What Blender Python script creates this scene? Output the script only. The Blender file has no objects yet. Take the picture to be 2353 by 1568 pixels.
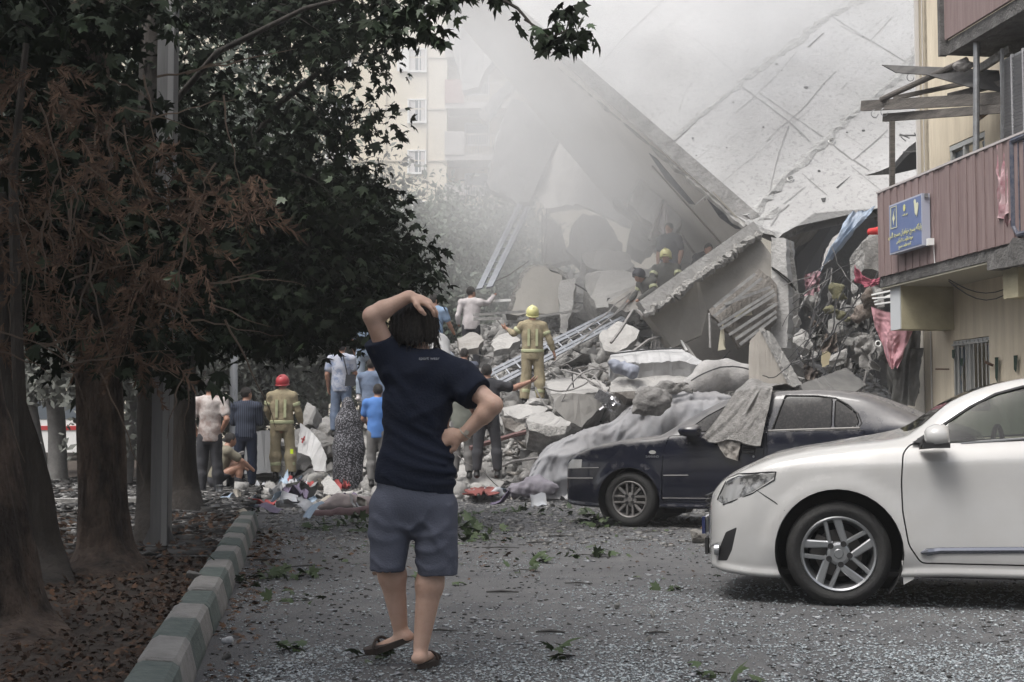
import bpy, bmesh, math, random
import numpy as np
from mathutils import Vector, Matrix, Euler
R = math.radians
SC = bpy.context.scene
COL = SC.collection
random.seed(7)
rng = np.random.default_rng(7)

# ------------------------------------------------------------------ camera, sky, sun, exposure
FPX, CX, CY, CH, HOR = 3200.0, 1176.5, 784.0, 1.16, 975.0
PITCH = math.atan((HOR - CY) / FPX)
cd = bpy.data.cameras.new('camera'); cam = bpy.data.objects.new('camera', cd); COL.objects.link(cam)
cd.sensor_width = 36; cd.lens = 36 * FPX / 2353.0; cd.clip_end = 600; cd.clip_start = 0.1
cam.location = (0, 0, CH); cam.rotation_euler = (R(90) + PITCH, 0, 0); SC.camera = cam
SUN_EL, SUN_AZ = 60, 227          # azimuth from +Y towards +X: behind the camera, to the left
W = bpy.data.worlds.new('World'); SC.world = W; W.use_nodes = True
nt = W.node_tree; nt.nodes.clear()
sky = nt.nodes.new('ShaderNodeTexSky'); sky.sky_type = 'NISHITA'; sky.sun_disc = False
sky.sun_elevation = R(SUN_EL); sky.sun_rotation = R(SUN_AZ); sky.dust_density = 6; sky.air_density = 1.0; sky.ozone_density = 1
hs = nt.nodes.new('ShaderNodeHueSaturation'); hs.inputs['Saturation'].default_value = 0.42
bgn = nt.nodes.new('ShaderNodeBackground'); bgn.inputs['Strength'].default_value = 0.12
wo = nt.nodes.new('ShaderNodeOutputWorld')
nt.links.new(sky.outputs[0], hs.inputs['Color']); nt.links.new(hs.outputs[0], bgn.inputs['Color']); nt.links.new(bgn.outputs[0], wo.inputs['Surface'])
sl = bpy.data.lights.new('sun', 'SUN'); sl.energy = 1.15; sl.angle = R(22); sl.color = (1, .985, .96)
so = bpy.data.objects.new('sun', sl); COL.objects.link(so)
sd = Vector((math.sin(R(SUN_AZ)) * math.cos(R(SUN_EL)), math.cos(R(SUN_AZ)) * math.cos(R(SUN_EL)), math.sin(R(SUN_EL))))
so.rotation_euler = sd.to_track_quat('Z', 'Y').to_euler(); so.location = (0, 0, 40)
SC.view_settings.view_transform = 'Standard'; SC.view_settings.look = 'None'; SC.view_settings.gamma = 1
SC.view_settings.exposure = 0.90
c = SC.cycles
c.use_denoising = True; c.max_bounces = 6; c.diffuse_bounces = 3; c.glossy_bounces = 3; c.transmission_bounces = 4
c.transparent_max_bounces = 12; c.volume_bounces = 4; c.caustics_reflective = False; c.caustics_refractive = False
c.sample_clamp_indirect = 4; c.volume_max_steps = 48; c.volume_step_rate = 2.0

# ------------------------------------------------------------------ helpers
_cp, _sp = math.cos(PITCH), math.sin(PITCH)
def ray(px, py):
    dx, dz = (px - CX) / FPX, (CY - py) / FPX
    return Vector((dx, _cp - dz * _sp, _sp + dz * _cp))
def P(px, py, Y):                       # the point seen at a place of the photograph, Y metres ahead
    d = ray(px, py); return Vector((0, 0, CH)) + d * (Y / d.y)
def G(px, py, z=0.0):                   # the point of the ground seen there
    d = ray(px, py); return Vector((0, 0, CH)) + d * ((z - CH) / d.z)
def onplane(px, py, a, n):
    d = ray(px, py); o = Vector((0, 0, CH)); return o + d * ((a - o).dot(n) / d.dot(n))

def _hash(ix, iy, iz, s):
    h = (ix * 374761393 + iy * 668265263 + iz * 2147483647 + s * 974634777) & 0xffffffff
    h = ((h ^ (h >> 13)) * 1274126177) & 0xffffffff
    return ((h ^ (h >> 16)) & 0xffff) / 65535.0
def vnoise(p, s=0):                     # value noise, -1..1
    p = np.asarray(p, float); i = np.floor(p).astype(np.int64); f = p - i; f = f * f * (3 - 2 * f)
    r = 0
    for a in (0, 1):
        for b in (0, 1):
            for c_ in (0, 1):
                w = (f[..., 0] if a else 1 - f[..., 0]) * (f[..., 1] if b else 1 - f[..., 1]) * (f[..., 2] if c_ else 1 - f[..., 2])
                r = r + w * _hash(i[..., 0] + a, i[..., 1] + b, i[..., 2] + c_, s)
    return r * 2 - 1
def fbm(p, o=3, s=0):
    p = np.asarray(p, float); r = 0; a = 1; t = 0
    for k in range(o):
        r = r + a * vnoise(p * 2 ** k, s + k); t += a; a *= .5
    return r / t

def tag(o, label=None, cat=None, group=None, kind=None):
    if label: o['label'] = label
    if cat: o['category'] = cat
    if group: o['group'] = group
    if kind: o['kind'] = kind
    return o
def empty(name, loc, rz=0, label=None, cat=None, group=None):
    o = bpy.data.objects.new(name, None); o.empty_display_size = .2; COL.objects.link(o); o.location = loc; o.rotation_euler = (0, 0, rz)
    return tag(o, label, cat, group)
def mobj(name, verts, faces, mat, parent=None, smooth=False, origin=None, mats=None, fm=None, local=False):
    """one mesh object. World coordinates, unless local; a top-level mesh gets its origin at its base."""
    v = np.asarray([tuple(q) for q in verts] if not isinstance(verts, np.ndarray) else verts, float)
    if parent is None:
        if origin is None: origin = ((v[:, 0].min() + v[:, 0].max()) / 2, (v[:, 1].min() + v[:, 1].max()) / 2, v[:, 2].min())
        off = np.array(origin)
    elif local: off = np.zeros(3)
    else:
        off = np.array(parent.location); q = parent
        while q.parent: q = q.parent; off = off + np.array(q.location)
    v = v - off
    me = bpy.data.meshes.new(name)
    if isinstance(faces, np.ndarray):
        k = faces.shape[1]; n = len(faces)
        me.vertices.add(len(v)); me.vertices.foreach_set('co', v.ravel().astype(np.float32))
        me.loops.add(n * k); me.loops.foreach_set('vertex_index', faces.ravel().astype(np.int32))
        me.polygons.add(n); me.polygons.foreach_set('loop_start', np.arange(0, n * k, k, dtype=np.int32))
        me.update(calc_edges=True)
    else:
        me.from_pydata([tuple(q) for q in v], [], [tuple(f) for f in faces])
    for m in (mats or [mat]): me.materials.append(m)
    if fm is not None: me.polygons.foreach_set('material_index', np.asarray(fm, np.int32))
    if smooth: me.polygons.foreach_set('use_smooth', np.ones(len(me.polygons), bool))
    me.update()
    o = bpy.data.objects.new(name, me); COL.objects.link(o)
    if parent is not None: o.parent = parent
    else: o.location = origin
    return o
def copy_tree(o, parent=None):
    kids = list(o.children)
    c_ = o.copy(); COL.objects.link(c_); c_.parent = parent
    for ch in kids: copy_tree(ch, c_)
    return c_

class MB:                                # collects simple shapes into one mesh
    def __init__(s): s.v = []; s.f = []; s.m = []
    def add(s, vs, fs, m=0):
        n = len(s.v); s.v += [Vector(q) for q in vs]; s.f += [tuple(i + n for i in f) for f in fs]; s.m += [m] * len(fs); return s
    def box(s, c, d, rot=None, m=0):
        vs = [Vector((x * d[0] / 2, y * d[1] / 2, z * d[2] / 2)) for z in (-1, 1) for y in (-1, 1) for x in (-1, 1)]
        if rot is not None:
            mt = rot if isinstance(rot, Matrix) else Euler(rot).to_matrix(); vs = [mt @ q for q in vs]
        return s.add([q + Vector(c) for q in vs], [(0, 2, 3, 1), (4, 5, 7, 6), (0, 1, 5, 4), (2, 6, 7, 3), (0, 4, 6, 2), (1, 3, 7, 5)], m)
    def bar(s, a, b, w, h=None, up=(0, 0, 1), m=0):      # box from a to b
        a, b = Vector(a), Vector(b); h = h or w; x = (b - a); L = x.length
        if L < 1e-6: return s
        x.normalize(); u = Vector(up)
        if abs(x.dot(u)) > .98: u = Vector((1, 0, 0))
        y = u.cross(x).normalized(); z = x.cross(y)
        mt = Matrix((x, y, z)).transposed()
        return s.box((a + b) / 2, (L, w, h), mt, m)
    def tube(s, pts, r, n=6, m=0, caps=True):
        pts = [Vector(q) for q in pts]; k = len(pts)
        rs = r if isinstance(r, (list, tuple)) else [r] * k
        base = len(s.v); prev = None
        for i, q in enumerate(pts):
            t = (pts[min(i + 1, k - 1)] - pts[max(i - 1, 0)])
            if t.length < 1e-9: t = Vector((0, 0, 1))
            t.normalize()
            if prev is None:
                u = t.orthogonal().normalized()
            else:
                u = (prev - t * prev.dot(t)); u = u.normalized() if u.length > 1e-6 else t.orthogonal().normalized()
            prev = u; w = t.cross(u)
            for j in range(n):
                a = 2 * math.pi * j / n; s.v.append(q + (u * math.cos(a) + w * math.sin(a)) * rs[i])
        for i in range(k - 1):
            for j in range(n):
                s.f.append((base + i * n + j, base + i * n + (j + 1) % n, base + (i + 1) * n + (j + 1) % n, base + (i + 1) * n + j)); s.m.append(m)
        if caps:
            s.f.append(tuple(base + j for j in range(n - 1, -1, -1))); s.m.append(m)
            s.f.append(tuple(base + (k - 1) * n + j for j in range(n))); s.m.append(m)
        return s
    def lathe(s, prof, n=24, axis='z', c=(0, 0, 0), m=0, close=True):   # prof: (r, h)
        base = len(s.v); c = Vector(c)
        for (r, h) in prof:
            for j in range(n):
                a = 2 * math.pi * j / n; q = (r * math.cos(a), r * math.sin(a), h)
                if axis == 'y': q = (q[0], q[2], q[1])
                if axis == 'x': q = (q[2], q[0], q[1])
                s.v.append(c + Vector(q))
        for i in range(len(prof) - 1):
            for j in range(n):
                s.f.append((base + i * n + j, base + i * n + (j + 1) % n, base + (i + 1) * n + (j + 1) % n, base + (i + 1) * n + j)); s.m.append(m)
        return s
    def prism(s, pts, ext, m=0):         # planar outline pushed by the vector ext
        n = len(pts); pts = [Vector(q) for q in pts]; ext = Vector(ext)
        return s.add(pts + [q + ext for q in pts], [tuple(range(n - 1, -1, -1)), tuple(range(n, 2 * n))] +
                     [(i, (i + 1) % n, n + (i + 1) % n, n + i) for i in range(n)], m)
    def build(s, name, mat, parent=None, smooth=False, **k):
        mats = mat if isinstance(mat, list) else None
        o = mobj(name, s.v, s.f, mat, parent, smooth, mats=mats, fm=s.m if mats else None, **k)
        return o

# ------------------------------------------------------------------ materials
_M = {}
def mat(name, col, rough=.8, col2=None, scale=5, bump=0, bscale=None, metal=0, spec=.5, detail=5, dust=0, dustcol=(.34, .33, .31), contrast=(.35, .65), coat=0, stretch=None, alpha=None, trans=0, sheen=0, sss=0):
    if name in _M: return _M[name]
    m = bpy.data.materials.new(name); m.use_nodes = True; _M[name] = m
    n, l = m.node_tree.nodes, m.node_tree.links
    b = n['Principled BSDF']
    b.inputs['Roughness'].default_value = rough; b.inputs['Metallic'].default_value = metal
    b.inputs['Specular IOR Level'].default_value = spec
    if coat: b.inputs['Coat Weight'].default_value = coat; b.inputs['Coat Roughness'].default_value = .06
    if trans: b.inputs['Transmission Weight'].default_value = trans
    if sheen: b.inputs['Sheen Weight'].default_value = sheen
    if sss: b.inputs['Subsurface Weight'].default_value = sss; b.inputs['Subsurface Radius'].default_value = (.02, .008, .004)
    b.inputs['Base Color'].default_value = (*col, 1)
    tc = n.new('ShaderNodeTexCoord'); src = tc.outputs['Object']
    if stretch:
        mp = n.new('ShaderNodeMapping'); mp.inputs['Scale'].default_value = stretch; l.new(src, mp.inputs[0]); src = mp.outputs[0]
    last = None
    if col2:
        t = n.new('ShaderNodeTexNoise'); t.inputs['Scale'].default_value = scale; t.inputs['Detail'].default_value = detail; t.inputs['Roughness'].default_value = .65
        l.new(src, t.inputs[0])
        r = n.new('ShaderNodeValToRGB'); r.color_ramp.elements[0].position, r.color_ramp.elements[1].position = contrast
        r.color_ramp.elements[0].color = (*col, 1); r.color_ramp.elements[1].color = (*col2, 1)
        l.new(t.outputs[0], r.inputs[0]); last = r.outputs[0]
    if dust:
        g = n.new('ShaderNodeNewGeometry'); sx = n.new('ShaderNodeSeparateXYZ'); l.new(g.outputs['Normal'], sx.inputs[0])
        t2 = n.new('ShaderNodeTexNoise'); t2.inputs['Scale'].default_value = 9; t2.inputs['Detail'].default_value = 6; l.new(tc.outputs['Object'], t2.inputs[0])
        a = n.new('ShaderNodeMath'); a.operation = 'MULTIPLY_ADD'; l.new(sx.outputs['Z'], a.inputs[0]); a.inputs[1].default_value = 1.3; a.inputs[2].default_value = -.75
        a2 = n.new('ShaderNodeMath'); a2.operation = 'ADD'; l.new(a.outputs[0], a2.inputs[0]); l.new(t2.outputs[0], a2.inputs[1])
        a3 = n.new('ShaderNodeMath'); a3.operation = 'MULTIPLY'; a3.use_clamp = True; l.new(a2.outputs[0], a3.inputs[0]); a3.inputs[1].default_value = dust
        mx = n.new('ShaderNodeMix'); mx.data_type = 'RGBA'; l.new(a3.outputs[0], mx.inputs[0])
        if last: l.new(last, mx.inputs[6])
        else: mx.inputs[6].default_value = (*col, 1)
        mx.inputs[7].default_value = (*dustcol, 1); last = mx.outputs[2]
        if rough < .5:
            rr = n.new('ShaderNodeMath'); rr.operation = 'MULTIPLY_ADD'; rr.use_clamp = True; l.new(a3.outputs[0], rr.inputs[0]); rr.inputs[1].default_value = .8; rr.inputs[2].default_value = rough
            l.new(rr.outputs[0], b.inputs['Roughness'])
    if last: l.new(last, b.inputs['Base Color'])
    if bump:
        t3 = n.new('ShaderNodeTexNoise'); t3.inputs['Scale'].default_value = bscale or scale * 3; t3.inputs['Detail'].default_value = 6; t3.inputs['Roughness'].default_value = .6; l.new(src, t3.inputs[0])
        bp = n.new('ShaderNodeBump'); bp.inputs['Strength'].default_value = min(1, bump); bp.inputs['Distance'].default_value = .03 if bump <= 1 else .03 * bump
        l.new(t3.outputs[0], bp.inputs['Height']); l.new(bp.outputs[0], b.inputs['Normal'])
    return m
# ------------------------------------------------------------------ ground, verge, mound
def ground_mat():
    m = mat('asphalt', (.075, .076, .080), .85, (.13, .13, .13), 2.2, .6, 60, contrast=(.3, .75))
    n, l = m.node_tree.nodes, m.node_tree.links; b = n['Principled BSDF']
    tc = n.new('ShaderNodeTexCoord'); vo = n.new('ShaderNodeTexVoronoi'); vo.inputs['Scale'].default_value = 34; l.new(tc.outputs['Object'], vo.inputs[0])
    rp = n.new('ShaderNodeValToRGB'); rp.color_ramp.elements[0].position = .1; rp.color_ramp.elements[1].position = .2
    rp.color_ramp.elements[0].color = (1, 1, 1, 1); rp.color_ramp.elements[1].color = (0, 0, 0, 1); l.new(vo.outputs['Distance'], rp.inputs[0])
    ns = n.new('ShaderNodeTexNoise'); ns.inputs['Scale'].default_value = .9; ns.inputs['Detail'].default_value = 4; l.new(tc.outputs['Object'], ns.inputs[0])
    r2 = n.new('ShaderNodeValToRGB'); r2.color_ramp.elements[0].position = .40; r2.color_ramp.elements[1].position = .58; l.new(ns.outputs[0], r2.inputs[0])
    mu = n.new('ShaderNodeMath'); mu.operation = 'MULTIPLY'; l.new(rp.outputs[0], mu.inputs[0]); l.new(r2.outputs[0], mu.inputs[1])
    mx = n.new('ShaderNodeMix'); mx.data_type = 'RGBA'; l.new(mu.outputs[0], mx.inputs[0]); l.new(b.inputs['Base Color'].links[0].from_socket, mx.inputs[6]); mx.inputs[7].default_value = (.25, .27, .28, 1)
    l.new(mx.outputs[2], b.inputs['Base Color'])
    return m
g = mobj('ground', [(-300, -60, 0), (300, -60, 0), (300, 400, 0), (-300, 400, 0)], [(0, 1, 2, 3)], ground_mat(), origin=(0, 0, 0)); tag(g, kind='structure')
KX = lambda y: -1.42 - .15 * (y - 6.26)                    # road-side foot of the kerb
m_soil = mat('soil', (.040, .030, .023), .95, (.075, .058, .045), 3.5, 1, 30)
def grid(x0, x1, y0, y1, nx, ny, zf):
    X, Y = np.meshgrid(np.linspace(x0, x1, nx), np.linspace(y0, y1, ny)); X2, Y2, Z = zf(X, Y)
    v = np.stack([X2.ravel(), Y2.ravel(), Z.ravel()], 1)
    i = np.arange(nx * ny).reshape(ny, nx); f = np.stack([i[:-1, :-1].ravel(), i[:-1, 1:].ravel(), i[1:, 1:].ravel(), i[1:, :-1].ravel()], 1)
    return v, f
def soilz(X, Y):
    e = KX(Y) - .2
    X2 = e - (1 - X) * 30 * np.maximum((1 - X), .02)       # X runs 0..1 towards the kerb
    z = .11 + .05 * fbm(np.stack([X2 * .8, Y * .8, X2 * 0], -1), 3, 3) + .012 * vnoise(np.stack([X2 * 9, Y * 9, X2 * 0], -1), 5)
    return X2, Y, z
v, f = grid(0, 1, 3, 60, 160, 420, soilz)
tag(mobj('dirt_verge', v, f, m_soil, smooth=True, origin=(0, 0, 0)), kind='structure')

def mound_h(X, Y):
    X = np.asarray(X, float); Y = np.asarray(Y, float)
    front = 22.3 + .25 * np.abs(X - 1) + np.where(X > 3.2, -.4, 0)
    a = np.clip((Y - front) / 8.5, 0, 1.6)
    side = np.clip((X + 5.8) / 4.5, 0, 1) * np.clip((11 - X) / 5, 0, 1)
    peak = np.where(X < 2.3, np.exp(-((X - 2.3) / 4.6) ** 2), 1) * .85 + .15
    h = 4.3 * np.minimum(a, 1.05) ** 1.0 * side * peak
    return h
def moundz(X, Y):
    h = mound_h(X, Y); p = np.stack([X, Y, X * 0], -1)
    z = h + (.35 * fbm(p * .9, 4, 11) + .16 * np.abs(vnoise(p * 3.2, 12)) + .05 * vnoise(p * 9, 15)) * np.clip(h / 1.0, 0, 1) - .06 * (h < .02)
    return X, Y, z
v, f = grid(-7, 12, 21.5, 40, 300, 300, moundz)
m_mound = mat('dusty_rubble', (.15, .147, .143), .95, (.30, .295, .285), 2.6, 1, 16, detail=8)
tag(mobj('rubble_mound', v, f, m_mound, origin=(0, 0, 0)), 'grey heap of crushed concrete and dust under the fallen slab', kind='stuff')

# kerb stones, painted in turn green and pale grey
m_kg = mat('kerb_green', (.075, .098, .090), .75, (.125, .150, .138), 9, .5, 30); m_kw = mat('kerb_white', (.27, .262, .25), .8, (.15, .146, .138), 7, .5, 30, contrast=(.4, .8))
ks = None; L = .62
for i in range(18):
    y0 = 4.69 + i * L + .006; y1 = y0 + L - .012 + random.uniform(-.004, .004)
    dx = random.uniform(-.008, .008); dz = random.uniform(-.01, .01); bv = .012
    prof = [(0, -.05), (0, .03), (-.03, .15), (-.05, .175), (-.18, .18), (-.21, .165), (-.22, -.05)]
    vs = []
    for (yy, k) in ((y0, bv), (y0 + bv, 0), (y1 - bv, 0), (y1, bv)):
        for (a, z) in prof:
            jit = random.uniform(-.004, .004)
            vs.append((KX(yy) + a + dx + (k if a < -.1 else -k) + jit, yy, z + dz - (k if z > .1 else 0) + jit))
    n = len(prof); fs = [tuple(range(n - 1, -1, -1)), tuple(range(3 * n, 4 * n))]
    for r_ in range(3): fs += [(r_ * n + j, r_ * n + (j + 1) % n, (r_ + 1) * n + (j + 1) % n, (r_ + 1) * n + j) for j in range(n)]
    gr = i % 2 == 1
    o = mobj('kerb_stone', vs, fs, m_kg if gr else m_kw)
    tag(o, ('worn dark green kerb stone in the painted row' if gr else 'worn off-white kerb stone in the painted row'), 'kerb stone', 'green kerb stones of the painted kerb' if gr else 'off-white kerb stones of the painted kerb')

# ------------------------------------------------------------------ far apartment building
m_cream = mat('cream_render', (.70, .64, .52), .9, (.62, .56, .45), .5, .2, 6)
m_grey = mat('grey_panel', (.42, .40, .38), .8); m_red = mat('dull_red_panel', (.30, .17, .15), .8, (.36, .22, .2), 3)
m_gl = mat('window_glass', (.10, .12, .14), .15, spec=.8); m_wh = mat('white_frame', (.75, .75, .73), .5); m_dark = mat('dark_inside', (.02, .02, .02), .9)
m_curt = mat('white_curtain', (.62, .60, .58), .9, (.5, .48, .47), 6, stretch=(8, 8, .5))
FB = empty('apartment_building', P(1025, 800, 75) * 1, 0, 'tall cream apartment block with stacked balconies fading in the smoke', 'building'); FB.location.z = 0
YB = 75; X0 = P(1026, 500, YB).x
mb = MB(); mb.box((X0 - 12, YB + 7, 17), (24, 14, 34)); mb.box((X0 + 1.5 + 8, YB + 9.2, 17), (19, 14, 34))
mb.build('wall', m_cream, FB)
tr = MB()
for k in range(11): tr.box((X0 - 12, YB - .03, 1.2 + k * 2.85), (24.0, .06, .09))
for xx in (-1.1, -3.3): tr.box((X0 + xx, YB - .03, 17), (.06, .06, 34))
tr.build('trim', mat('cream_trim', (.55, .5, .42), .9), FB)
def fwin(xc, zc, w, h, shut=0):
    fr = MB(); fr.box((xc, YB - .06, zc + h / 2), (w + .1, .1, .08)); fr.box((xc, YB - .06, zc - h / 2), (w + .1, .14, .1))
    for s_ in (-1, 1): fr.box((xc + s_ * w / 2, YB - .06, zc), (.08, .1, h))
    fr.box((xc + .1, YB - .06, zc), (.06, .1, h)); f_ = fr.build('window', m_wh, FB)
    MB().box((xc, YB - .01, zc), (w, .04, h)).build('pane', m_gl, f_)
    cu = MB(); cu.box((xc - w * .28, YB - .045, zc), (w * .36, .02, h * .92)); cu.box((xc + w * .33, YB - .045, zc), (w * .22, .02, h * .92)); cu.build('curtain', m_curt, f_)
    if shut: MB().box((xc - w / 2 - .32, YB - .12, zc), (.6, .05, h), (0, 0, .1)).build('shutter', m_wh, f_)
for k in range(9):
    z = 1.2 + (975 - 489) / 42.7 - 2.8 * 3 + k * 2.8
    fwin(X0 - 1.62, z, .95, 1.25, k == 3 or k == 6); fwin(X0 - 5.9, z, 1.3, 1.3); fwin(X0 - 10.5, z, 1.3, 1.3)
for k in range(9):                                         # balconies on the recessed side
    z = .2 + 2.85 * k + 1.2
    b = MB(); b.box((X0 + 1.9, YB + 1.0, z), (4.0, 2.2, .35)); bo = b.build('balcony', m_grey, FB)
    MB().box((X0 + .42, YB - .13, z + .75), (1.05, .06, 1.3)).build('side_panel', m_grey if k % 3 else m_red, bo)
    rl = MB(); rl.box((X0 + 2.3, YB - .1, z + 1.25), (2.8, .06, .07))
    for j in range(19): rl.box((X0 + .98 + j * .15, YB - .1, z + .7), (.045, .04, 1.1))
    rl.build('railing', m_grey, bo)
    w = MB(); w.box((X0 + 1.6, YB + 2.15, z + 1.7), (1.4, .08, 1.3)); wo_ = w.build('window', m_wh, FB); MB().box((X0 + 1.6, YB + 2.1, z + 1.7), (1.2, .05, 1.1)).build('pane', m_gl, wo_)

# ------------------------------------------------------------------ right-hand building beside the street
U = Vector((-.1364, 1, 0)).normalized(); V = Vector((1, .1364, 0)).normalized()
def bp(Y, d=0, z=0):                                       # on the balcony face line at depth Y, d metres into the building
    return Vector((4.76 - .1364 * (Y - 18), Y, z)) + V * d
m_bw = mat('cream_wall', (.70, .62, .48), .9, (.52, .45, .34), 2.4, .35, 14, stretch=(3, 3, .35), contrast=(.35, .8))
m_bw2 = mat('pale_plaster', (.55, .51, .44), .9, (.42, .39, .33), 2, .5, 14)
m_rp = mat('maroon_panel', (.185, .130, .125), .75, (.25, .187, .178), 3.5, .3, 20, stretch=(6, 6, .35))
m_conc = mat('dark_concrete', (.07, .068, .065), .95, (.15, .145, .14), 6, 1, 30)
m_conc2 = mat('raw_concrete', (.24, .235, .225), .95, (.34, .335, .32), 3, .8, 24)
m_olive = mat('olive_plaster', (.42, .38, .26), .85, (.34, .31, .21), 3, .2, 20)
m_wood = mat('weathered_wood', (.075, .068, .062), .85, (.15, .135, .12), 3, .6, 20, stretch=(1, 1, 6)); m_steel = mat('grey_steel', (.30, .31, .32), .45, (.2, .2, .2), 8, metal=.6)
RB = empty('street_building', bp(18, .8, 0), 0, 'cream street building with maroon clad balcony and barred window beside the white car', 'building')
def wallseg(mb, Ya, Yb, d, z0, z1, th=.25, m=0):
    a, b = bp(Ya, d, z0), bp(Yb, d, z0); mb.prism([a, b, b + Vector((0, 0, z1 - z0)), a + Vector((0, 0, z1 - z0))], V * th, m)
wl = MB()
W0, W1 = 16.62, 17.58                                      # barred window, and the one above the balcony
for (Ya, Yb, z0, z1) in ((6, W0, 0, 9), (W0, W1, 0, 1.32), (W0, W1, 2.22, 3.35), (W0, W1, 4.72, 9), (W1, 18.42, 0, 9)):
    wallseg(wl, Ya, Yb, .8, z0, z1)
a, b = bp(18.42, .8, 0), bp(18.42, 9, 0); wl.prism([a, b, b + Vector((0, 0, 9)), a + Vector((0, 0, 9))], -U * .25)
wl.build('wall', m_bw, RB)
w2 = MB(); wallseg(w2, 18.45, 18.98, .8, 0, 2.62, .3); w2.build('end_pier', m_bw2, RB)
MB().bar(bp(18.44, .775, 4.4), bp(18.44, .775, 9), .05).bar(bp(18.3, .79, 2.7), bp(18.3, .79, 9), .012).bar(bp(18.2, .79, 0), bp(18.2, .79, 2.5), .015).build('corner_trim', mat('pale_trim', (.55, .53, .5), .8), RB)
# balcony: slab, clad parapet, underside beams
bs = MB(); a, b = bp(18.0, .02, 2.93), bp(8.5, .02, 2.93)
bs.prism([a, b, b + V * .9, a + V * .9], (0, 0, .17)); bs.build('balcony_slab', m_conc, RB)
cl = MB(); y = 18.0; k = 0
while y > 8.4:                                             # folded cladding sheets
    y2 = y - .105
    zt = 4.15; a, b = bp(y, 0, 3.06), bp(y2, 0, 3.06); o_ = -V * (.012 if k % 2 else 0)
    if k % 9 == 8: o_ = -V * -.006
    cl.prism([a + o_, b + o_, b + o_ + Vector((0, 0, zt - 3.06)), a + o_ + Vector((0, 0, zt - 3.06))], V * .03)
    if abs(y - 14.0) < .06: break
    y = y2; k += 1
pc = cl.build('parapet_cladding', m_rp, RB)
MB().bar(bp(18, .01, 4.165), bp(13.95, .01, 4.165), .06, .025).build('coping', mat('pale_edge', (.45, .42, .41), .7), RB)
eb = MB()
for (Y_, dd) in ((17.85, .0), (14.9, -.02)):
    c0 = bp(Y_, .1, 2.36 if Y_ > 17 else 2.5); c1 = bp(Y_, 6, 2.36 if Y_ > 17 else 2.5)
    h = .56 if Y_ > 17 else .42
    eb.prism([c0, c1, c1 + Vector((0, 0, h)), c0 + Vector((0, 0, h))], -U * .32)
eb.build('balcony_beam', m_olive, RB)
MB().prism([bp(17.84, .085, 2.36), bp(17.84, .099, 2.36), bp(17.84, .099, 2.92), bp(17.84, .085, 2.92)], -U * .3).build('beam_end', mat('bluish_paint', (.5, .52, .53), .7), RB)
MB().prism([bp(18.0, .03, 2.905), bp(8.5, .03, 2.905), bp(8.5, 6, 2.905), bp(18.0, 6, 2.905)], (0, 0, .02)).build('soffit', mat('soffit_paint', (.36, .34, .27), .9), RB)
# upper balcony
ub = MB(); a, b = bp(16.0, 0, 5.62), bp(8.5, 0, 5.62); ub.prism([a, b, b + Vector((0, 0, 1.3)), a + Vector((0, 0, 1.3))], V * .04); ub.build('upper_parapet', m_rp, RB)
u2 = MB(); a, b = bp(16.0, .03, 5.45), bp(8.5, .03, 5.45); u2.prism([a, b, b + V * 1, a + V * 1], (0, 0, .16)); u2.bar(bp(16.02, 0, 5.45), bp(16.02, 0, 7.0), .09); u2.build('upper_slab', m_conc, RB)
# barred window
def rwin(z0, z1, bars, name='window'):
    fr = MB(); w_ = .05
    for z in (z0, z1): fr.bar(bp(W0, .84, z), bp(W1, .84, z), .07, .06)
    for Y_ in (W0 + .02, W1 - .02, (W0 + W1) / 2 + .1): fr.bar(bp(Y_, .84, z0), bp(Y_, .84, z1), .06, .06)
    fo = fr.build(name, mat('grey_frame', (.42, .43, .42), .6), RB)
    pz = MB(); a, b = bp(W0, 1.3, z0 - .1), bp(W1, 1.3, z0 - .1); pz.prism([a, b, b + Vector((0, 0, z1 - z0 + .2)), a + Vector((0, 0, z1 - z0 + .2))], V * .02)
    pz.build('dark_room', m_dark, fo)
    sh = MB()                                               # broken pane still in the frame
    for (ya, yb, yc, za, zb, zc) in ((W1 - .05, W1 - .3, W1 - .05, z1 - .05, z1 - .05, z1 - .45), (W0 + .05, W0 + .2, W0 + .05, z1 - .05, z1 - .05, z0 + .3), (W1 - .06, W1 - .22, W1 - .06, z0 + .05, z0 + .05, z0 + .4)):
        a, b, c_ = bp(ya, .86, za), bp(yb, .86, zb), bp(yc, .86, zc); sh.prism([a, b, c_], V * .006)
    sh.build('broken_pane', m_gl, fo)
    if bars:
        bb = MB()
        for j in range(9):
            Y_ = W0 + .06 + j * .105; bb.tube([bp(Y_, .79, z0 - .02), bp(Y_, .79, z1 + .02)], .008)
        for z in (z0 + .02, z1 - .02): bb.bar(bp(W0, .79, z), bp(W1, .79, z), .02)
        bb.build('window_bars', mat('pale_bars', (.42, .42, .4), .6), fo)
    return fo
rwin(1.36, 2.18, True); rwin(3.9, 4.68, False)
hk = MB()
hk.bar(bp(17.66, .78, 1.86), bp(17.66, .6, 1.86), .02); hk.bar(bp(16.5, .78, 1.86), bp(16.5, .68, 1.9), .03); hk.build('hook', mat('rusty_iron', (.10, .055, .035), .8), RB)
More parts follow.
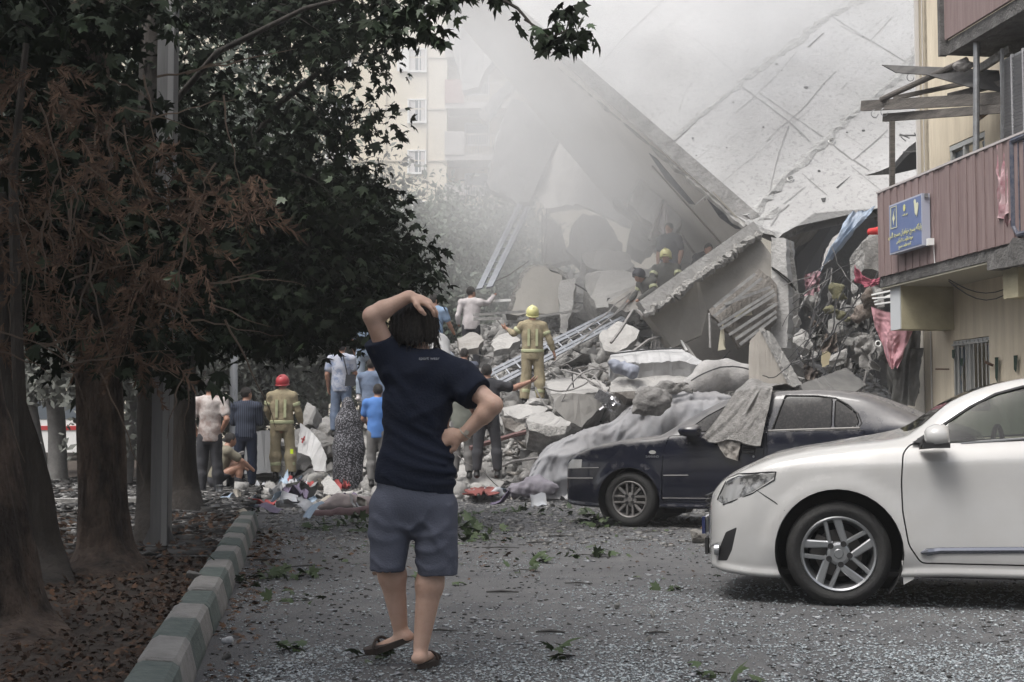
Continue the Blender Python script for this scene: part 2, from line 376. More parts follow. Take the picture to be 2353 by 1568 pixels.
# cables hanging under the balcony, string over the window
cb = MB(); 
for (z, s_) in ((2.86, .16), (2.84, .22)):
    cb.tube([bp(16.3 - .13 * j, .15 + .05 * j, z - s_ * math.sin(math.pi * j / 8) - .012 * j) for j in range(9)], .007, 4)
cb.build('cable', mat('black_cable', (.02, .02, .02), .6), RB)
tb = MB(); 
for (Y_, z, h) in ((17.52, 2.10, .12), (17.3, 1.98, .10), (16.4, 1.95, .30), (15.95, 1.95, .2), (15.7, 2.05, .36)):
    tb = MB(); a = bp(Y_, .755, z); tb.prism([a, a + U * -.09, a + U * -.05 + Vector((0, 0, -h)), a + Vector((0, 0, -h * .8))], V * .004)
    tag(tb.build('bunting', mat('green_fabric', (.012, .035, .022), .9), None), 'torn dark green bunting strip hung on the cream wall', 'bunting', 'bunting strips by the barred window')
# ------------------------------------------------------------------ the fallen building
m_slab = mat('slab_concrete', (.46, .46, .458), .92, (.37, .37, .367), .7, .5, 9, detail=9, contrast=(.38, .68))
def slab_nodes(m):                                          # form-board seams, patches and pock marks of the slab
    n, l = m.node_tree.nodes, m.node_tree.links; b = n['Principled BSDF']
    tc = n.new('ShaderNodeTexCoord'); src = b.inputs['Base Color'].links[0].from_socket
    t = n.new('ShaderNodeTexNoise'); t.inputs['Scale'].default_value = .38; t.inputs['Detail'].default_value = 3; mp = n.new('ShaderNodeMapping'); mp.inputs['Location'].default_value = (3, 7, 2)
    l.new(tc.outputs['Object'], mp.inputs[0]); l.new(mp.outputs[0], t.inputs[0])
    r = n.new('ShaderNodeValToRGB'); r.color_ramp.elements[0].position = .46; r.color_ramp.elements[1].position = .60; r.color_ramp.elements[0].color = (1, 1, 1, 1); r.color_ramp.elements[1].color = (.86, .855, .85, 1); l.new(t.outputs[0], r.inputs[0])
    mx = n.new('ShaderNodeMix'); mx.data_type = 'RGBA'; mx.blend_type = 'MULTIPLY'; mx.inputs[0].default_value = 1; l.new(src, mx.inputs[6]); l.new(r.outputs[0], mx.inputs[7])
    v = n.new('ShaderNodeTexNoise'); v.inputs['Scale'].default_value = 14; v.inputs['Detail'].default_value = 8; l.new(tc.outputs['Object'], v.inputs[0])
    r2 = n.new('ShaderNodeValToRGB'); r2.color_ramp.elements[0].position = .36; r2.color_ramp.elements[1].position = .44; r2.color_ramp.elements[0].color = (.8, .8, .8, 1); r2.color_ramp.elements[1].color = (1, 1, 1, 1); l.new(v.outputs[0], r2.inputs[0])
    m2 = n.new('ShaderNodeMix'); m2.data_type = 'RGBA'; m2.blend_type = 'MULTIPLY'; m2.inputs[0].default_value = 1; l.new(mx.outputs[2], m2.inputs[6]); l.new(r2.outputs[0], m2.inputs[7])
    l.new(m2.outputs[2], b.inputs['Base Color'])
slab_nodes(m_slab)
m_seam = mat('rough_seam', (.27, .268, .263), .95, (.42, .42, .41), 6, 1, 22, detail=8)
m_line = mat('fine_crack', (.25, .25, .245), .95)
m_tear = mat('black_void', (.03, .03, .03), .95)
A0, A1, A2 = P(1713, 510, 25.5), P(1060, -60, 31), P(2200, 300, 26.3)
SN = (A1 - A0).cross(A2 - A0).normalized()
if SN.y > 0: SN = -SN                                       # towards the camera
def S(px, py, off=0.0): return onplane(px, py, A0, SN) + SN * off
def ragged(pts, step=.25, amp=.06, seed=0, closed=True):    # a straight outline broken into a ragged one
    out = []; rr = random.Random(seed); n = len(pts)
    for i in range(n if closed else n - 1):
        a, b = Vector(pts[i]), Vector(pts[(i + 1) % n]); k = max(1, int((b - a).length / step))
        for j in range(k):
            q = a.lerp(b, j / k)
            if j: q = q + Vector((rr.uniform(-1, 1), rr.uniform(-1, 1) * .3, rr.uniform(-1, 1))) * amp
            out.append(q)
    if not closed: out.append(Vector(pts[-1]))
    return out
SB = empty('collapsed_building', P(1800, 700, 27), 0, 'huge tilted concrete floor slab of the collapsed building filling the sky', 'collapsed building'); SB.location.z = 0
# the main slab is built in four pieces round the torn hole
pA = [(1713, 510), (1788, 543)]; lowedge = [(1788, 543), (1830, 520), (1870, 490), (1912, 452), (1945, 420), (1985, 452), (2022, 478)]
hole = [(1986, 404), (2020, 394), (2050, 381), (2066, 362), (2088, 338), (2110, 322), (2140, 305), (2150, 396), (2110, 388), (2053, 401)]
low = ragged([S(*q) for q in lowedge], .22, .05, 3, False)
out1 = [S(1713, 510)] + low + [S(2060, 500), S(2150, 560)]
out1 += [S(2150, 396), S(2110, 388), S(2053, 401), S(1986, 404), S(2020, 394), S(2050, 381), S(2066, 362), S(2088, 338), S(2110, 322), S(2140, 305), S(2420, 200), S(2420, -500), S(1500, -700)] + ragged([S(1000, -112), S(1713, 510)], .35, .035, 8, False)[:-1]
def polyslab(mb, pts, n, th, m=0, m_edge=None):
    """outline with thickness, faces filled so that concave outlines hold"""
    bm_ = bmesh.new(); vs = [bm_.verts.new(p) for p in pts]; f_ = bm_.faces.new(vs)
    bmesh.ops.triangulate(bm_, faces=[f_]); bm_.verts.index_update()
    tris = [tuple(v.index for v in f.verts) for f in bm_.faces]; N = len(pts); bm_.free()
    back = [Vector(p) - n * th for p in pts]
    mb.add(list(pts) + back, tris + [tuple(i + N for i in t[::-1]) for t in tris], m)
    mb.add(list(pts) + back, [(i, (i + 1) % N, N + (i + 1) % N, N + i) for i in range(N)], m if m_edge is None else m_edge)
mb = MB(); polyslab(mb, out1, SN, .22, 0, 1); mb.build('floor_slab', [m_slab, mat('slab_side', (.17, .168, .163), .95, (.26, .256, .25), 4, 1.5, 14)], SB)
def strip(mb, a, b, w, th, step=.12, amp=.5, seed=1, off=.004):
    """ragged band on the slab face between two photo places"""
    rr = random.Random(seed); a, b = S(*a, off), S(*b, off); d = b - a; Ln = d.length; d.normalize(); s_ = d.cross(SN); k = max(2, int(Ln / step)); vs = []; fs = []
    drift = 0
    for i in range(k + 1):
        q = a + d * (Ln * i / k); drift = drift * .8 + rr.uniform(-1, 1) * w * amp * .5
        w1 = w * (.35 + rr.random() * .65 * (1 + amp)); w2 = w * (.35 + rr.random() * .65 * (1 + amp))
        vs += [q + s_ * (drift - w1), q + s_ * drift + SN * th * rr.uniform(.2, 1), q + s_ * (drift + w2)]
    for i in range(k):
        o = i * 3; fs += [(o, o + 1, o + 4, o + 3), (o + 1, o + 2, o + 5, o + 4)]
    mb.add(vs, fs)
sm = MB()
strip(sm, (1535, 325), (1700, 190), .07, .03, seed=2); strip(sm, (1700, 190), (1880, 55), .10, .04, seed=3); strip(sm, (1880, 55), (2040, -40), .10, .03, seed=4)
strip(sm, (1715, 500), (1800, 415), .11, .06, seed=5); strip(sm, (1800, 415), (1960, 265), .10, .05, seed=6); strip(sm, (1960, 265), (2075, 170), .12, .05, seed=7); strip(sm, (2075, 170), (2150, 85), .15, .05, seed=8)
strip(sm, (1730, 520), (1790, 480), .12, .05, seed=9); strip(sm, (1716, 508), (1795, 542), .08, .05, seed=10)
sm.build('broken_joint', m_seam, SB)
fl = MB()
def crack(pts, w=.018, seed=0):
    global fl
    fl = MB()
    for i in range(len(pts) - 1): strip(fl, pts[i], pts[i + 1], w * .62, .002, .1, .9, seed + i, .012)
    fl.build('surface_crack', m_line, SB)
strip(fl, (1600, 470), (1870, 245), .004, .001, .12, .5, 301, .011); strip(fl, (1560, 400), (1640, 335), .004, .001, .12, .5, 302, .011); fl.build('surface_crack', m_line, SB)
crack([(1595, 88), (1684, 165)], .012, 20); crack([(1700, 195), (1735, 222), (1810, 278), (1860, 325)], .016, 22); crack([(1745, 215), (1890, 315)], .012, 25)
crack([(1735, 222), (1690, 260)], .012, 27); crack([(1735, 222), (1780, 180), (1830, 120)], .01, 28); crack([(1818, 275), (1785, 300), (1760, 325)], .012, 30)
crack([(1818, 275), (1850, 245), (1895, 190), (1920, 165)], .014, 32); crack([(1812, 290), (1790, 350), (1775, 410), (1770, 440)], .012, 35); crack([(1770, 440), (1750, 470), (1740, 500)], .02, 38)
crack([(1915, 335), (1960, 368), (1998, 392)], .02, 40); crack([(1960, 370), (2000, 335)], .012, 43); crack([(1843, 400), (1900, 450)], .01, 44); crack([(1900, 30), (1960, 70), (2060, 130), (2110, 160)], .012, 46)
crack([(1930, 60), (2000, 95), (2050, 40)], .01, 50); crack([(1560, 255), (1575, 210), (1590, 190)], .01, 53); crack([(1800, 470), (1850, 430)], .01, 55); crack([(1770, 520), (1790, 490), (1812, 470)], .02, 56); crack([(1740, 515), (1750, 490)], .02, 58)
crack([(1525, 0), (1430, 90), (1380, 150)], .014, 60); crack([(2000, 335), (2040, 300)], .012, 62); crack([(1570, 40), (1535, 60)], .01, 63)
fl = MB()
for i in range(16):                                         # faint scratches and form marks
    x, y = random.uniform(1420, 2120), random.uniform(-20, 480); a = random.choice((-.72, .62)) + random.gauss(0, .06); L_ = random.uniform(15, 110)
    if y > 500 - (x - 1713) * .3 if x > 1713 else y > 130 + (x - 1280) * .86: continue
    strip(fl, (x, y), (x + L_ * math.cos(a), y + L_ * math.sin(a)), random.uniform(.002, .005), .001, .12, .9, 100 + i, .011)
tag(fl.build('scratches', m_line, SB), kind='stuff')
hl = MB()
for (x, y, r_) in ((1564, 136, 2.5), (1650, 50, 3), (1685, 236, 3), (1754, 293, 3), (1784, 148, 4), (1853, 202, 6), (1893, 194, 2.5), (1909, 34, 3.5), (1983, 85, 3.5), (1984, 301, 4), (2117, 180, 3), (1657, 375, 3), (1592, 318, 3), (1600, 358, 2), (1882, 394, 4), (1946, 305, 2.5), (1786, 485, 3.5), (1670, 340, 2), (1796, 163, 2), (1620, 460, 2)):
    q = S(x, y, .006); a = (S(x + 10, y) - S(x, y)).normalized(); b = a.cross(SN); rr = r_ / 115
    hl = MB(); hl.add([q + a * math.cos(t) * rr * random.uniform(.75, 1.2) + b * math.sin(t) * rr * random.uniform(.75, 1.2) for t in np.linspace(0, 6.28, 9)[:-1]], [tuple(range(8))]); hl.build('hole', mat('hole_dark', (.06, .06, .06), .95), SB)
hl = MB()
q = [S(1886, 457, .01), S(1898, 455, .01), S(1896, 465, .01), S(1890, 466, .01)]; hl.add(q, [(0, 1, 2, 3)])
hl.add([S(1921, 432, .01), S(1924, 434, .01), S(1957, 403, .01)], [(0, 1, 2)]); hl.add([S(1854, 110, .008), S(1862, 108, .008), S(1895, 76, .008), S(1889, 78, .008)], [(0, 1, 2, 3)])
hl.build('hole', mat('hole_dark', (.06, .06, .06), .95), SB)
jb = MB()
for (x, y, w) in ((1911, 327, 6), (1816, 414, 5)):
    a = S(x, y, .03); e1 = (S(x + 8, y - 6) - S(x, y)).normalized(); e2 = e1.cross(SN)
    jb.lathe([(.05, -.02), (.062, 0), (.05, .02)], 10, c=(0, 0, 0)); 
    n0 = len(jb.v) - 30
    for i in range(n0, len(jb.v)):
        q = jb.v[i]; jb.v[i] = a + e1 * q.x * 1.2 + e2 * q.y + SN * q.z
jb.build('junction_box', m_wh, SB)
# soffit side wall of the slab, running away under the smoke
Wn = MB(); m_sw = mat('tilted_wall', (.60, .58, .55), .9, (.52, .50, .475), .8, .3, 8)
w3 = [(1713, 514, 25.5), (1722, 524, 25.6), (1640, 605, 29.3), (1560, 640, 28), (1480, 560, 29.5), (1330, 380, 31), (1180, 200, 33.5), (1060, 60, 34), (1000, -60, 34), (1060, -60, 31.1)]
wp = [P(*q) for q in w3]; cN = (wp[0] - wp[6]).cross(wp[2] - wp[6]).normalized(); cN = cN if cN.y < 0 else -cN
wp = [wp[0]] + [onplane(q[0], q[1], wp[0], cN) for q in w3[1:]]
polyslab(Wn, wp, cN, .3, 0, 1); Wn.build('tilted_wall', [m_sw, _M['slab_side']], SB)
def Wp(x, y, off=0): return onplane(x, y, wp[0], cN) + cN * off
sl_ = MB()
for pts in ([(1622, 452), (1640, 470), (1712, 527), (1690, 525), (1655, 500)], [(1492, 352), (1510, 365), (1598, 470), (1585, 468), (1530, 410)]):
    polyslab(sl_, [Wp(*q, .012) for q in pts], cN, .01)
sl_.build('torn_opening', mat('torn_dark', (.08, .085, .10), .7, (.18, .18, .19), 5, stretch=(1, 1, 8)), SB)
ln = MB()
for (a, b) in (((1500, 380), (1660, 560)), ((1480, 420), (1600, 585)), ((1640, 440), (1700, 505))):
    ln.bar(Wp(*a, .02), Wp(*b, .02), .05, .03)
ln.build('wall_joint', mat('joint_grey', (.24, .225, .2), .9), SB)
# bright fringe on the slab's left edge
eg = MB(); rr_e = random.Random(6); eg.tube([S(1713 - 533 * t_ + rr_e.uniform(-2, 2), 514 - 467 * t_ + rr_e.uniform(-2, 2), -.10) for t_ in np.linspace(0, 1, 60)], [rr_e.uniform(.05, .10) for _ in range(60)], 6); eg.build('edge_lip', mat('edge_pale', (.24, .236, .226), .95, (.33, .325, .31), 8), SB)

def plate(name, pts, th, mt, label, cat, group=None, parent=None, rough=0, seed=0, push=None, edge=None):
    """a slab-like thing from photo places with depths; real thickness away from the camera"""
    q = [P(*p) for p in pts]; n = Vector((0, 0, 0))
    for i in range(len(q)): n += (q[i] - q[0]).cross(q[(i + 1) % len(q)] - q[0])
    n.normalize(); n = n if n.y < 0 else -n
    if rough: q = ragged(q, rough * 4, rough, seed)
    mb_ = MB(); polyslab(mb_, q, push or n, th, 0, 1 if edge else None)
    o = mb_.build(name, [mt, edge] if edge else mt, parent)
    if rough and th >= .12 and parent is None:              # broken concrete: no face stays flat
        b = bmesh.new(); b.from_mesh(o.data); bmesh.ops.triangulate(b, faces=b.faces[:])
        for _ in range(4):
            le = [e for e in b.edges if e.calc_length() > .20]
            if not le or len(b.verts) > 5000: break
            bmesh.ops.subdivide_edges(b, edges=le, cuts=1); bmesh.ops.triangulate(b, faces=b.faces[:])
        bmesh.ops.remove_doubles(b, verts=b.verts[:], dist=.001); b.normal_update()
        C0 = np.array([list(v.co) for v in b.verts]) + len(label); n1_ = fbm(C0 * 1.7, 3, 7) * .07 + np.abs(vnoise(C0 * 5, 8)) * .035
        for v, k_ in zip(b.verts, n1_): v.co -= v.normal * float(k_)
        b.to_mesh(o.data); b.free()
    if label: tag(o, label, cat, group)
    return o
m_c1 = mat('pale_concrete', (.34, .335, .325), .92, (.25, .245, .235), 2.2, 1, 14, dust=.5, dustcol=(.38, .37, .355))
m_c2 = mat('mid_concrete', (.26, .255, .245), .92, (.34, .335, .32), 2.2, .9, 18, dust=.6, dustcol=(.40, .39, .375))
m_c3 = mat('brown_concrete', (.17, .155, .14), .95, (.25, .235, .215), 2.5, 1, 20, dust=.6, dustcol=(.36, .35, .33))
m_rough = mat('broken_edge', (.22, .215, .205), .95, (.36, .352, .335), 7, 2.5, 18, detail=9)
# dark cavity behind the hanging things on the right, and its side walls
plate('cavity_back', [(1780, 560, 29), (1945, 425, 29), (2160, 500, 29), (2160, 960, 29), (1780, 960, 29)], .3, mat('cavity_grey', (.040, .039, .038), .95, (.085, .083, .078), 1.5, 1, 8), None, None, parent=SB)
plate('void_back', [(1960, 270, 28.5), (2180, 270, 28.5), (2180, 440, 28.5), (1960, 440, 28.5)], .2, m_tear, None, None, parent=SB)  # dark plate added behind the torn hole, its shade put into the colour
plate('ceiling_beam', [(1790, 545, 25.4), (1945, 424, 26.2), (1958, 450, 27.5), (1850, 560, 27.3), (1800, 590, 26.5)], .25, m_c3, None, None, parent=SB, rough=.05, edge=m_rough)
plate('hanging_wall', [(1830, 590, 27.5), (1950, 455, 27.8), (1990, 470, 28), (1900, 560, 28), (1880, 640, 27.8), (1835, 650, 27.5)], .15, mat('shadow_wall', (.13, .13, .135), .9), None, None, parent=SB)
plate('corbel', [(1945, 418, 26.1), (1955, 425, 26.1), (2030, 480, 26.0), (2030, 520, 26.1), (2005, 500, 26.2), (1960, 455, 26.2)], .3, m_rough, None, None, parent=SB, rough=.06, seed=5)
# the column
plate('column', [(1772, 545, 24.6), (1806, 549, 24.5), (1808, 620, 24.45), (1812, 700, 24.45), (1808, 800, 24.45), (1776, 796, 24.6), (1770, 690, 24.6), (1776, 620, 24.6)], .45, mat('pale_column', (.44, .435, .425), .9, (.32, .315, .305), 3, .8, 18), None, None, parent=SB, rough=.015, seed=2)
plate('column_core', [(1800, 546, 24.62), (1818, 556, 24.65), (1832, 640, 24.7), (1836, 700, 24.7), (1826, 800, 24.7), (1800, 800, 24.62)], .4, m_rough, None, None, parent=SB, rough=.035, seed=3)
plate('column_crack', [(1774, 613, 24.54), (1790, 624, 24.41), (1812, 641, 24.38), (1829, 664, 24.6), (1831, 669, 24.62), (1812, 649, 24.38), (1790, 629, 24.41), (1776, 619, 24.54)], .05, mat('crack_dark', (.05, .05, .048), 1), None, None, parent=SB, rough=.01)
# tipped wall wedge left of the column with its bright upper beam
plate('wedge_wall', [(1484, 720, 24.4), (1600, 630, 24.9), (1735, 535, 25.3), (1772, 585, 25.2), (1772, 660, 25), (1700, 690, 24.9), (1626, 712, 24.8), (1612, 770, 24.8), (1545, 800, 24.6), (1520, 760, 24.5)], .25, mat('wedge_plaster', (.30, .285, .26), .9, (.24, .23, .21), 1.5, .4, 10), None, None, parent=SB)
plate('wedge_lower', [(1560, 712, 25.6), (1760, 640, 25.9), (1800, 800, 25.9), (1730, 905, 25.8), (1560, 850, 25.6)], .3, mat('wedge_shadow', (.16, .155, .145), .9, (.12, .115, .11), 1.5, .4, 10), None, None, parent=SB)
b_ = MB(); q0, q1 = P(1476, 712, 24.2), P(1738, 527, 25.2)
b_.bar(q0, q1, .3, .16, (0, 1, 0)); b_.build('wedge_beam', m_c1, SB)
b_ = MB(); rr = random.Random(4); pts = []
for i in range(60):
    t = i / 59; pts.append(P(1482 + (1745 - 1482) * t + rr.uniform(-4, 4), 727 + (540 - 727) * t + rr.uniform(-4, 4), 24.05 + t))
b_.tube(pts, [rr.uniform(.03, .11) for _ in pts], 6); b_.build('crumbled_edge', m_rough, SB)
plate('beige_flap', [(1675, 731, 24.3), (1724, 704, 24.3), (1729, 724, 24.3)], .03, mat('beige_plaster', (.58, .54, .42), .8), None, None, parent=SB)
plate('beige_strip', [(1656, 760, 24.3), (1662, 740, 24.3), (1662, 792, 24.3), (1668, 803, 24.3), (1650, 806, 24.3)], .03, _M['beige_plaster'], None, None, parent=SB)
# crushed window wall inside the wedge
cw = empty('crushed_window_wall', P(1700, 800, 24.3), 0, 'crushed panel of window tracks and plaster jammed beside the cracked column', 'wall panel')
plate('panel', [(1628, 712, 24.4), (1745, 618, 24.5), (1785, 655, 24.5), (1784, 742, 24.4), (1700, 800, 24.3), (1668, 760, 24.3)], .12, m_c3, None, None, parent=cw, rough=.03)
tk = MB()
for (a, b) in (((1640, 728), (1750, 640)), ((1650, 748), (1778, 668)), ((1655, 757), (1782, 676)), ((1675, 770), (1785, 698)), ((1700, 792), (1784, 728)), ((1690, 780), (1784, 716)), ((1640, 706), (1735, 630)), ((1665, 700), (1770, 660))):
    tk.bar(P(*a, 24.22), P(*b, 24.3), .05, .03, (0, 1, 0))
tk.build('window_track', mat('dusty_aluminium', (.36, .36, .35), .5, (.2, .2, .2), 6, metal=.3), cw)
# ------------------------------------------------------------------ things on the maroon balcony
def fY(px): return 7.215 / ((px - CX) / FPX + .1364)
def B(px, py, d=.3): return P(px, py, fY(px) + d * 1.0)
def BP(px, py, Y): return P(px, py, Y)
m_sgn = mat('sign_blue', (.11, .155, .30), .45, (.13, .175, .33), 3); m_sfr = mat('sign_frame', (.40, .42, .50), .5); m_let = mat('sign_lettering', (.62, .60, .25), .6); m_letw = mat('sign_emblem', (.62, .62, .42), .6)
sg = empty('sign', bp(17.33, -.13, 3.26), 0, 'blue sign with yellow Persian lettering fixed to the maroon balcony', 'sign')
sb = MB(); a, b = bp(17.33, -.13, 3.27), bp(16.38, -.13, 3.27); h = Vector((0, 0, .62))
sb.prism([a, b, b + h, a + h], V * .10); sb.build('case', m_sfr, sg)
ins = (b - a).normalized(); a2 = a + ins * .02 + Vector((0, 0, .02)) - V * .004; b2 = b - ins * .02 + Vector((0, 0, .02)) - V * .004; MB().prism([a2, b2, b2 + Vector((0, 0, .58)), a2 + Vector((0, 0, .58))], V * .004).build('panel', m_sgn, sg)
import unicodedata
FORMS = {}
for cp in list(range(0xFB50, 0xFDFF)) + list(range(0xFE70, 0xFEFD)):
    d_ = unicodedata.decomposition(chr(cp)).split()
    if len(d_) == 2 and d_[0] in ('<isolated>', '<final>', '<initial>', '<medial>'): FORMS.setdefault(chr(int(d_[1], 16)), {})[d_[0][1:-1]] = chr(cp)
def shape_fa(s_):
    out = []
    for i, ch in enumerate(s_):
        f = FORMS.get(ch)
        if not f: out.append(ch); continue
        pv = i > 0 and 'initial' in FORMS.get(s_[i - 1], {}); nx_ = i + 1 < len(s_) and s_[i + 1] in FORMS and 'initial' in f and 'final' in FORMS[s_[i + 1]]
        out.append(f.get('medial' if pv and nx_ else 'final' if pv else 'initial' if nx_ else 'isolated', ch))
    return ''.join(reversed(out))
def text(body, size, mt, name, parent, loc, rot, ext=.001, sx=1):
    cu_ = bpy.data.curves.new(name, 'FONT'); cu_.body = body; cu_.size = size; cu_.align_x = 'CENTER'; cu_.align_y = 'CENTER'; cu_.extrude = ext
    ob = bpy.data.objects.new(name, cu_); COL.objects.link(ob); bpy.context.view_layer.update()
    me = bpy.data.meshes.new_from_object(ob.evaluated_get(bpy.context.evaluated_depsgraph_get())); bpy.data.objects.remove(ob); bpy.data.curves.remove(cu_)
    me.materials.clear(); me.materials.append(mt); me.name = name
    R3 = rot if isinstance(rot, Matrix) else Euler(rot).to_matrix()
    me.transform(Matrix.Translation(loc) @ R3.to_4x4() @ Matrix.Diagonal((sx, 1, 1, 1)))
    o = bpy.data.objects.new(name, me); COL.objects.link(o); o.parent = parent; return o
SX = -U; SR = Matrix((SX, Vector((0, 0, 1)), SX.cross(Vector((0, 0, 1))))).transposed()
mid = (a2 + b2) / 2
def sgp(fx, fz, off=.008): return a2.lerp(b2, fx) + Vector((0, 0, .58 * fz)) - V * off - Vector(sg.location)
text(shape_fa('پایگاه بسیج خواهران مسجد النبی'), .088, m_let, 'lettering', sg, sgp(.5, .36), SR, sx=.86)
text(shape_fa('حوزه مقاومت ۱۲ نرگس'), .066, m_let, 'lettering', sg, sgp(.5, .20), SR, sx=.8); text(shape_fa('ناحیه مقاومت بسیج'), .056, m_let, 'lettering', sg, sgp(.5, .08), SR, sx=.8); text(shape_fa('نیروی مقاومت'), .035, m_let, 'lettering', sg, sgp(.52, .72), SR, sx=.8)
def sgpoly(name, pts, mt, off=.008):
    q_ = [sgp(x, z, off) for x, z in pts]; MB().prism(q_, V * .003).build(name, mt, sg, local=True)
for r_ in (((.05, .52), (.05, .96), (.065, .96), (.065, .52)), ((.235, .52), (.235, .96), (.25, .96), (.25, .52)), ((.05, .505), (.05, .52), (.25, .52), (.25, .505)), ((.05, .96), (.05, .975), (.25, .975), (.25, .96))): sgpoly('emblem_frame', r_, m_letw)
sgpoly('emblem', [(.11, .72), (.16, .86), (.19, .92), (.16, .80), (.175, .74), (.19, .70), (.165, .66), (.15, .57), (.135, .66)], m_letw)
sgpoly('emblem', [(.50 + .035 * math.cos(t) * (1 if abs(math.sin(t)) < .9 else .6), .86 + .075 * math.sin(t)) for t in np.linspace(0, 6.1, 10)], m_let)
sgpoly('portrait', [(.80, .93), (.83, .96), (.86, .94), (.87, .86), (.91, .88), (.94, .84), (.93, .74), (.91, .66), (.885, .58), (.87, .66), (.85, .62), (.83, .68), (.82, .80)], mat('portrait_pale', (.62, .62, .45), .7))
MB().box(bp(16.30, -.07, 3.30), (.07, .08, .08)).build('power_box', m_wh, sg); MB().tube([bp(16.32, -.02, 3.28), bp(16.31, -.02, 3.15), bp(16.30, -.02, 3.05)], .006, 4).build('cord', m_wh, sg)
MB().box(bp(16.38, -.08, 3.86), (.04, .06, .05)).build('bracket', m_steel, sg)
pg = empty('pergola', B(2050, 430, .2), 0, 'wrecked wooden pergola frame standing on the maroon balcony', 'pergola')
def wb(name, a, b, w, h_=None, mt=m_wood, par=pg): return MB().bar(a, b, w, h_ or w).build(name, mt, par)
wb('post', B(2050, 262), B(2050, 446), .062)
wb('beam', BP(1982, 244, 17.6), BP(2312, 226, 15.4), .06, .13); wb('beam', BP(2032, 271, 17.4), BP(2306, 250, 15.3), .05, .10); wb('beam', BP(2060, 236, 17.9), BP(2300, 218, 16), .05, .07); wb('beam', BP(2054, 226, 17.2), BP(2235, 188, 16.6), .05, .05)
wb('beam', BP(2180, 222, 16.4), BP(2310, 190, 15.6), .05, .07)
wb('plank', BP(2240, 166, 15.9), BP(2322, 113, 15.3), .05, .09, mat('peeling_white', (.36, .35, .33), .8, (.12, .11, .10), 14)); wb('brace', BP(2240, 276, 15.8), BP(2300, 232, 15.5), .04, .07, mat('tan_wood', (.22, .14, .09), .8))
k_ = MB(); k_.tube([BP(2025, 229, 17.2), BP(2222, 138, 16.2)], [.035, .04], 12, caps=False); k_.tube([BP(2024, 229.5, 17.2), BP(2221, 138.5, 16.2)], [.030, .034], 12); k_.build('pipe', m_wood, pg)
PLs = [BP(*q_) for q_ in ((2027, 149, 17.4), (2074, 151, 17.2), (2169, 155, 16.6), (2296, 162, 15.8), (2303, 211, 15.6), (2229, 200, 15.8), (2131, 172, 16.6), (2060, 167, 17.1))]
mb = MB(); polyslab(mb, PLs, Vector((0, -1, 0)), .03); mb.build('roof_sheet', mat('dark_sheet', (.035, .034, .035), .8, (.08, .078, .075), 5), pg)
for (x, y) in ((2092, 178), (2032, 258), (2010, 262)): MB().tube([BP(x + 8 * math.cos(R(t)), y + 9 * math.sin(R(t)), 17) for t in range(0, 300, 30)], .006, 4, caps=False).build('wire_loop', m_steel, pg)
tag(MB().tube([B(2244, 98, .1), B(2243, 352, .1)], .036, 10).build('steel_post', m_steel), 'round grey steel post rising from the maroon balcony', 'post')
tag(MB().bar(B(2303, 112, .3), B(2303, 330, .3), .03).build('thin_post', m_steel), 'thin dark post beside the louvred cooler', 'post')
mb = MB(); c0 = BP(2216, 150, 15.9); r_ = random.Random(2)
bm_ = bmesh.new(); bmesh.ops.create_icosphere(bm_, subdivisions=3, radius=.07)
for v in bm_.verts: v.co *= 1 + .5 * float(fbm(np.array(v.co)[None] * 16, 3, 3)[0]); v.co.x *= 1.6
me = bpy.data.meshes.new('rag'); bm_.to_mesh(me); bm_.free(); me.materials.append(mat('dirty_white_rag', (.42, .40, .38), .9, (.2, .19, .18), 20)); o = bpy.data.objects.new('rag', me); COL.objects.link(o); o.location = c0; tag(o, 'dirty white rag tied at the top of the grey steel post', 'rag')
ac = empty('air_cooler', BP(2335, 327, 15), 0, 'grey louvred air cooler standing on the maroon balcony', 'air cooler')
a, b = BP(2309, 328, 15.3), BP(2420, 300, 13.2); hh = Vector((0, 0, .93)); mb = MB(); mb.prism([a, b, b + hh, a + hh], V * .6); mb.build('case', mat('cooler_grey', (.20, .20, .205), .6), ac)
lv = MB()
for i in range(24):
    z0 = .04 + i * .036; lv.prism([a + Vector((0, 0, z0)) - V * .012, b + Vector((0, 0, z0)) - V * .012, b + Vector((0, 0, z0 + .02)) - V * .03, a + Vector((0, 0, z0 + .02)) - V * .03], V * .006)
for i in range(5): lv.bar(a.lerp(b, i / 4) - V * .02, a.lerp(b, i / 4) + hh - V * .02, .03)
lv.build('louvres', mat('louvre_pale', (.34, .34, .35), .6), ac)
rl = empty('railing', bp(14.5, 0, 3.1), 0, 'dark blue metal railing at the near end of the maroon cladding', 'railing')
m_nb = mat('railing_blue', (.03, .04, .07), .5, (.10, .10, .12), 20); y0, y1 = 14.45, 9
MB().tube([bp(y0, 0, 4.12), bp(y0, 0, 3.22), bp(y0 - .1, 0, 3.12), bp(y1, 0, 3.12)], .032, 8).build('frame', m_nb, rl); MB().tube([bp(y0, 0, 4.12), bp(y1, 0, 4.12)], .032, 8).build('top_rail', m_nb, rl)
for i in range(28): MB().tube([bp(y0 - .12 - i * .12, 0, 3.14), bp(y0 - .12 - i * .12, 0, 4.1)], .009, 5).build('baluster', m_nb, rl)
mb = MB(); mb.box(bp(14.2, .12, 2.98), (.2, .8, .12), (0, 0, .13)); 
ob = mobj('broken_slab_edge', ragged([bp(14.9, -.03, 2.80), bp(13.2, -.03, 2.80), bp(13.2, -.03, 3.06), bp(14.9, -.03, 3.02)], .12, .03, 4) + [q_ + V * .3 for q_ in ragged([bp(14.9, -.03, 2.80), bp(13.2, -.03, 2.80), bp(13.2, -.03, 3.06), bp(14.9, -.03, 3.02)], .12, .03, 4)], [], m_conc, RB)
bpy.data.objects.remove(ob)
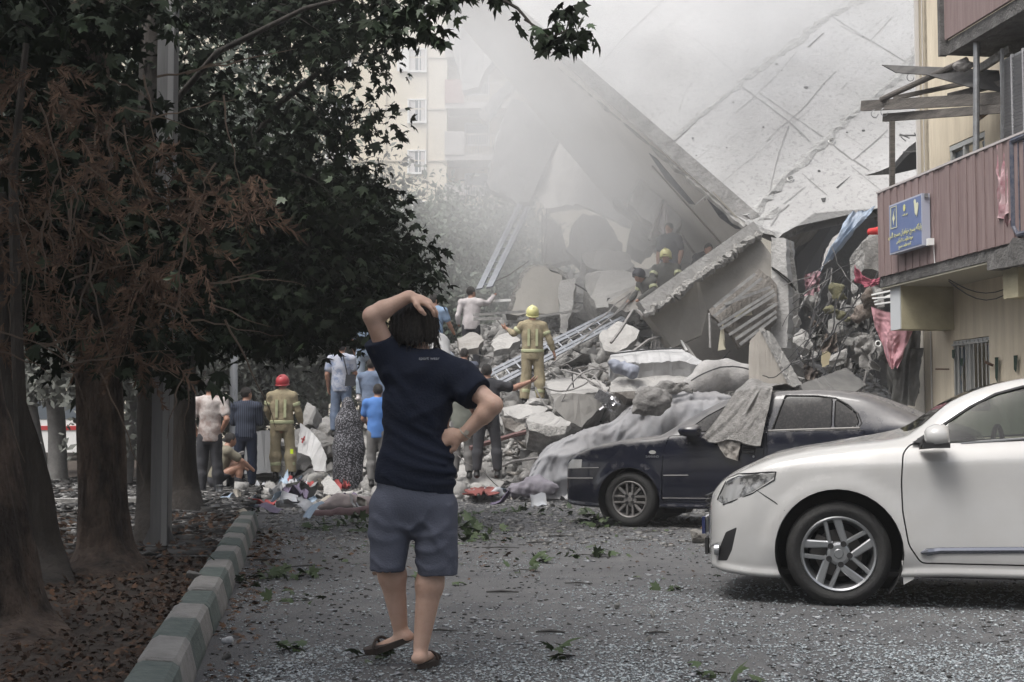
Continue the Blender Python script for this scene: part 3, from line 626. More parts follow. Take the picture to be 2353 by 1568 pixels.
mb = MB(); polyslab(mb, ragged([bp(15.0, -.03, 2.82), bp(12.6, -.03, 2.80), bp(12.6, -.03, 3.1), bp(14.0, -.03, 3.12), bp(15.0, -.03, 3.0)], .12, .03, 4), -V, .3); mb.build('broken_slab_edge', m_conc, RB)
an = empty('antenna', BP(2119, 420, 19), 0, 'bent metal aerial with broken arms behind the pergola post', 'aerial')
for (p0, p1, w) in (((2119, 300), (2119, 420), .05), ((2067, 312), (2145, 311), .03), ((2075, 350), (2145, 345), .03), ((2067, 308), (2090, 318), .02), ((2119, 370), (2140, 392), .02), ((2070, 315), (2082, 325), .015), ((2100, 305), (2110, 318), .015)):
    MB().bar(BP(*p0, 19), BP(*p1, 19), w, w * .6).build('arm', m_steel, an)
# small poster strip at the right edge by the window
tag(MB().prism([bp(15.55, .78, 1.62), bp(15.1, .78, 1.60), bp(15.1, .78, 2.45), bp(15.55, .78, 2.45)], V * .01).build('poster', mat('poster_yellow', (.34, .33, .12), .7, (.05, .10, .06), 5, contrast=(.5, .54))), 'yellow and green poster strip on the cream wall right of the barred window', 'poster')
# ------------------------------------------------------------------ cars
def interp(xs, ys, x):                                      # smooth, overshoot-free (monotone cubic)
    xs, ys = np.array(xs, float), np.array(ys, float); d = np.diff(ys) / np.diff(xs); m = np.zeros(len(xs)); m[0], m[-1] = d[0], d[-1]
    for i in range(1, len(xs) - 1):
        m[i] = 0 if d[i - 1] * d[i] <= 0 else 2 * d[i - 1] * d[i] / (d[i - 1] + d[i])
    x = np.asarray(x, float); i = np.clip(np.searchsorted(xs, x) - 1, 0, len(xs) - 2); h = xs[i + 1] - xs[i]; t = (x - xs[i]) / h
    return (2 * t**3 - 3 * t**2 + 1) * ys[i] + (t**3 - 2 * t**2 + t) * h * m[i] + (-2 * t**3 + 3 * t**2) * ys[i + 1] + (t**3 - t**2) * h * m[i + 1]
def inpoly(p, poly):
    x, y = p; c_ = False; n = len(poly)
    for i in range(n):
        (x1, y1), (x2, y2) = poly[i], poly[(i + 1) % n]
        if (y1 > y) != (y2 > y) and x < (x2 - x1) * (y - y1) / (y2 - y1) + x1: c_ = not c_
    return c_
def cut(bm_, poly, ax, pred):
    """cut a projected outline into the mesh (ax: the axis it is projected along); returns the faces inside"""
    k = (0, 2) if ax == 'y' else (0, 1); n = len(poly)
    for i in range(n):
        a, b = poly[i], poly[(i + 1) % n]; L_ = math.hypot(b[0] - a[0], b[1] - a[1])
        if L_ < 1e-5: continue
        lo = (min(a[0], b[0]) - .004, min(a[1], b[1]) - .004); hi = (max(a[0], b[0]) + .004, max(a[1], b[1]) + .004)
        fs = []
        for f in bm_.faces:
            q = [(v.co[k[0]], v.co[k[1]]) for v in f.verts]
            if max(t[0] for t in q) < lo[0] or min(t[0] for t in q) > hi[0] or max(t[1] for t in q) < lo[1] or min(t[1] for t in q) > hi[1]: continue
            if pred(f.calc_center_median()): fs.append(f)
        if not fs: continue
        nn = [0, 0, 0]; nn[k[0]] = -(b[1] - a[1]) / L_; nn[k[1]] = (b[0] - a[0]) / L_; co = [0, 0, 0]; co[k[0]], co[k[1]] = a
        es = {e for f in fs for e in f.edges}; vs = {v for f in fs for v in f.verts}
        bmesh.ops.bisect_plane(bm_, geom=fs + list(es) + list(vs), plane_co=co, plane_no=nn, dist=1e-5)
    out = []
    for f in bm_.faces:
        c_ = f.calc_center_median()
        if pred(c_) and inpoly((c_[k[0]], c_[k[1]]), poly): out.append(f)
    return out
def inset2(poly, d):
    n = len(poly); cx = sum(p[0] for p in poly) / n; cy = sum(p[1] for p in poly) / n; out = []
    ar = sum(poly[i][0] * poly[(i + 1) % n][1] - poly[(i + 1) % n][0] * poly[i][1] for i in range(n)); sg = 1 if ar > 0 else -1
    for i in range(n):
        a, b, c_ = poly[i - 1], poly[i], poly[(i + 1) % n]
        d1 = Vector((b[0] - a[0], b[1] - a[1])).normalized(); d2 = Vector((c_[0] - b[0], c_[1] - b[1])).normalized()
        n1 = Vector((-d1.y, d1.x)) * sg; n2 = Vector((-d2.y, d2.x)) * sg; m = (n1 + n2); m = m.normalized() if m.length > 1e-6 else n1
        out.append((b[0] + m.x * d, b[1] + m.y * d))
    return out
def roundpoly(poly, r, k=3):
    out = []; n = len(poly)
    for i in range(n):
        a, b, c_ = Vector(poly[i - 1]), Vector(poly[i]), Vector(poly[(i + 1) % n]); rr = min(r, (a - b).length * .45, (c_ - b).length * .45)
        p0 = b + (a - b).normalized() * rr; p1 = b + (c_ - b).normalized() * rr
        for j in range(k + 1):
            t = j / k; q = p0 * (1 - t) ** 2 + b * 2 * t * (1 - t) + p1 * t * t; out.append((q.x, q.y))
    return out
def circle(cx, cz, r, n=36, a0=0, a1=360):
    return [(cx + r * math.cos(R(a0 + (a1 - a0) * i / n)), cz + r * math.sin(R(a0 + (a1 - a0) * i / n))) for i in range(n)]
class Car:
    def __init__(s, name, loc, th, label, cat, xs, rows, yc, nx=130, nr=5):
        """rows: list of (x list, half width list, z list)"""
        s.root = empty(name, loc, -th, label, cat); s.yc = yc; s.bm = bmesh.new(); s.parts = {}
        X = np.unique(np.concatenate([np.linspace(xs[0], xs[1], nx), xs[0] + np.array([0, .01, .02, .035, .06, .09, .13]), xs[1] - np.array([.01, .03, .06, .1])]))
        W_ = np.array([interp(r[0], r[1], X) for r in rows]); Z_ = np.array([interp(r[0], r[2], X) for r in rows])
        t = np.arange(len(rows)); T = np.linspace(0, len(rows) - 1, (len(rows) - 1) * nr + 1)
        def sm(A):                                          # Catmull-Rom across the rows, softened
            out = np.zeros((len(T), len(X)))
            for i, u in enumerate(T):
                j = min(int(u), len(rows) - 2); f = u - j; p0, p1, p2, p3 = A[max(j - 1, 0)], A[j], A[j + 1], A[min(j + 2, len(rows) - 1)]
                k = .33; m1, m2 = k * (p2 - p0), k * (p3 - p1)
                out[i] = (2*f**3 - 3*f**2 + 1) * p1 + (f**3 - 2*f**2 + f) * m1 + (-2*f**3 + 3*f**2) * p2 + (f**3 - f**2) * m2
            return out
        W2, Z2 = sm(W_), sm(Z_); n = len(T); V_ = []
        for i in range(n): V_.append([s.bm.verts.new((X[j], yc - W2[i, j], Z2[i, j])) for j in range(len(X))])
        V2 = []
        for i in range(n):
            V2.append(V_[i] if (i in (0, n - 1)) else [s.bm.verts.new((X[j], yc + W2[i, j], Z2[i, j])) for j in range(len(X))])
        for VV, fl in ((V_, 0), (V2, 1)):
            for i in range(n - 1):
                for j in range(len(X) - 1):
                    q = [VV[i][j], VV[i][j + 1], VV[i + 1][j + 1], VV[i + 1][j]]; s.bm.faces.new(q[::-1] if fl else q)
        s.bm.faces.new([V_[i][0] for i in range(n)] + [V2[i][0] for i in range(n - 2, 0, -1)])
        s.bm.faces.new(([V_[i][-1] for i in range(n)] + [V2[i][-1] for i in range(n - 2, 0, -1)])[::-1])
        bmesh.ops.recalc_face_normals(s.bm, faces=s.bm.faces[:])
        s.side = lambda c_: abs(c_.y - yc) > .42
        s.near = lambda c_: c_.y - yc < -.42
        s.top = lambda c_: c_.z > .8
    def take(s, faces, name, mt, parent=None, push=0.0, smooth=True):
        if not faces: return None
        if name in ('door', 'window'):
            a_ = [f for f in faces if f.calc_center_median().y < s.yc]; b_ = [f for f in faces if f.calc_center_median().y >= s.yc]
            if a_ and b_:
                s.take(b_, name, mt, parent, push, smooth); faces = a_
        b2 = bmesh.new(); mp = {}
        for f in faces:
            for v in f.verts:
                if v not in mp: mp[v] = b2.verts.new(v.co + (v.normal * push if push else Vector((0, 0, 0))))
        for f in faces:
            try: nf = b2.faces.new([mp[v] for v in f.verts]); nf.smooth = smooth
            except ValueError: pass
        bmesh.ops.delete(s.bm, geom=faces, context='FACES')
        me = bpy.data.meshes.new(name); b2.to_mesh(me); b2.free(); me.materials.append(mt)
        o = bpy.data.objects.new(name, me); COL.objects.link(o); o.parent = parent or s.root; return o
    def gap(s, poly, w, ax='y', pred=None):
        pred = pred or s.side
        cut(s.bm, poly, ax, pred); ip = inset2(poly, w); f2 = cut(s.bm, ip, ax, pred); ins = set(f2); k = (0, 2) if ax == 'y' else (0, 1)
        kill = [f for f in s.bm.faces if f not in ins and pred(f.calc_center_median()) and inpoly((f.calc_center_median()[k[0]], f.calc_center_median()[k[1]]), poly)]
        bmesh.ops.delete(s.bm, geom=kill, context='FACES')
        return [f for f in s.bm.faces if pred(f.calc_center_median()) and inpoly((f.calc_center_median()[k[0]], f.calc_center_median()[k[1]]), ip)]
    def ysurf(s, x, z):                                     # near-side surface at x, z
        best = None
        for v in s.bm.verts:
            if v.co.y < s.yc - .3:
                d = (v.co.x - x) ** 2 + (v.co.z - z) ** 2
                if best is None or d < best[0]: best = (d, v.co.y)
        return best[1]
    def finish(s, mt):
        for f in s.bm.faces: f.smooth = True
        me = bpy.data.meshes.new('body'); s.bm.normal_update(); s.bm.to_mesh(me); s.bm.free(); me.materials.append(mt)
        o = bpy.data.objects.new('body', me); COL.objects.link(o); o.parent = s.root; s.body = o
        return o
    def add(s, mb, name, mt, parent=None, smooth=False):
        return mb.build(name, mt, parent or s.root, smooth, local=True)

m_tyre = mat('tyre_rubber', (.009, .009, .0095), .75, (.02, .02, .019), 6, .3, 60)
m_rim = mat('alloy', (.36, .37, .38), .34, metal=.85); m_rim2 = mat('dull_alloy', (.22, .21, .205), .5, (.14, .135, .13), 12, metal=.5)
m_blk = mat('black_plastic', (.012, .012, .013), .6); m_void = mat('wheel_well_black', (.004, .004, .004), .95)
m_disc = mat('brake_steel', (.10, .095, .09), .5, metal=.7)
def wheel(car, x, y0, r, rr, w, style, flip=1, spin=0, steer=0):
    """y0: outer face; flip=1 near side (outer face towards -y)"""
    t = MB(); g = flip
    prof = [(rr - .012, .035), (rr + .005, .012), (rr + .03, .004), ((r + rr) / 2, -.006), (r - .035, .004), (r - .012, .018), (r - .002, .04), (r, w * .5), (r - .002, w - .04), (r - .03, w - .005), (rr, w - .02)]
    t.lathe([(a, b) for a, b in prof], 72, 'y')
    wo_ = empty('wheel', (x, y0, r)); wo_.parent = car.root; wo_.rotation_euler = (0, spin, steer)
    if g < 0: wo_.scale = (1, -1, 1)
    t.build('tyre', m_tyre, wo_, True, local=True)
    mr = m_rim if style == 'twin' else m_rim2
    b = MB(); b.lathe([(rr + .004, .012), (rr - .004, .004), (rr - .016, .01), (rr - .02, .03), (rr - .035, .08), (rr - .05, w - .03)], 64, 'y')
    def sp(a, off0, off1, w0, w1, r0, r1, th=.022, y=.03, y2=.022):
        d = Vector((math.cos(a), 0, math.sin(a))); e = Vector((-math.sin(a), 0, math.cos(a)))
        q = [d * r0 + e * (off0 - w0 / 2), d * r0 + e * (off0 + w0 / 2), d * r1 + e * (off1 + w1 / 2), d * r1 + e * (off1 - w1 / 2)]
        f = [v + Vector((0, y if i < 2 else y2, 0)) for i, v in enumerate(q)]; k = [v + Vector((0, .045 + th, 0)) for v in q]
        inn = [(f[0] * .84 + f[1] * .16) + Vector((0, -.006, 0)), (f[1] * .84 + f[0] * .16) + Vector((0, -.006, 0)), (f[2] * .84 + f[3] * .16) + Vector((0, -.006, 0)), (f[3] * .84 + f[2] * .16) + Vector((0, -.006, 0))]
        b.add(f + k + inn, [(0, 1, 5, 4), (1, 2, 6, 5), (2, 3, 7, 6), (3, 0, 4, 7), (8, 9, 10, 11), (0, 8, 9, 1)[::1], (1, 9, 10, 2), (2, 10, 11, 3), (3, 11, 8, 0)])
    hub = MB()
    if style == 'twin':
        for i in range(5):
            a = R(100 + 72 * i)
            sp(a, -.052, -.030, .040, .056, .045, rr - .012); sp(a, .040, .046, .026, .030, .045, rr - .012)
        b.lathe([(.0, .026), (.055, .026), (.072, .032), (.078, .06)], 30, 'y'); hub.lathe([(0, .02), (.026, .020), (.030, .024), (.031, .03)], 24, 'y'); nn = 5; nr_ = .0572 + .012; a0 = 64
    else:
        for i in range(4):
            a = R(90 * i)
            sp(a, -.030, -.036, .022, .028, .05, rr - .01); sp(a, .030, .036, .022, .028, .05, rr - .01); sp(a + R(45), 0, 0, .030, .034, .075, rr - .01, y=.034)
        b.lathe([(.0, .03), (.05, .03), (.078, .036), (.082, .06)], 30, 'y'); hub.lathe([(0, .022), (.028, .022), (.033, .028)], 24, 'y'); nn = 4; nr_ = .052; a0 = 45
    bo = b.build('rim', mr, wo_, False, local=True)
    for i in range(nn):
        a = R(a0 + 360 / nn * i); cx_, cz_ = nr_ * math.cos(a), nr_ * math.sin(a)
        q = MB(); q.lathe([(.012, .020), (.019, .020), (.019, .034)], 12, 'y', (cx_, 0, cz_)); q.lathe([(0, .0225), (.012, .0225)], 10, 'y', (cx_, 0, cz_)); q.build('wheel_nut', m_blk, bo, local=True)
    hub.build('centre_cap', mr, bo, False, local=True)
    d = MB(); d.lathe([(0, .085), (.15, .085), (.15, .1), (0, .1)], 40, 'y'); d.box((-.13, .08, .05), (.06, .05, .13), (0, .4, 0)); d.build('brake_disc', m_disc, wo_, local=True)
    k = MB(); k.lathe([(0, .13), (rr - .01, .13)], 30, 'y'); k.build('wheel_back', m_void, wo_, local=True)
    return wo_
def well(car, x, z, r, y0=-.02, y1=.3):
    for s_, (a, b_) in ((1, (y0, y1)), (-1, (2 * car.yc - y1, 2 * car.yc - y0))):
        m = MB(); pts = [(x + r * math.cos(R(t)), z + r * math.sin(R(t))) for t in range(-40, 221, 10)]
        vs = [(p[0], a, p[1]) for p in pts] + [(p[0], b_, p[1]) for p in pts]; n = len(pts)
        m.add(vs, [(i, i + 1, n + i + 1, n + i) for i in range(n - 1)] + [tuple(range(n, 2 * n)) if s_ == 1 else tuple(range(n))]); car.add(m, 'wheel_well', m_void)
def edge_tube(mb, car, pts, r, off=0.0, n=5):
    mb.tube([(x, car.ysurf(x, z) - off, z) for x, z in pts], r, n)
def densify(pts, step=.05):
    out = []
    for i in range(len(pts) - 1):
        a, b = Vector(pts[i]), Vector(pts[i + 1]); k = max(1, int((b - a).length / step))
        out += [tuple(a.lerp(b, j / k)) for j in range(k)]
    return out + [tuple(pts[-1])]

def glassmat(name, tint, dust=0):
    m = bpy.data.materials.new(name); m.use_nodes = True; n, l = m.node_tree.nodes, m.node_tree.links; n.clear()
    o = n.new('ShaderNodeOutputMaterial'); t = n.new('ShaderNodeBsdfTransparent'); t.inputs[0].default_value = (*tint, 1)
    g_ = n.new('ShaderNodeBsdfGlossy'); g_.inputs['Roughness'].default_value = .03; g_.inputs[0].default_value = (.9, .9, .9, 1); fr = n.new('ShaderNodeFresnel'); fr.inputs[0].default_value = 1.5
    mx = n.new('ShaderNodeMixShader'); l.new(fr.outputs[0], mx.inputs[0]); l.new(t.outputs[0], mx.inputs[1]); l.new(g_.outputs[0], mx.inputs[2]); l.new(mx.outputs[0], o.inputs[0]); return m
# ---- white car
P_w = mat('white_paint', (.47, .47, .465), .22, (.435, .43, .42), 2.5, coat=1, dust=.6, dustcol=(.43, .42, .395))
WX = [-.93, -.885, -.80, -.70, -.58, -.40, 0, .4, .72, .94, 1.2, 1.6, 2.2, 2.7, 3.05, 3.3, 3.6, 3.78, 3.86]
WW = [.52, .70, .80, .845, .875, .895, .91, .915, .915, .915, .915, .915, .91, .905, .90, .885, .85, .79, .68]
def Z(*a): return list(a)
zb = Z(.235, .21, .19, .18, .17, .165, .17, .19, .20, .20, .20, .20, .20, .20, .21, .22, .24, .27, .30)
zc = Z(.50, .54, .60, .66, .74, .82, .885, .905, .92, .93, .945, .96, .975, .985, .985, .98, .95, .90, .82)
z4 = Z(.58, .655, .735, .79, .845, .905, .975, 1.015, 1.022, 1.035, 1.055, 1.065, 1.08, 1.09, 1.09, 1.085, 1.06, 1.0, .92)
z5 = Z(.62, .70, .775, .825, .875, .935, 1.01, 1.065, 1.285, 1.375, 1.43, 1.455, 1.44, 1.36, 1.23, 1.12, 1.085, 1.03, .95)
f5 = Z(.86, .86, .86, .86, .86, .86, .85, .83, .78, .765, .76, .755, .755, .76, .78, .81, .82, .82, .82)
z6 = Z(.64, .725, .80, .85, .90, .962, 1.037, 1.09, 1.315, 1.405, 1.458, 1.48, 1.465, 1.385, 1.255, 1.14, 1.10, 1.045, .96)
z7 = Z(.65, .735, .81, .86, .91, .975, 1.05, 1.13, 1.325, 1.415, 1.468, 1.49, 1.475, 1.395, 1.27, 1.15, 1.105, 1.05, .965)
WX = [x_ if x_ > -.4 else -.4 + (x_ + .4) * .87 for x_ in WX]
W_ = np.array(WW)
rows = [(WX, W_ * 0, zb), (WX, W_ * .92, zb), (WX, W_ * .975, list(np.array(zb) + .07)), (WX, W_ * .995, [.37 + .0 * i for i in WX]), (WX, W_ * 1.0, list(np.array(zc) - .18)), (WX, W_ * .985, zc),
        (WX, W_ * .945, z4), (WX, W_ * np.array(f5), z5), (WX, W_ * np.array(f5) * .62, z6), (WX, W_ * 0, z7)]
TW = R(14)
wc = Car('parked_car', (2.083, 8.94, 0), TW, 'white saloon car with twin-spoke alloy wheels parked nose to the left', 'car', (WX[0], WX[-1]), rows, .885)
AR = .402
def flare(car, x0, z0, r0, amp, wid):
    for v in car.bm.verts:
        if abs(v.co.y - car.yc) < .5: continue
        r_ = math.hypot(v.co.x - x0, v.co.z - z0)
        if v.co.z > z0 - .1 and r0 - .05 < r_ < r0 + wid:
            t = max(0, min(1, (r0 + wid - r_) / wid)); t = min(1, t * 2.2); v.co.y += amp * (t * t * (3 - 2 * t)) * (1 if v.co.y > car.yc else -1) * max(0, min(1, (v.co.z - z0 + .1) / .12))
for xx in (0, 2.775):
    flare(wc, xx, .345, AR, .016, .085)
for v in wc.bm.verts:                                       # shoulder crease along the doors
    if abs(v.co.y - wc.yc) > .5 and -.3 < v.co.x < 3.4:
        zc_ = .885 + .05 * v.co.x; d_ = v.co.z - zc_
        if -.16 < d_ < .10: v.co.y += (.016 * (1 - d_ / .10) if d_ > 0 else .016 * (1 + d_ / .16)) * (1 if v.co.y > wc.yc else -1) * min(1, (v.co.x + .3) / .5)
for xx in (0, 2.775):
    bmesh.ops.delete(wc.bm, geom=cut(wc.bm, circle(xx, .345, AR, 40), 'y', wc.side), context='FACES')
fd = wc.gap(roundpoly([(.452, 1.040), (.400, .98), (.386, .80), (.391, .61), (.425, .40), (.50, .285), (1.43, .285), (1.45, .7), (1.44, 1.075)], .03), .009)
wc.take(fd, 'door', P_w)
rd = wc.gap(roundpoly([(1.465, 1.07), (1.475, .7), (1.455, .285), (2.25, .285), (2.33, .5), (2.42, .75), (2.50, 1.0), (2.45, 1.08)], .03), .009)
wc.take(rd, 'door', P_w)
Gm = glassmat('tinted_glass', (.30, .36, .33))
gl = roundpoly([(.50, 1.050), (.60, 1.035), (1.14, 1.078), (1.40, 1.092), (1.40, 1.405), (1.147, 1.39), (.98, 1.345), (.822, 1.262), (.68, 1.165)], .012)
gA = roundpoly([(1.47, 1.095), (2.2, 1.115), (2.2, 1.39), (1.8, 1.418), (1.47, 1.41)], .02); gB = roundpoly([(2.25, 1.117), (2.62, 1.13), (2.62, 1.2), (2.40, 1.33), (2.25, 1.378)], .02)
for gp in (gl, gA, gB): wc.take(cut(wc.bm, gp, 'y', wc.side), 'window', Gm)
wc.take(cut(wc.bm, [(.53, .885 - .665), (.43, .885 - .35), (.41, .885), (.43, .885 + .35), (.53, .885 + .665), (1.06, .885 + .56), (1.14, .885 + .25), (1.15, .885), (1.14, .885 - .25), (1.06, .885 - .56)], 'z', wc.top), 'windscreen', Gm)
wc.take(cut(wc.bm, [(2.55, .3), (2.5, .885), (2.55, 1.47), (3.15, 1.5), (3.2, .885), (3.15, .27)], 'z', wc.top), 'rear_window', Gm)
hp = roundpoly([(-.78, .655), (-.715, .79), (-.64, .822), (-.40, .842), (-.385, .835), (-.42, .80), (-.543, .718), (-.656, .667), (-.74, .635)], .008)
for k_, s_ in ((0, wc.near), (1, lambda c_: c_.y - wc.yc > .42)):
    ho = wc.take(cut(wc.bm, hp, 'y', s_), 'headlight', mat('lamp_lens', (.24, .24, .235), .08, (.05, .05, .05), 9, spec=.9, coat=1, contrast=(.45, .55)))
    fo = wc.take(cut(wc.bm, roundpoly([(-.645, .49), (-.72, .455), (-.765, .35), (-.78, .262), (-.715, .268), (-.68, .34)], .01), 'y', s_), 'fog_lamp_recess', m_blk)
ys = wc.ysurf
sb = MB(); edge_tube(sb, wc, densify([(-.52, .735), (-.40, .66), (-.335, .605)], .03), .004, -.001); wc.add(sb, 'bumper_gap', m_blk)
hb = MB(); edge_tube(hb, wc, densify([(-.78, .66), (-.715, .80), (-.64, .832), (-.39, .852), (-.40, .80), (-.54, .712), (-.74, .63)], .03), .005, 0); wc.add(hb, 'headlight_rim', m_blk)
fg = MB(); fg.lathe([(0, .0), (.035, .0), (.04, .03)], 16, 'x', (-.80, .12, .335)); wc.add(fg, 'fog_lamp', m_rim)
ct = MB(); edge_tube(ct, wc, densify([(.47, 1.043), (.60, 1.028), (1.14, 1.070), (1.8, 1.10), (2.6, 1.122)], .05), .007, .003); wc.add(ct, 'chrome_beltline', m_rim)
sc = MB(); L_ = densify([(.50, .355), (.62, .372), (1.1, .385), (1.43, .388)], .04); sc.tube([(x, ys(x, z) - .004, z) for x, z in L_], [.006] + [.024] * (len(L_) - 1), 8); wc.add(sc, 'sill_moulding', mat('grey_chrome', (.17, .18, .21), .2, metal=.8))
dk = MB(); edge_tube(dk, wc, densify([(.50, 1.06), (.68, 1.172), (.822, 1.268), (.98, 1.35), (1.147, 1.397), (1.5, 1.413)], .05), .011, .002); wc.add(dk, 'door_seal', m_blk)
fx = MB(); fx.prism([(.385, .0, .30), (.43, .0, .30), (.46, .0, .19), (.395, .0, .150)], (0, .05, 0)); wc.add(fx, 'mud_flap', P_w)
mi = MB(); n_ = 10                                          # door mirror
vs = []; prof = [(0, .035, .03), (.02, .06, .055), (.07, .072, .075), (.13, .066, .075), (.165, .052, .06), (.175, .035, .04)]
for (dx_, a, b_) in prof:
    for j in range(12):
        t = 2 * math.pi * j / 12; vs.append((.53 + dx_ * .85, -.135 + a * 1.25 * math.cos(t), 1.085 + b_ * math.sin(t)))
fs = [tuple(range(11, -1, -1)), tuple(range(60, 72))] + [(r_ * 12 + j, r_ * 12 + (j + 1) % 12, (r_ + 1) * 12 + (j + 1) % 12, (r_ + 1) * 12 + j) for r_ in range(5) for j in range(12)]
mi.add(vs, fs); mo = wc.add(mi, 'mirror', P_w, smooth=True)
a_ = MB(); a_.prism([(.50, -.02, 1.0), (.66, -.02, 1.015), (.63, -.13, 1.045), (.52, -.13, 1.04)], (0, 0, .03)); a_.box((.60, -.14, 1.028), (.16, .12, .03)); wc.add(a_, 'mirror_foot', m_blk, mo)
a_ = MB(); a_.prism([(.46, .0, 1.045), (.60, .0, 1.04), (.60, .035, 1.12)], (0, .03, 0)); wc.add(a_, 'quarter_panel', m_blk)
sd_ = MB()                                                  # cabin seen through the glass
for yy in (.50, 1.27):
    sd_.box((1.55, yy, .62), (.5, .5, .16)).box((1.85, yy, .95), (.16, .48, .62), (0, .22, 0)).box((1.93, yy, 1.27), (.09, .26, .16), (0, .2, 0))
sd_.box((.80, .885, .93), (.35, 1.4, .22)); sd_.box((1.6, .885, .36), (2.3, 1.5, .06)); wc.add(sd_, 'seats', mat('cabin_trim', (.03, .03, .03), .8))
st = MB(); st.tube([(1.02 + .05 * math.cos(R(t)), .50 + .18 * math.cos(R(t)), .98 + .17 * math.sin(R(t))) for t in range(0, 361, 20)], .016, 6, caps=False); wc.add(st, 'steering_wheel', _M['cabin_trim'])
lp = MB(); lp.box((-.915, .885, .46), (.02, .50, .11)); lpo = wc.add(lp, 'licence_plate', mat('plate_white', (.55, .56, .58), .5)); MB().box((-.92, .60, .46), (.022, .06, .115)).build('plate_band', mat('plate_blue', (.012, .02, .08), .5), lpo, local=True)
gr_ = MB()
for k_ in range(4): gr_.box((-.892, .885, .50 + k_ * .035 + .06), (.02, .75, .012))
gr_.box((-.887, .885, .33), (.02, .9, .11)); wc.add(gr_, 'grille', m_blk)
wc.finish(P_w)
for xx in (0, 2.775):
    well(wc, xx, .345, AR - .004)
    wheel(wc, xx, .0, .333, .236, .215, 'twin', 1, 0, R(3) if xx == 0 else 0); wheel(wc, xx, 1.77, .333, .236, .215, 'twin', -1)
MB().box((1.4, .885, .20), (3.6, 1.5, .03)).build('underbody', m_blk, wc.root, local=True)

# ---- dark blue car
P_d = mat('navy_paint', (.0035, .0048, .012), .2, (.005, .0065, .016), 3, coat=.5, dust=.7, dustcol=(.20, .19, .18))
def dustpaint(m):                                           # speckled dust, thickest on what faces up
    pass
DX = [-.83, -.80, -.72, -.60, -.40, 0, .30, .55, .85, 1.2, 1.6, 2.1, 2.55, 2.95, 3.25, 3.5, 3.70, 3.76]
DW = np.array([.55, .68, .76, .81, .84, .855, .86, .86, .86, .86, .86, .86, .86, .855, .845, .82, .77, .70])
db = [.26, .25, .23, .22, .21, .21, .22, .22, .22, .22, .22, .22, .22, .22, .23, .25, .28, .30]
dc = [.55, .60, .66, .70, .74, .80, .83, .85, .86, .87, .88, .89, .90, .90, .90, .89, .85, .80]
d4 = [.66, .71, .765, .82, .885, .955, .985, 1.02, 1.04, 1.055, 1.075, 1.10, 1.125, 1.14, 1.135, 1.10, 1.04, .95]
d5 = [.68, .735, .785, .845, .915, .985, 1.02, 1.15, 1.31, 1.44, 1.485, 1.50, 1.45, 1.31, 1.19, 1.13, 1.06, .97]
d6 = [.69, .745, .80, .86, .935, 1.005, 1.04, 1.17, 1.335, 1.475, 1.525, 1.54, 1.49, 1.35, 1.22, 1.15, 1.07, .98]
df = [.86, .86, .86, .86, .86, .86, .85, .82, .80, .79, .785, .785, .79, .80, .82, .84, .84, .84]
rows = [(DX, DW * 0, db), (DX, DW * .93, db), (DX, DW * .98, list(np.array(db) + .06)), (DX, DW * 1.0, [.42] * 18), (DX, DW * 1.0, list(np.array(dc) - .2)), (DX, DW * .985, dc),
        (DX, DW * .945, d4), (DX, DW * np.array(df), d5), (DX, DW * np.array(df) * .6, d6), (DX, DW * 0, list(np.array(d6) + .012))]
TD = R(22)
dc_ = Car('parked_car', (1.321, 15.8, 0), TD, 'dusty navy blue saloon car with a grey rug over its roof and windscreen', 'car', (DX[0], DX[-1]), rows, .84)
for xx in (0, 2.67):
    flare(dc_, xx, .31, .362, .018, .07); bmesh.ops.delete(dc_.bm, geom=cut(dc_.bm, circle(xx, .31, .362, 36), 'y', dc_.side), context='FACES')
dc_.take(dc_.gap(roundpoly([(.46, 1.03), (.40, .85), (.386, .60), (.39, .30), (1.53, .30), (1.54, .9), (1.52, 1.08)], .03), .008), 'door', P_d)
dc_.take(dc_.gap(roundpoly([(1.55, 1.085), (1.57, .9), (1.56, .30), (2.20, .30), (2.32, .55), (2.55, .85), (2.62, 1.10)], .03), .008), 'door', P_d)
Gd = mat('dusty_glass', (.008, .008, .009), .25, (.05, .047, .044), 42, detail=4, contrast=(.45, .8), spec=.25, dust=.12, dustcol=(.2, .19, .18))
for gp in ([(.66, 1.075), (1.50, 1.10), (1.50, 1.455), (1.18, 1.40), (.88, 1.24)], [(1.64, 1.10), (2.255, 1.125), (2.255, 1.435), (2.10, 1.452), (1.76, 1.46)], [(2.30, 1.127), (2.52, 1.138), (2.545, 1.18), (2.51, 1.27), (2.40, 1.36), (2.30, 1.42)]):
    gp = roundpoly(gp, .03); fs_ = dc_.gap([p for p in inset2(gp, -.012)], .012); dc_.take(fs_, 'window', Gd)
dc_.take(cut(dc_.bm, [(.55, .84 - .62), (.50, .84), (.55, .84 + .62), (1.18, .84 + .52), (1.22, .84), (1.18, .84 - .52)], 'z', dc_.top), 'windscreen', Gd)
dust_top = mat('dust_covered', (.20, .19, .18), .9, (.035, .037, .05), 26, .6, 60, contrast=(.5, .62), detail=3)
dc_.take(cut(dc_.bm, [(2.42, .84 - .56), (2.42, .84), (2.42, .84 + .56), (3.16, .84 + .60), (3.2, .84), (3.16, .84 - .60)], 'z', dc_.top), 'rear_window', dust_top)
dc_.take(cut(dc_.bm, [(-.8, .645), (-.80, .70), (-.72, .752), (-.575, .757), (-.58, .655), (-.70, .645)], 'y', dc_.near), 'headlight', mat('amber_white_lens', (.26, .26, .25), .2, (.36, .36, .35), 9, coat=.6))
def dtube(pts, r, name, mt, off=.004, n=6):
    q = MB(); edge_tube(q, dc_, densify(pts, .06), r, off, n); return dc_.add(q, name, mt)
m_dl = mat('dusty_edge', (.30, .29, .28), .8)
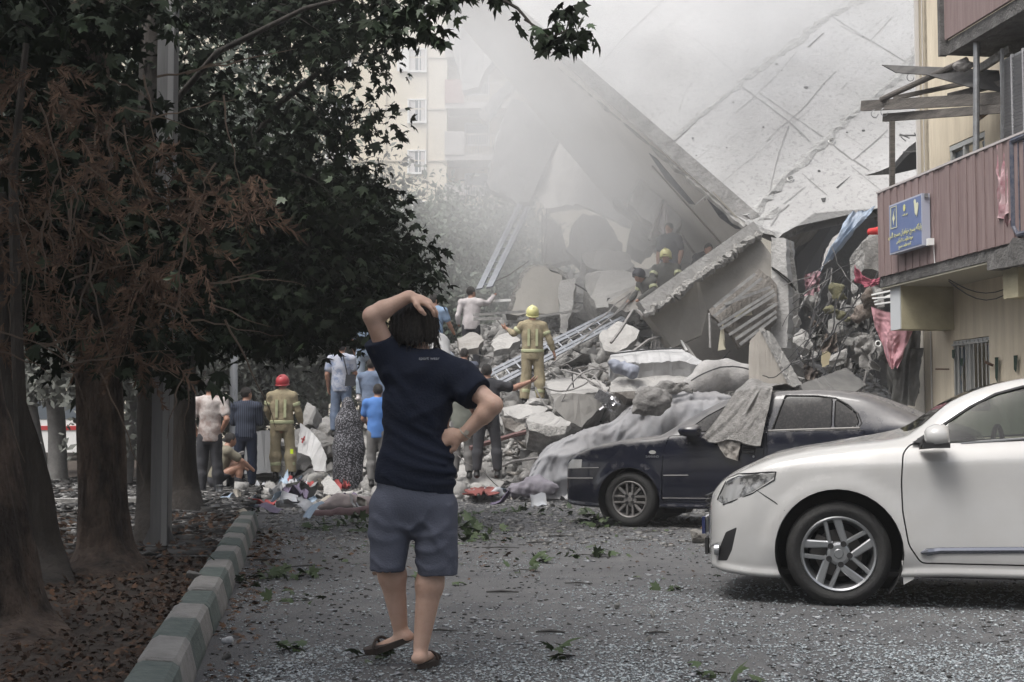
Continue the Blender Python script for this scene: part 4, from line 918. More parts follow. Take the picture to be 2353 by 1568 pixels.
dtube([(.41, .589), (1.52, .607)], .0055, 'door_moulding', m_dl); dtube([(.40, .336), (1.52, .35)], .004, 'sill_moulding', m_dl); dtube([(-.80, .535), (-.66, .54), (-.43, .545)], .006, 'bumper_moulding', m_dl); dtube([(-.79, .652), (-.36, .665)], .004, 'bumper_gap', m_dl)
dtube([(1.58, 1.088), (2.28, 1.112), (2.56, 1.122)], .011, 'belt_moulding', m_dl); dtube([(1.62, 1.10), (1.75, 1.475), (2.1, 1.468), (2.3, 1.44), (2.43, 1.37), (2.54, 1.27), (2.58, 1.17), (2.54, 1.115)], .008, 'door_seal', m_blk)
hq = MB()
yy = dc_.ysurf(1.37, .86); hq.box((1.37, yy - .008, .885), (.15, .02, .02)).box((1.37, yy - .008, .905), (.15, .02, .012)).tube([(1.30, yy - .004, .875), (1.31, yy - .01, .85), (1.37, yy - .012, .845), (1.43, yy - .01, .85), (1.44, yy - .004, .875)], .006); dc_.add(hq, 'door_handle', m_blk)
q = MB(); q.lathe([(0, 0), (.012, 0), (.014, .01)], 12, 'y', (1.425, yy - .008, .806)); dc_.add(q, 'keyhole', m_rim)
q = MB(); n0 = (.28, dc_.ysurf(.28, .84) - .006, .845); q.prism([(n0[0] + .042 * math.cos(R(t)) * (1 if abs(math.cos(R(t))) < .9 else 1), n0[1], n0[2] + .021 * math.sin(R(t))) for t in range(0, 360, 30)], (0, .006, 0)); dc_.add(q, 'badge', mat('badge_silver', (.42, .42, .4), .4, metal=.3))
text('SAMAND', .038, m_rim, 'badge_lettering', dc_.root, (.28, n0[1] - .002, .795), (R(90), 0, 0))
mi = MB(); vs = []; prof = [(0, .04, .02), (.02, .06, .05), (.10, .075, .07), (.20, .07, .07), (.24, .05, .055)]
for (dx_, a, b_) in prof:
    for j in range(12):
        t = 2 * math.pi * j / 12; vs.append((.62 + dx_, -.12 + a * 1.2 * math.cos(t), 1.085 + b_ * math.sin(t)))
fs = [tuple(range(11, -1, -1)), tuple(range(48, 60))] + [(r_ * 12 + j, r_ * 12 + (j + 1) % 12, (r_ + 1) * 12 + (j + 1) % 12, (r_ + 1) * 12 + j) for r_ in range(4) for j in range(12)]
mi.add(vs, fs).box((.72, -.03, 1.05), (.12, .12, .05)); dc_.add(mi, 'mirror', P_d, smooth=True)
MB().box((1.4, .84, .24), (3.4, 1.4, .03)).build('underbody', m_blk, dc_.root, local=True)
dc_.finish(P_d)
for xx in (0, 2.67):
    well(dc_, xx, .31, .358); wheel(dc_, xx, .0, .31, .205, .20, 'cross', 1, 0, R(-4) if xx == 0 else 0); wheel(dc_, xx, 1.68, .31, .205, .20, 'cross', -1)
# ------------------------------------------------------------------ smooth bodies from distance fields
import openvdb as vdb
class SDF:
    def __init__(s, lo, hi, vox):
        s.lo = np.array(lo, float); s.vox = vox; s.n = np.ceil((np.array(hi) - s.lo) / vox).astype(int) + 1
        s.D = np.full(tuple(s.n), 1.0, np.float32)
    def _sub(s, lo, hi):
        a = np.clip(np.floor((np.array(lo) - s.lo) / s.vox).astype(int), 0, s.n); b = np.clip(np.ceil((np.array(hi) - s.lo) / s.vox).astype(int) + 1, 0, s.n)
        if (b <= a).any(): return None, None
        g_ = np.meshgrid(*[s.lo[i] + s.vox * np.arange(a[i], b[i]) for i in range(3)], indexing='ij')
        return tuple(slice(a[i], b[i]) for i in range(3)), np.stack(g_, -1)
    def _put(s, sl, d, k, sub=False):
        A = s.D[sl]
        if sub:
            s.D[sl] = np.maximum(A, -d)
        else:
            h = np.clip(.5 + .5 * (A - d) / k, 0, 1); s.D[sl] = A * (1 - h) + d * h - k * h * (1 - h)
    def cone(s, a, b, r1, r2, k=.03, sub=False, flat=None):
        """tapered limb; flat=(direction, factor) squashes its section along a direction"""
        a, b = np.array(a, float), np.array(b, float); m = max(r1, r2) * (1.0 if flat is None else 1.05) + k * 1.5 + s.vox * 3
        sl, p = s._sub(np.minimum(a, b) - m, np.maximum(a, b) + m)
        if sl is None: return s
        ab = b - a; t = np.clip(((p - a) @ ab) / max(ab @ ab, 1e-9), 0, 1); q = p - (a + t[..., None] * ab)
        if flat is not None:
            f = np.array(flat[0], float); f /= np.linalg.norm(f); c_ = q @ f; q = q + f * (c_ * (1 / flat[1] - 1))[..., None]
            d = np.linalg.norm(q, axis=-1) - (r1 + (r2 - r1) * t); d = d * (flat[1] ** .5)
        else: d = np.linalg.norm(q, axis=-1) - (r1 + (r2 - r1) * t)
        s._put(sl, d, k, sub); return s
    def ell(s, c_, r, k=.03, rot=None, sub=False):
        c_, r = np.array(c_, float), np.array(r, float); m = r.max() + k * 1.5 + s.vox * 3; sl, p = s._sub(c_ - m, c_ + m)
        if sl is None: return s
        q = p - c_
        if rot is not None: q = q @ np.array(rot if isinstance(rot, Matrix) else Euler(rot).to_matrix())
        l = np.linalg.norm(q / r, axis=-1); g_ = np.linalg.norm(q / (r * r), axis=-1); d = l * (l - 1) / np.maximum(g_, 1e-6)
        s._put(sl, d, k, sub); return s
    def chain(s, pts, rs, k=.02, flat=None):
        for i in range(len(pts) - 1): s.cone(pts[i], pts[i + 1], rs[i], rs[i + 1], k, flat=flat)
        return s
    def field(s, fn):                                       # fn(p, D) -> new D
        g_ = np.meshgrid(*[s.lo[i] + s.vox * np.arange(s.n[i]) for i in range(3)], indexing='ij'); s.D = fn(np.stack(g_, -1), s.D).astype(np.float32); return s
    def plane(s, pt, n):                                    # keep what lies behind the plane
        n = np.array(n, float); n /= np.linalg.norm(n); pt = np.array(pt, float)
        return s.field(lambda p, D: np.maximum(D, (p - pt) @ n))
    def mesh(s, name, mt, parent=None, smooth=True, adapt=0.0, relax=0):
        D = s.D; 
        for ax in range(3):
            D[(slice(None),) * ax + (0,)] = np.maximum(D[(slice(None),) * ax + (0,)], s.vox); D[(slice(None),) * ax + (-1,)] = np.maximum(D[(slice(None),) * ax + (-1,)], s.vox)
        g_ = vdb.FloatGrid(1.0); g_.copyFromArray(np.ascontiguousarray(D)); P_, T_, Q_ = g_.convertToPolygons(isovalue=0.0, adaptivity=adapt)
        v = P_ * s.vox + s.lo
        # keep the connected pieces that matter
        f = np.asarray(Q_)[:, ::-1].astype(np.int64)
        lab = np.arange(len(v))
        while True:
            m = lab[f].min(1); old = lab.copy()
            for j in range(4): np.minimum.at(lab, f[:, j], m)
            lab = lab[lab]
            if (lab == old).all(): break
        cnt = np.bincount(lab[f[:, 0]], minlength=len(v)); keep = cnt[lab[f[:, 0]]] >= max(60, .03 * cnt.max()); f = f[keep]
        used = np.unique(f); mp = np.full(len(v), -1); mp[used] = np.arange(len(used)); v = v[used]; f = mp[f]
        return mobj(name, v, f, mt, parent, smooth)

m_skin = mat('skin', (.36, .20, .14), .55, (.30, .16, .11), 12, .1, 80, sss=.05)
m_hair = mat('dark_hair', (.012, .010, .009), .5, (.030, .024, .02), 30, 1, 60, stretch=(3, 3, .6))
def head(B, c_, s_, dirv, up=(0, 0, 1)):
    """head at c_, facing dirv: skull, jaw, nose, ears"""
    c_ = Vector(c_); d = Vector(dirv).normalized(); up = Vector(up).normalized(); r = d.cross(up).normalized(); up = r.cross(d)
    M_ = Matrix((r, d, up)).transposed()
    B.ell(c_ + up * .015 * s_, (.074 * s_, .094 * s_, .098 * s_), .02, M_)
    B.ell(c_ + d * .030 * s_ - up * .055 * s_, (.055 * s_, .062 * s_, .062 * s_), .03, M_)
    B.cone(c_ + d * .088 * s_ + up * .008 * s_, c_ + d * .106 * s_ - up * .028 * s_, .008 * s_, .014 * s_, .012)
    B.cone(c_ + d * .085 * s_ - up * .058 * s_ - r * .018 * s_, c_ + d * .085 * s_ - up * .058 * s_ + r * .018 * s_, .009 * s_, .009 * s_, .008)
    for k_ in (-1, 1):
        B.ell(c_ + r * k_ * .076 * s_ - d * .004 * s_ - up * .008 * s_, (.012 * s_, .02 * s_, .032 * s_), .01, M_)
        B.ell(c_ + d * .092 * s_ + r * k_ * .03 * s_ + up * .004 * s_, (.016 * s_, .012 * s_, .010 * s_), .004, M_, sub=True)
def hand(B, w, dirv, palm, s_=1.0, curl=.5, thumb=1, k=.006, spread=.06):
    """hand from the wrist w along dirv; palm = direction the palm faces; five separate fingers"""
    w = Vector(w); d = Vector(dirv).normalized(); n = Vector(palm); n = (n - d * n.dot(d)).normalized(); r = d.cross(n).normalized() * thumb
    B.cone(w, w + d * .05 * s_, .026 * s_, .034 * s_, .02, flat=(n, .62)); B.cone(w + d * .045 * s_ - r * .016 * s_, w + d * .085 * s_ - r * .018 * s_, .024 * s_, .020 * s_, .012, flat=(n, .62)); B.cone(w + d * .045 * s_ + r * .016 * s_, w + d * .09 * s_ + r * .016 * s_, .024 * s_, .020 * s_, .012, flat=(n, .62))
    for i, (off, L_, rad) in enumerate(((.031, .070, .0092), (.011, .080, .0095), (-.010, .074, .0090), (-.030, .058, .0080))):
        b = w + d * (.088 - .006 * abs(i - 1)) * s_ + r * off * s_; dd = (d + r * (1.5 - i) * spread).normalized(); ang = 0; q = b; pts = [b]
        for j, fr in enumerate((.42, .32, .26)):
            ang += curl * (.55 + .25 * j) * (1 + .12 * i); v = dd * math.cos(ang) + n * math.sin(ang); q = q + v * L_ * fr * s_; pts.append(q)
        B.chain(pts, [rad * s_, rad * .98 * s_, rad * .9 * s_, rad * .78 * s_], k)
    t0 = w + d * .028 * s_ + r * .028 * s_; t1 = t0 + (d * .6 + r * .75 + n * .3).normalized() * .034 * s_; t2 = t1 + (d * .85 + r * .35 + n * .45).normalized() * .030 * s_; t3 = t2 + (d * .9 + n * .45).normalized() * .025 * s_
    B.chain([t0, t1, t2, t3], [.014 * s_, .0125 * s_, .0115 * s_, .0095 * s_], .008)

FIG = {}
NV = ('look', 'hdl', 'hdr', 'tl', 'tr', 'pml', 'pmr')
def figure(label, base, H, yaw, joints=None, cloth=None, skin=None, hairm=None, helmet=None, group=None, vox=.016, lean=0, extra=None, beard=False, hairlong=False, cap=None, build=1.0, legr=1.0, tb=1.0):
    """a person: one continuous body; hair, shirt, trousers and shoes are parts. base: feet midpoint; yaw 0 faces away.
    joints: overrides in body space (x right, y forward, z up) for a height of 1.75 m"""
    J = dict(pel=(0, 0, .95), ch=(0, .0, 1.28), nk=(0, -.01, 1.50), hd=(0, .015, 1.635), hl=(-.09, 0, .92), hr=(.09, 0, .92), kl=(-.11, .02, .50), kr=(.11, .02, .50), al=(-.12, -.02, .09), ar=(.12, -.02, .09),
             sl=(-.19, -.01, 1.42), sr=(.19, -.01, 1.42), el=(-.25, -.03, 1.14), er=(.25, -.03, 1.14), wl=(-.24, .06, .90), wr=(.24, .06, .90), look=(0, 1, 0), hdl=None, hdr=None, tl=(-.05, 1, 0), tr=(.05, 1, 0), pml=None, pmr=None)
    J.update(joints or {}); s_ = H / 1.75; base = Vector(base); Rz = Matrix.Rotation(yaw, 3, 'Z')
    def T(q): return base + Rz @ (Vector(q) * s_)
    def D_(q): return Rz @ Vector(q)
    j = {k_: (T(v) if k_ not in NV else v) for k_, v in J.items()}
    fx = D_((0, 1, 0)); rt = D_((1, 0, 0)); pts = [v for k_, v in j.items() if k_ not in NV]
    lo = np.min([list(q) for q in pts], 0) - .27 * s_; hi = np.max([list(q) for q in pts], 0) + .27 * s_
    cl = dict(shirt=None, trousers=None, shoes=None, sleeve='short'); cl.update(cloth or {})
    root = empty('person', base, 0, label, 'person', group)
    b_ = build
    tdir = (j['nk'] - j['pel']).normalized(); sd = (j['sr'] - j['sl']).normalized(); ff = sd.cross(tdir); ff = ff if ff.dot(fx) > 0 else -ff
    def torso(B, g_=0.0, kk=.05):
        B.cone(j['pel'] - tdir * .02 * s_, j['pel'] + tdir * .08 * s_, (.155 * b_ * tb + g_) * s_, (.145 * b_ * tb + g_) * s_, kk, flat=(ff, .72))
        B.cone(j['pel'] + tdir * .08 * s_, j['ch'], (.145 * b_ * tb + g_) * s_, (.158 * b_ * tb + g_) * s_, kk, flat=(ff, .72))
        B.cone(j['ch'], j['ch'] + tdir * .13 * s_, (.158 * b_ * tb + g_) * s_, (.13 * b_ * tb + g_) * s_, kk, flat=(ff, .72))
        for a in ('sl', 'sr'):
            B.cone(j['ch'] + tdir * .11 * s_, j[a], (.085 + g_) * s_, (.060 + g_) * s_, .05); B.cone(j['nk'] - tdir * .05 * s_, j[a], (.05 + g_) * s_, (.045 + g_) * s_, .05)
    def arm(B, sid, g_=0.0, upto=1.0, kk=.02, only=False):
        S0, E0, W0_ = j['s' + sid], j['e' + sid], j['w' + sid]
        if upto <= .5:
            B.cone(S0, S0.lerp(E0, upto * 2), (.056 * b_ + g_) * s_, (.050 * b_ + g_ * 1.2) * s_, kk)
        else:
            B.cone(S0, E0, (.056 * b_ + g_) * s_, (.042 * b_ + g_) * s_, kk); m = E0.lerp(W0_, .3); B.cone(E0, m, (.042 * b_ + g_) * s_, (.043 * b_ + g_) * s_, kk); B.cone(m, W0_, (.043 * b_ + g_) * s_, (.028 + g_) * s_, kk)
    def leg(B, sid, g_=0.0, z0=None, kk=.03, gk=0.0):
        h_, k__, a = j['h' + sid], j['k' + sid], j['a' + sid]
        B.cone(h_, k__, (.088 * b_ + g_) * s_, (.058 * legr + g_ + gk * .5) * s_, kk); m = k__.lerp(a, .3); B.cone(k__, m, (.056 * legr + g_ + gk * .5) * s_, (.058 * legr + g_ + gk) * s_, kk); B.cone(m, a, (.058 * legr + g_ + gk) * s_, (.036 + g_ + gk) * s_, kk)
    key = None
    B = SDF(lo, hi, vox); torso(B); B.cone(j['nk'] - tdir * .06 * s_, j['hd'] - tdir * .03 * s_, .06 * s_, .052 * s_, .03)
    head(B, j['hd'], s_, D_(j['look']), tdir.lerp(Vector((0, 0, 1)), .6))
    for sid in 'lr':
        arm(B, sid); leg(B, sid)
        hd_ = j['hd' + sid]; wdir = (j['w' + sid] - j['e' + sid]).normalized() if hd_ is None else D_(hd_)
        if vox <= .017:
            hand(B, j['w' + sid], wdir, (-rt if sid == 'r' else rt) if j['pm' + sid] is None else D_(j['pm' + sid]), s_ * 1.05, j.get('curl', .45) if not isinstance(j.get('curl', .45), Vector) else .45, 1 if sid == 'r' else -1, spread=.16)
        f_ = D_(j['t' + sid]).normalized(); a = j['a' + sid]; B.cone(a - f_ * .04 * s_ - Vector((0, 0, .045 * s_)), a + f_ * .13 * s_ - Vector((0, 0, .06 * s_)), .035 * s_, .03 * s_, .03, flat=((0, 0, 1), .8))
    B.mesh('body', skin or m_skin, root)
    def fab(p, D, amp=.006, sc=7, sd_=1): return D + amp * s_ * (vnoise(p * np.array([sc, sc, sc * .7]) / s_, sd_) + .6 * vnoise(p * sc * 2.1 / s_, sd_ + 3))
    seed = int(abs(base.x * 37 + base.y * 11)) % 97
    if cl['shirt']:
        S_ = SDF(lo, hi, vox); torso(S_, .016); up_ = {'none': .12, 'short': .32, 'elbow': .5, 'long': 1.0}
        for sid in 'lr':
            sv = cl['sleeve'] if isinstance(cl['sleeve'], str) else cl['sleeve'][sid]
            if sv == 'long': arm(S_, sid, .011, 1.0)
            else: arm(S_, sid, .020, up_[sv])
        if cl.get('hem', 0):                                # shirt worn over the trousers
            S_.cone(j['pel'] + tdir * .05 * s_, j['pel'] - Vector((0, 0, cl['hem'] * s_)), .158 * s_, .165 * s_, .04, flat=(ff, .72)); S_.plane(j['pel'] - Vector((0, 0, cl['hem'] * s_)), -tdir)
        else: S_.plane(j['pel'] + tdir * .03 * s_, -tdir)
        for sid in 'lr':
            sv = cl['sleeve'] if isinstance(cl['sleeve'], str) else cl['sleeve'][sid]
            if sv == 'long': S_.cone(j['w' + sid], j['w' + sid] + (j['w' + sid] - j['e' + sid]).normalized() * .12 * s_, .05 * s_, .05 * s_, .01, sub=True)
        S_.ell(j['nk'] + tdir * .075 * s_, (.085 * s_, .085 * s_, .07 * s_), .01, sub=True)
        S_.field(lambda p, D: fab(p, D, .007, 8, seed)); S_.mesh(cl.get('sname', 'shirt'), cl['shirt'], root)
    if cl['trousers']:
        S_ = SDF(lo, hi, vox); S_.cone(j['pel'] - tdir * .03 * s_, j['pel'] + tdir * .05 * s_, .160 * s_, .150 * s_, .03, flat=(ff, .74))
        wd = cl.get('wide', .012)
        for sid in 'lr': leg(S_, sid, .014, gk=wd)
        for sid in 'lr':
            ax = (j['a' + sid] - j['k' + sid]).normalized(); cutp = j['a' + sid] + ax * .03 * s_ if cl.get('legs', 'long') == 'long' else j['k' + sid] + ax * .06 * s_
            S_.cone(cutp + ax * .07 * s_, cutp + ax * .3 * s_, .14 * s_, .14 * s_, .01, sub=True)
        S_.plane(j['pel'] + tdir * .09 * s_, tdir); S_.field(lambda p, D: fab(p, D, .009, 7, seed + 5)); S_.mesh(cl.get('tname', 'trousers'), cl['trousers'], root)
    if cl['shoes']:
        for sid in 'lr':
            f_ = D_(j['t' + sid]).normalized(); a = j['a' + sid]; S_ = SDF(np.array(a) - .3 * s_, np.array(a) + .3 * s_, vox * .8)
            S_.cone(a - f_ * .05 * s_ - Vector((0, 0, .05 * s_)), a + f_ * .15 * s_ - Vector((0, 0, .062 * s_)), .042 * s_, .036 * s_, .03, flat=((0, 0, 1), .8)); S_.cone(a - Vector((0, 0, .05 * s_)), a + Vector((0, 0, .01 * s_)), .045 * s_, .045 * s_, .03); S_.mesh('shoe', cl['shoes'], root)
    up2 = tdir.lerp(Vector((0, 0, 1)), .6).normalized(); lk = D_(j['look']).normalized(); rr_ = lk.cross(up2).normalized(); M_ = Matrix((rr_, lk, rr_.cross(lk))).transposed()
    if hairm:
        S_ = SDF(np.array(j['hd']) - .2 * s_, np.array(j['hd']) + .2 * s_, min(vox, .012)); S_.ell(j['hd'] - lk * .010 * s_ + up2 * .024 * s_, (.084 * s_, .100 * s_, .102 * s_), .02, M_)
        S_.ell(j['hd'] + lk * .085 * s_ - up2 * .045 * s_, (.09 * s_, .085 * s_, .085 * s_), .01, M_, sub=True); S_.plane(j['hd'] - up2 * .062 * s_, -up2)
        S_.field(lambda p, D: D + .004 * vnoise(p * 40, 3)); S_.mesh('hair', hairm, root)
    if helmet:
        hh = empty('helmet', j['hd']); hh.location = np.array(j['hd']) - np.array(root.location); hh.parent = root
        S_ = SDF(np.array(j['hd']) - .24 * s_, np.array(j['hd']) + .24 * s_, .01); S_.ell(j['hd'] + up2 * .035 * s_, (.115 * s_, .135 * s_, .125 * s_), .02, M_); S_.plane(j['hd'] - up2 * .035 * s_ , -(up2 * 1 - lk * .25))
        S_.cone(j['hd'] - lk * .11 * s_ + up2 * .13 * s_, j['hd'] + lk * .10 * s_ + up2 * .155 * s_, .012 * s_, .012 * s_, .02)
        S_.ell(j['hd'] + lk * .10 * s_ - up2 * .04 * s_, (.075 * s_, .09 * s_, .075 * s_), .01, M_, sub=True); S_.mesh('shell', helmet, hh)
        vv = MB(); 
        vv.tube([j['hd'] + rr_ * .112 * s_ * math.cos(R(t)) + lk * .132 * s_ * math.sin(R(t)) - up2 * (.02 - .02 * math.sin(R(t))) * s_ for t in range(0, 361, 20)], .012 * s_, 5, caps=False); vv.build('brim', helmet, hh, True)
    FIG[root.name] = dict(j=j, s=s_, T=T, D=D_, root=root, lo=lo, hi=hi, torso=torso, arm=arm, leg=leg, td=tdir, ff=ff, rt=rt, fx=fx)
    return root, FIG[root.name]
def band(F, name, mt, where, kind='torso', sid='l', g_=.024, h=.05, seed=0, t=.5, vox=.012):
    """a reflective stripe: the clothing's outline cut between two planes"""
    s_ = F['s']; j = F['j']; S_ = SDF(F['lo'], F['hi'], vox)
    if kind == 'torso': F['torso'](S_, g_); c_, ax = j['pel'] + F['td'] * where * s_, F['td']
    elif kind == 'arm': F['arm'](S_, sid, g_); c_ = (j['s' + sid].lerp(j['e' + sid], t)) if t <= 1 else j['e' + sid].lerp(j['w' + sid], t - 1); ax = (j['e' + sid] - j['s' + sid]).normalized() if t <= 1 else (j['w' + sid] - j['e' + sid]).normalized()
    else: F['leg'](S_, sid, g_, gk=.02); c_ = j['k' + sid].lerp(j['a' + sid], t); ax = (j['a' + sid] - j['k' + sid]).normalized()
    S_.plane(c_ + ax * h / 2 * s_, ax); S_.plane(c_ - ax * h / 2 * s_, -ax)
    if kind != 'torso': S_.field(lambda p, D: np.maximum(D, np.linalg.norm(p - np.array(c_), axis=-1) - .14 * s_))
    S_.field(lambda p, D: D + .004 * vnoise(p * 9 / s_, seed)); return S_.mesh(name, mt, F['root'])
# ------------------------------------------------------------------ the man in the foreground
m_navy = mat('navy_jersey', (.009, .013, .026), .92, (.012, .017, .034), 3, .25, 90, spec=.25); m_sh = mat('slate_shorts', (.095, .105, .14), .85, (.115, .125, .165), 4, .3, 120, spec=.2)
m_skinM = mat('tanned_skin', (.62, .42, .33), .5, (.54, .345, .26), 9, .12, 90, sss=.06); m_sand = mat('dark_sandal', (.022, .018, .016), .75, (.05, .035, .028), 12)
bs_ = Vector((P(960, 1500, 6.67).x, 6.67, 0))
def L(px, py, Y): return tuple(P(px, py, Y) - bs_)
jm = dict(pel=L(950, 1110, 6.67), ch=L(960, 965, 6.66), nk=L(970, 812, 6.67), hd=L(952, 749, 6.69), hl=L(908, 1150, 6.67), hr=L(995, 1150, 6.67),
          kl=L(893, 1268, 6.66), kr=L(996, 1280, 6.67), al=L(920, 1446, 6.76), ar=L(967, 1488, 6.67), sl=L(907, 848, 6.66), sr=L(1058, 870, 6.67),
          el=L(855, 726, 6.56), er=L(1134, 931, 6.56), wl=L(941, 681, 6.57), wr=L(1064, 1000, 6.60), look=(-.12, 1, -.1), hdl=(.86, .02, -.30), hdr=(-.80, .10, -.12), pml=(-.3, .45, -1), pmr=(0, 1, -.1), tl=(-.88, .42, -.32), tr=(.22, 1, 0))
root, F = figure('man in navy T-shirt and grey shorts seen from behind, one hand on his head', bs_, 1.75, 0, jm, {}, m_skinM, None, vox=.0075, legr=1.1, tb=.74)
j = F['j']; lo, hi = F['lo'], F['hi']
def pp(x, y, Y=6.66): return P(x, y, Y)
S_ = SDF(lo, hi, .008); fy = (0, 1, 0)
S_.cone(pp(951, 1150), pp(953, 1075), .192, .174, .03, flat=(fy, .66)); S_.cone(pp(953, 1075), pp(950, 1000), .172, .130, .04, flat=(fy, .68)); S_.cone(pp(950, 1000), pp(957, 930), .130, .150, .04, flat=(fy, .70))
S_.cone(pp(960, 930), pp(968, 868), .158, .140, .04, flat=(fy, .72)); S_.cone(pp(968, 860), pp(1058, 872), .108, .078, .04); S_.cone(pp(950, 860), pp(912, 845), .110, .082, .04); S_.cone(pp(975, 822), pp(1058, 858), .055, .06, .05); S_.cone(pp(962, 822), pp(905, 822), .055, .06, .05)
S_.cone(pp(1058, 872), pp(1115, 925, 6.58), .088, .086, .03); S_.cone(pp(912, 850), pp(860, 770, 6.60), .092, .066, .03)
n1 = (pp(1134, 931, 6.56) - pp(1058, 872)).normalized(); c1 = pp(1103, 900, 6.6); n2 = (pp(855, 726, 6.56) - pp(907, 850)).normalized(); c2 = pp(869, 781, 6.6)
def cuts(p, D):
    for c_, n_ in ((c1, n1), (c2, n2)):
        q = p - np.array(c_); near_ = np.linalg.norm(q, axis=-1) < .17; D = np.where(near_, np.maximum(D, q @ np.array(n_)), D)
        if True: D = np.where((q @ np.array(n_) > 0) & (np.linalg.norm(q, axis=-1) < .3), np.maximum(D, q @ np.array(n_)), D)
    return D
S_.field(cuts)
hx = np.array(pp(853, 1106)), np.array(pp(1050, 1141)); hn = np.array([hx[1][2] - hx[0][2], 0, -(hx[1][0] - hx[0][0])]); hn = hn / np.linalg.norm(hn)
S_.plane(hx[0], hn)
S_.ell(pp(972, 792, 6.69), (.078, .10, .062), .01, sub=True)
# pulls of the cloth: each a soft ridge from one place to another
FO = [((1035, 1030), (880, 905), .018, .012), ((1030, 1000), (900, 850), .02, .011), ((1040, 1050), (880, 970), .018, .013), ((1045, 1085), (885, 1040), .02, .012), ((1010, 1000), (885, 935), .013, .009), ((950, 960), (1050, 900), .02, .008), ((1025, 1065), (900, 1010), .013, .010),
      ((940, 860), (1000, 820), .02, .006), ((900, 860), (960, 905), .018, .007), ((1048, 1110), (900, 1085), .018, .009), ((1060, 905), (1040, 950), .02, .010), ((885, 860), (905, 900), .015, .009), ((1070, 850), (1098, 905), .015, .006), ((885, 1090), (990, 1125), .015, .007), ((1000, 985), (900, 900), .012, .007)]
def folds(p, D):
    for a, b, r_, am in FO:
        a3, b3 = np.array(pp(*a)), np.array(pp(*b)); ax, az = p[..., 0], p[..., 2]; d = b3 - a3; L2 = d[0] ** 2 + d[2] ** 2
        t = np.clip(((ax - a3[0]) * d[0] + (az - a3[2]) * d[2]) / L2, 0, 1); bow = .02 * np.sin(t * 3.14)
        q2 = (ax - a3[0] - t * d[0]) ** 2 + (az - a3[2] - t * d[2] + bow) ** 2
        D = D - 1.5 * am * np.exp(-q2 / r_ ** 2) * (1 - .6 * t) * (p[..., 1] < 6.72)
    return D + .0035 * vnoise(p * 9, 4) + .002 * vnoise(p * 22, 5)
S_.field(folds); S_.mesh('shirt', m_navy, root)
S_ = SDF(lo, hi, .008)
S_.cone(pp(951, 1100), pp(951, 1150), .172, .180, .04, flat=(fy, .70)); S_.cone(pp(901, 1165), pp(889, 1320, 6.65), .108, .083, .015, flat=(fy, 1.05)); S_.cone(pp(1001, 1165), pp(1006, 1330), .104, .094, .015, flat=(fy, 1.0))
S_.field(lambda p, D: np.maximum(D, -(p[..., 2] - np.where(p[..., 0] < pp(944, 1300).x, pp(890, 1312).z, pp(1000, 1322).z)) ))
FO = [((945, 1215), (990, 1160), .02, .010), ((950, 1230), (1040, 1200), .02, .008), ((940, 1215), (890, 1170), .02, .009), ((1000, 1230), (1040, 1275), .018, .009), ((960, 1260), (1030, 1245), .018, .009), ((955, 1290), (1020, 1300), .015, .006), ((860, 1280), (915, 1300), .015, .007), ((850, 1225), (920, 1235), .02, .006), ((865, 1190), (930, 1205), .02, .006), ((975, 1195), (1045, 1230), .016, .007), ((1035, 1160), (1045, 1300), .015, .006)]
S_.field(folds); S_.cone(pp(890, 1328, 6.63), pp(888, 1370, 6.63), .07, .07, .01, sub=True); S_.cone(pp(1004, 1340), pp(1004, 1380), .078, .078, .01, sub=True); S_.mesh('shorts', m_sh, root)
# hair: a mop of locks over a smooth cap
S_ = SDF(np.array(j['hd']) - .22, np.array(j['hd']) + .22, .006); hc = j['hd']
S_.ell(hc + Vector((0, -.005, .012)), (.112, .118, .110), .03); S_.ell(hc + Vector((.0, -.02, -.045)), (.108, .100, .072), .03)
S_.ell(hc + Vector((-.005, .125, -.05)), (.08, .08, .09), .01, sub=True)
def locks(p, D):
    q = p - np.array(hc); a = np.arctan2(q[..., 0], -q[..., 1]); zz = q[..., 2]
    st = np.abs(np.sin(a * 11 + 3 * vnoise(np.stack([a * 2, zz * 9, zz * 0], -1), 2) + zz * 6)) ** .7
    st2 = np.abs(np.sin(a * 23 + zz * 14 + 4 * vnoise(np.stack([a * 3, zz * 12, zz * 0 + 3], -1), 7)))
    D = D - .009 * st - .003 * st2 * (.4 + .6 * np.abs(vnoise(p * 14, 3))) + .007
    edge = -.088 - .022 * vnoise(np.stack([a * 5, a * 0, a * 0], -1), 9) - .012 * vnoise(np.stack([a * 13, a * 0, a * 0], -1), 10) + .010 * np.abs(a)
    return np.maximum(D, edge - zz)
S_.field(locks); S_.mesh('hair', m_hair, root)
q = MB(); rr = random.Random(3)                             # loose strands at the edge
for i in range(420):
    a = rr.uniform(-2.4, 2.4); z0 = rr.uniform(-.02, .06) if i % 3 else -.06; rad = .114; d0 = Vector((math.sin(a), -math.cos(a), 0)); p0 = hc + d0 * rad + Vector((0, 0, z0)); L_ = rr.uniform(.03, .075); c2_ = rr.uniform(-.02, .02)
    s2 = Vector((d0.y, -d0.x, 0)); q.tube([p0, p0 - Vector((0, 0, L_ * .5)) + d0 * .003 + s2 * c2_ * .4, p0 - Vector((0, 0, L_)) + d0 * rr.uniform(-.012, .020) + s2 * c2_], [.0022, .002, .0008], 3, caps=False)
q.build('hair_strands', m_hair, root)
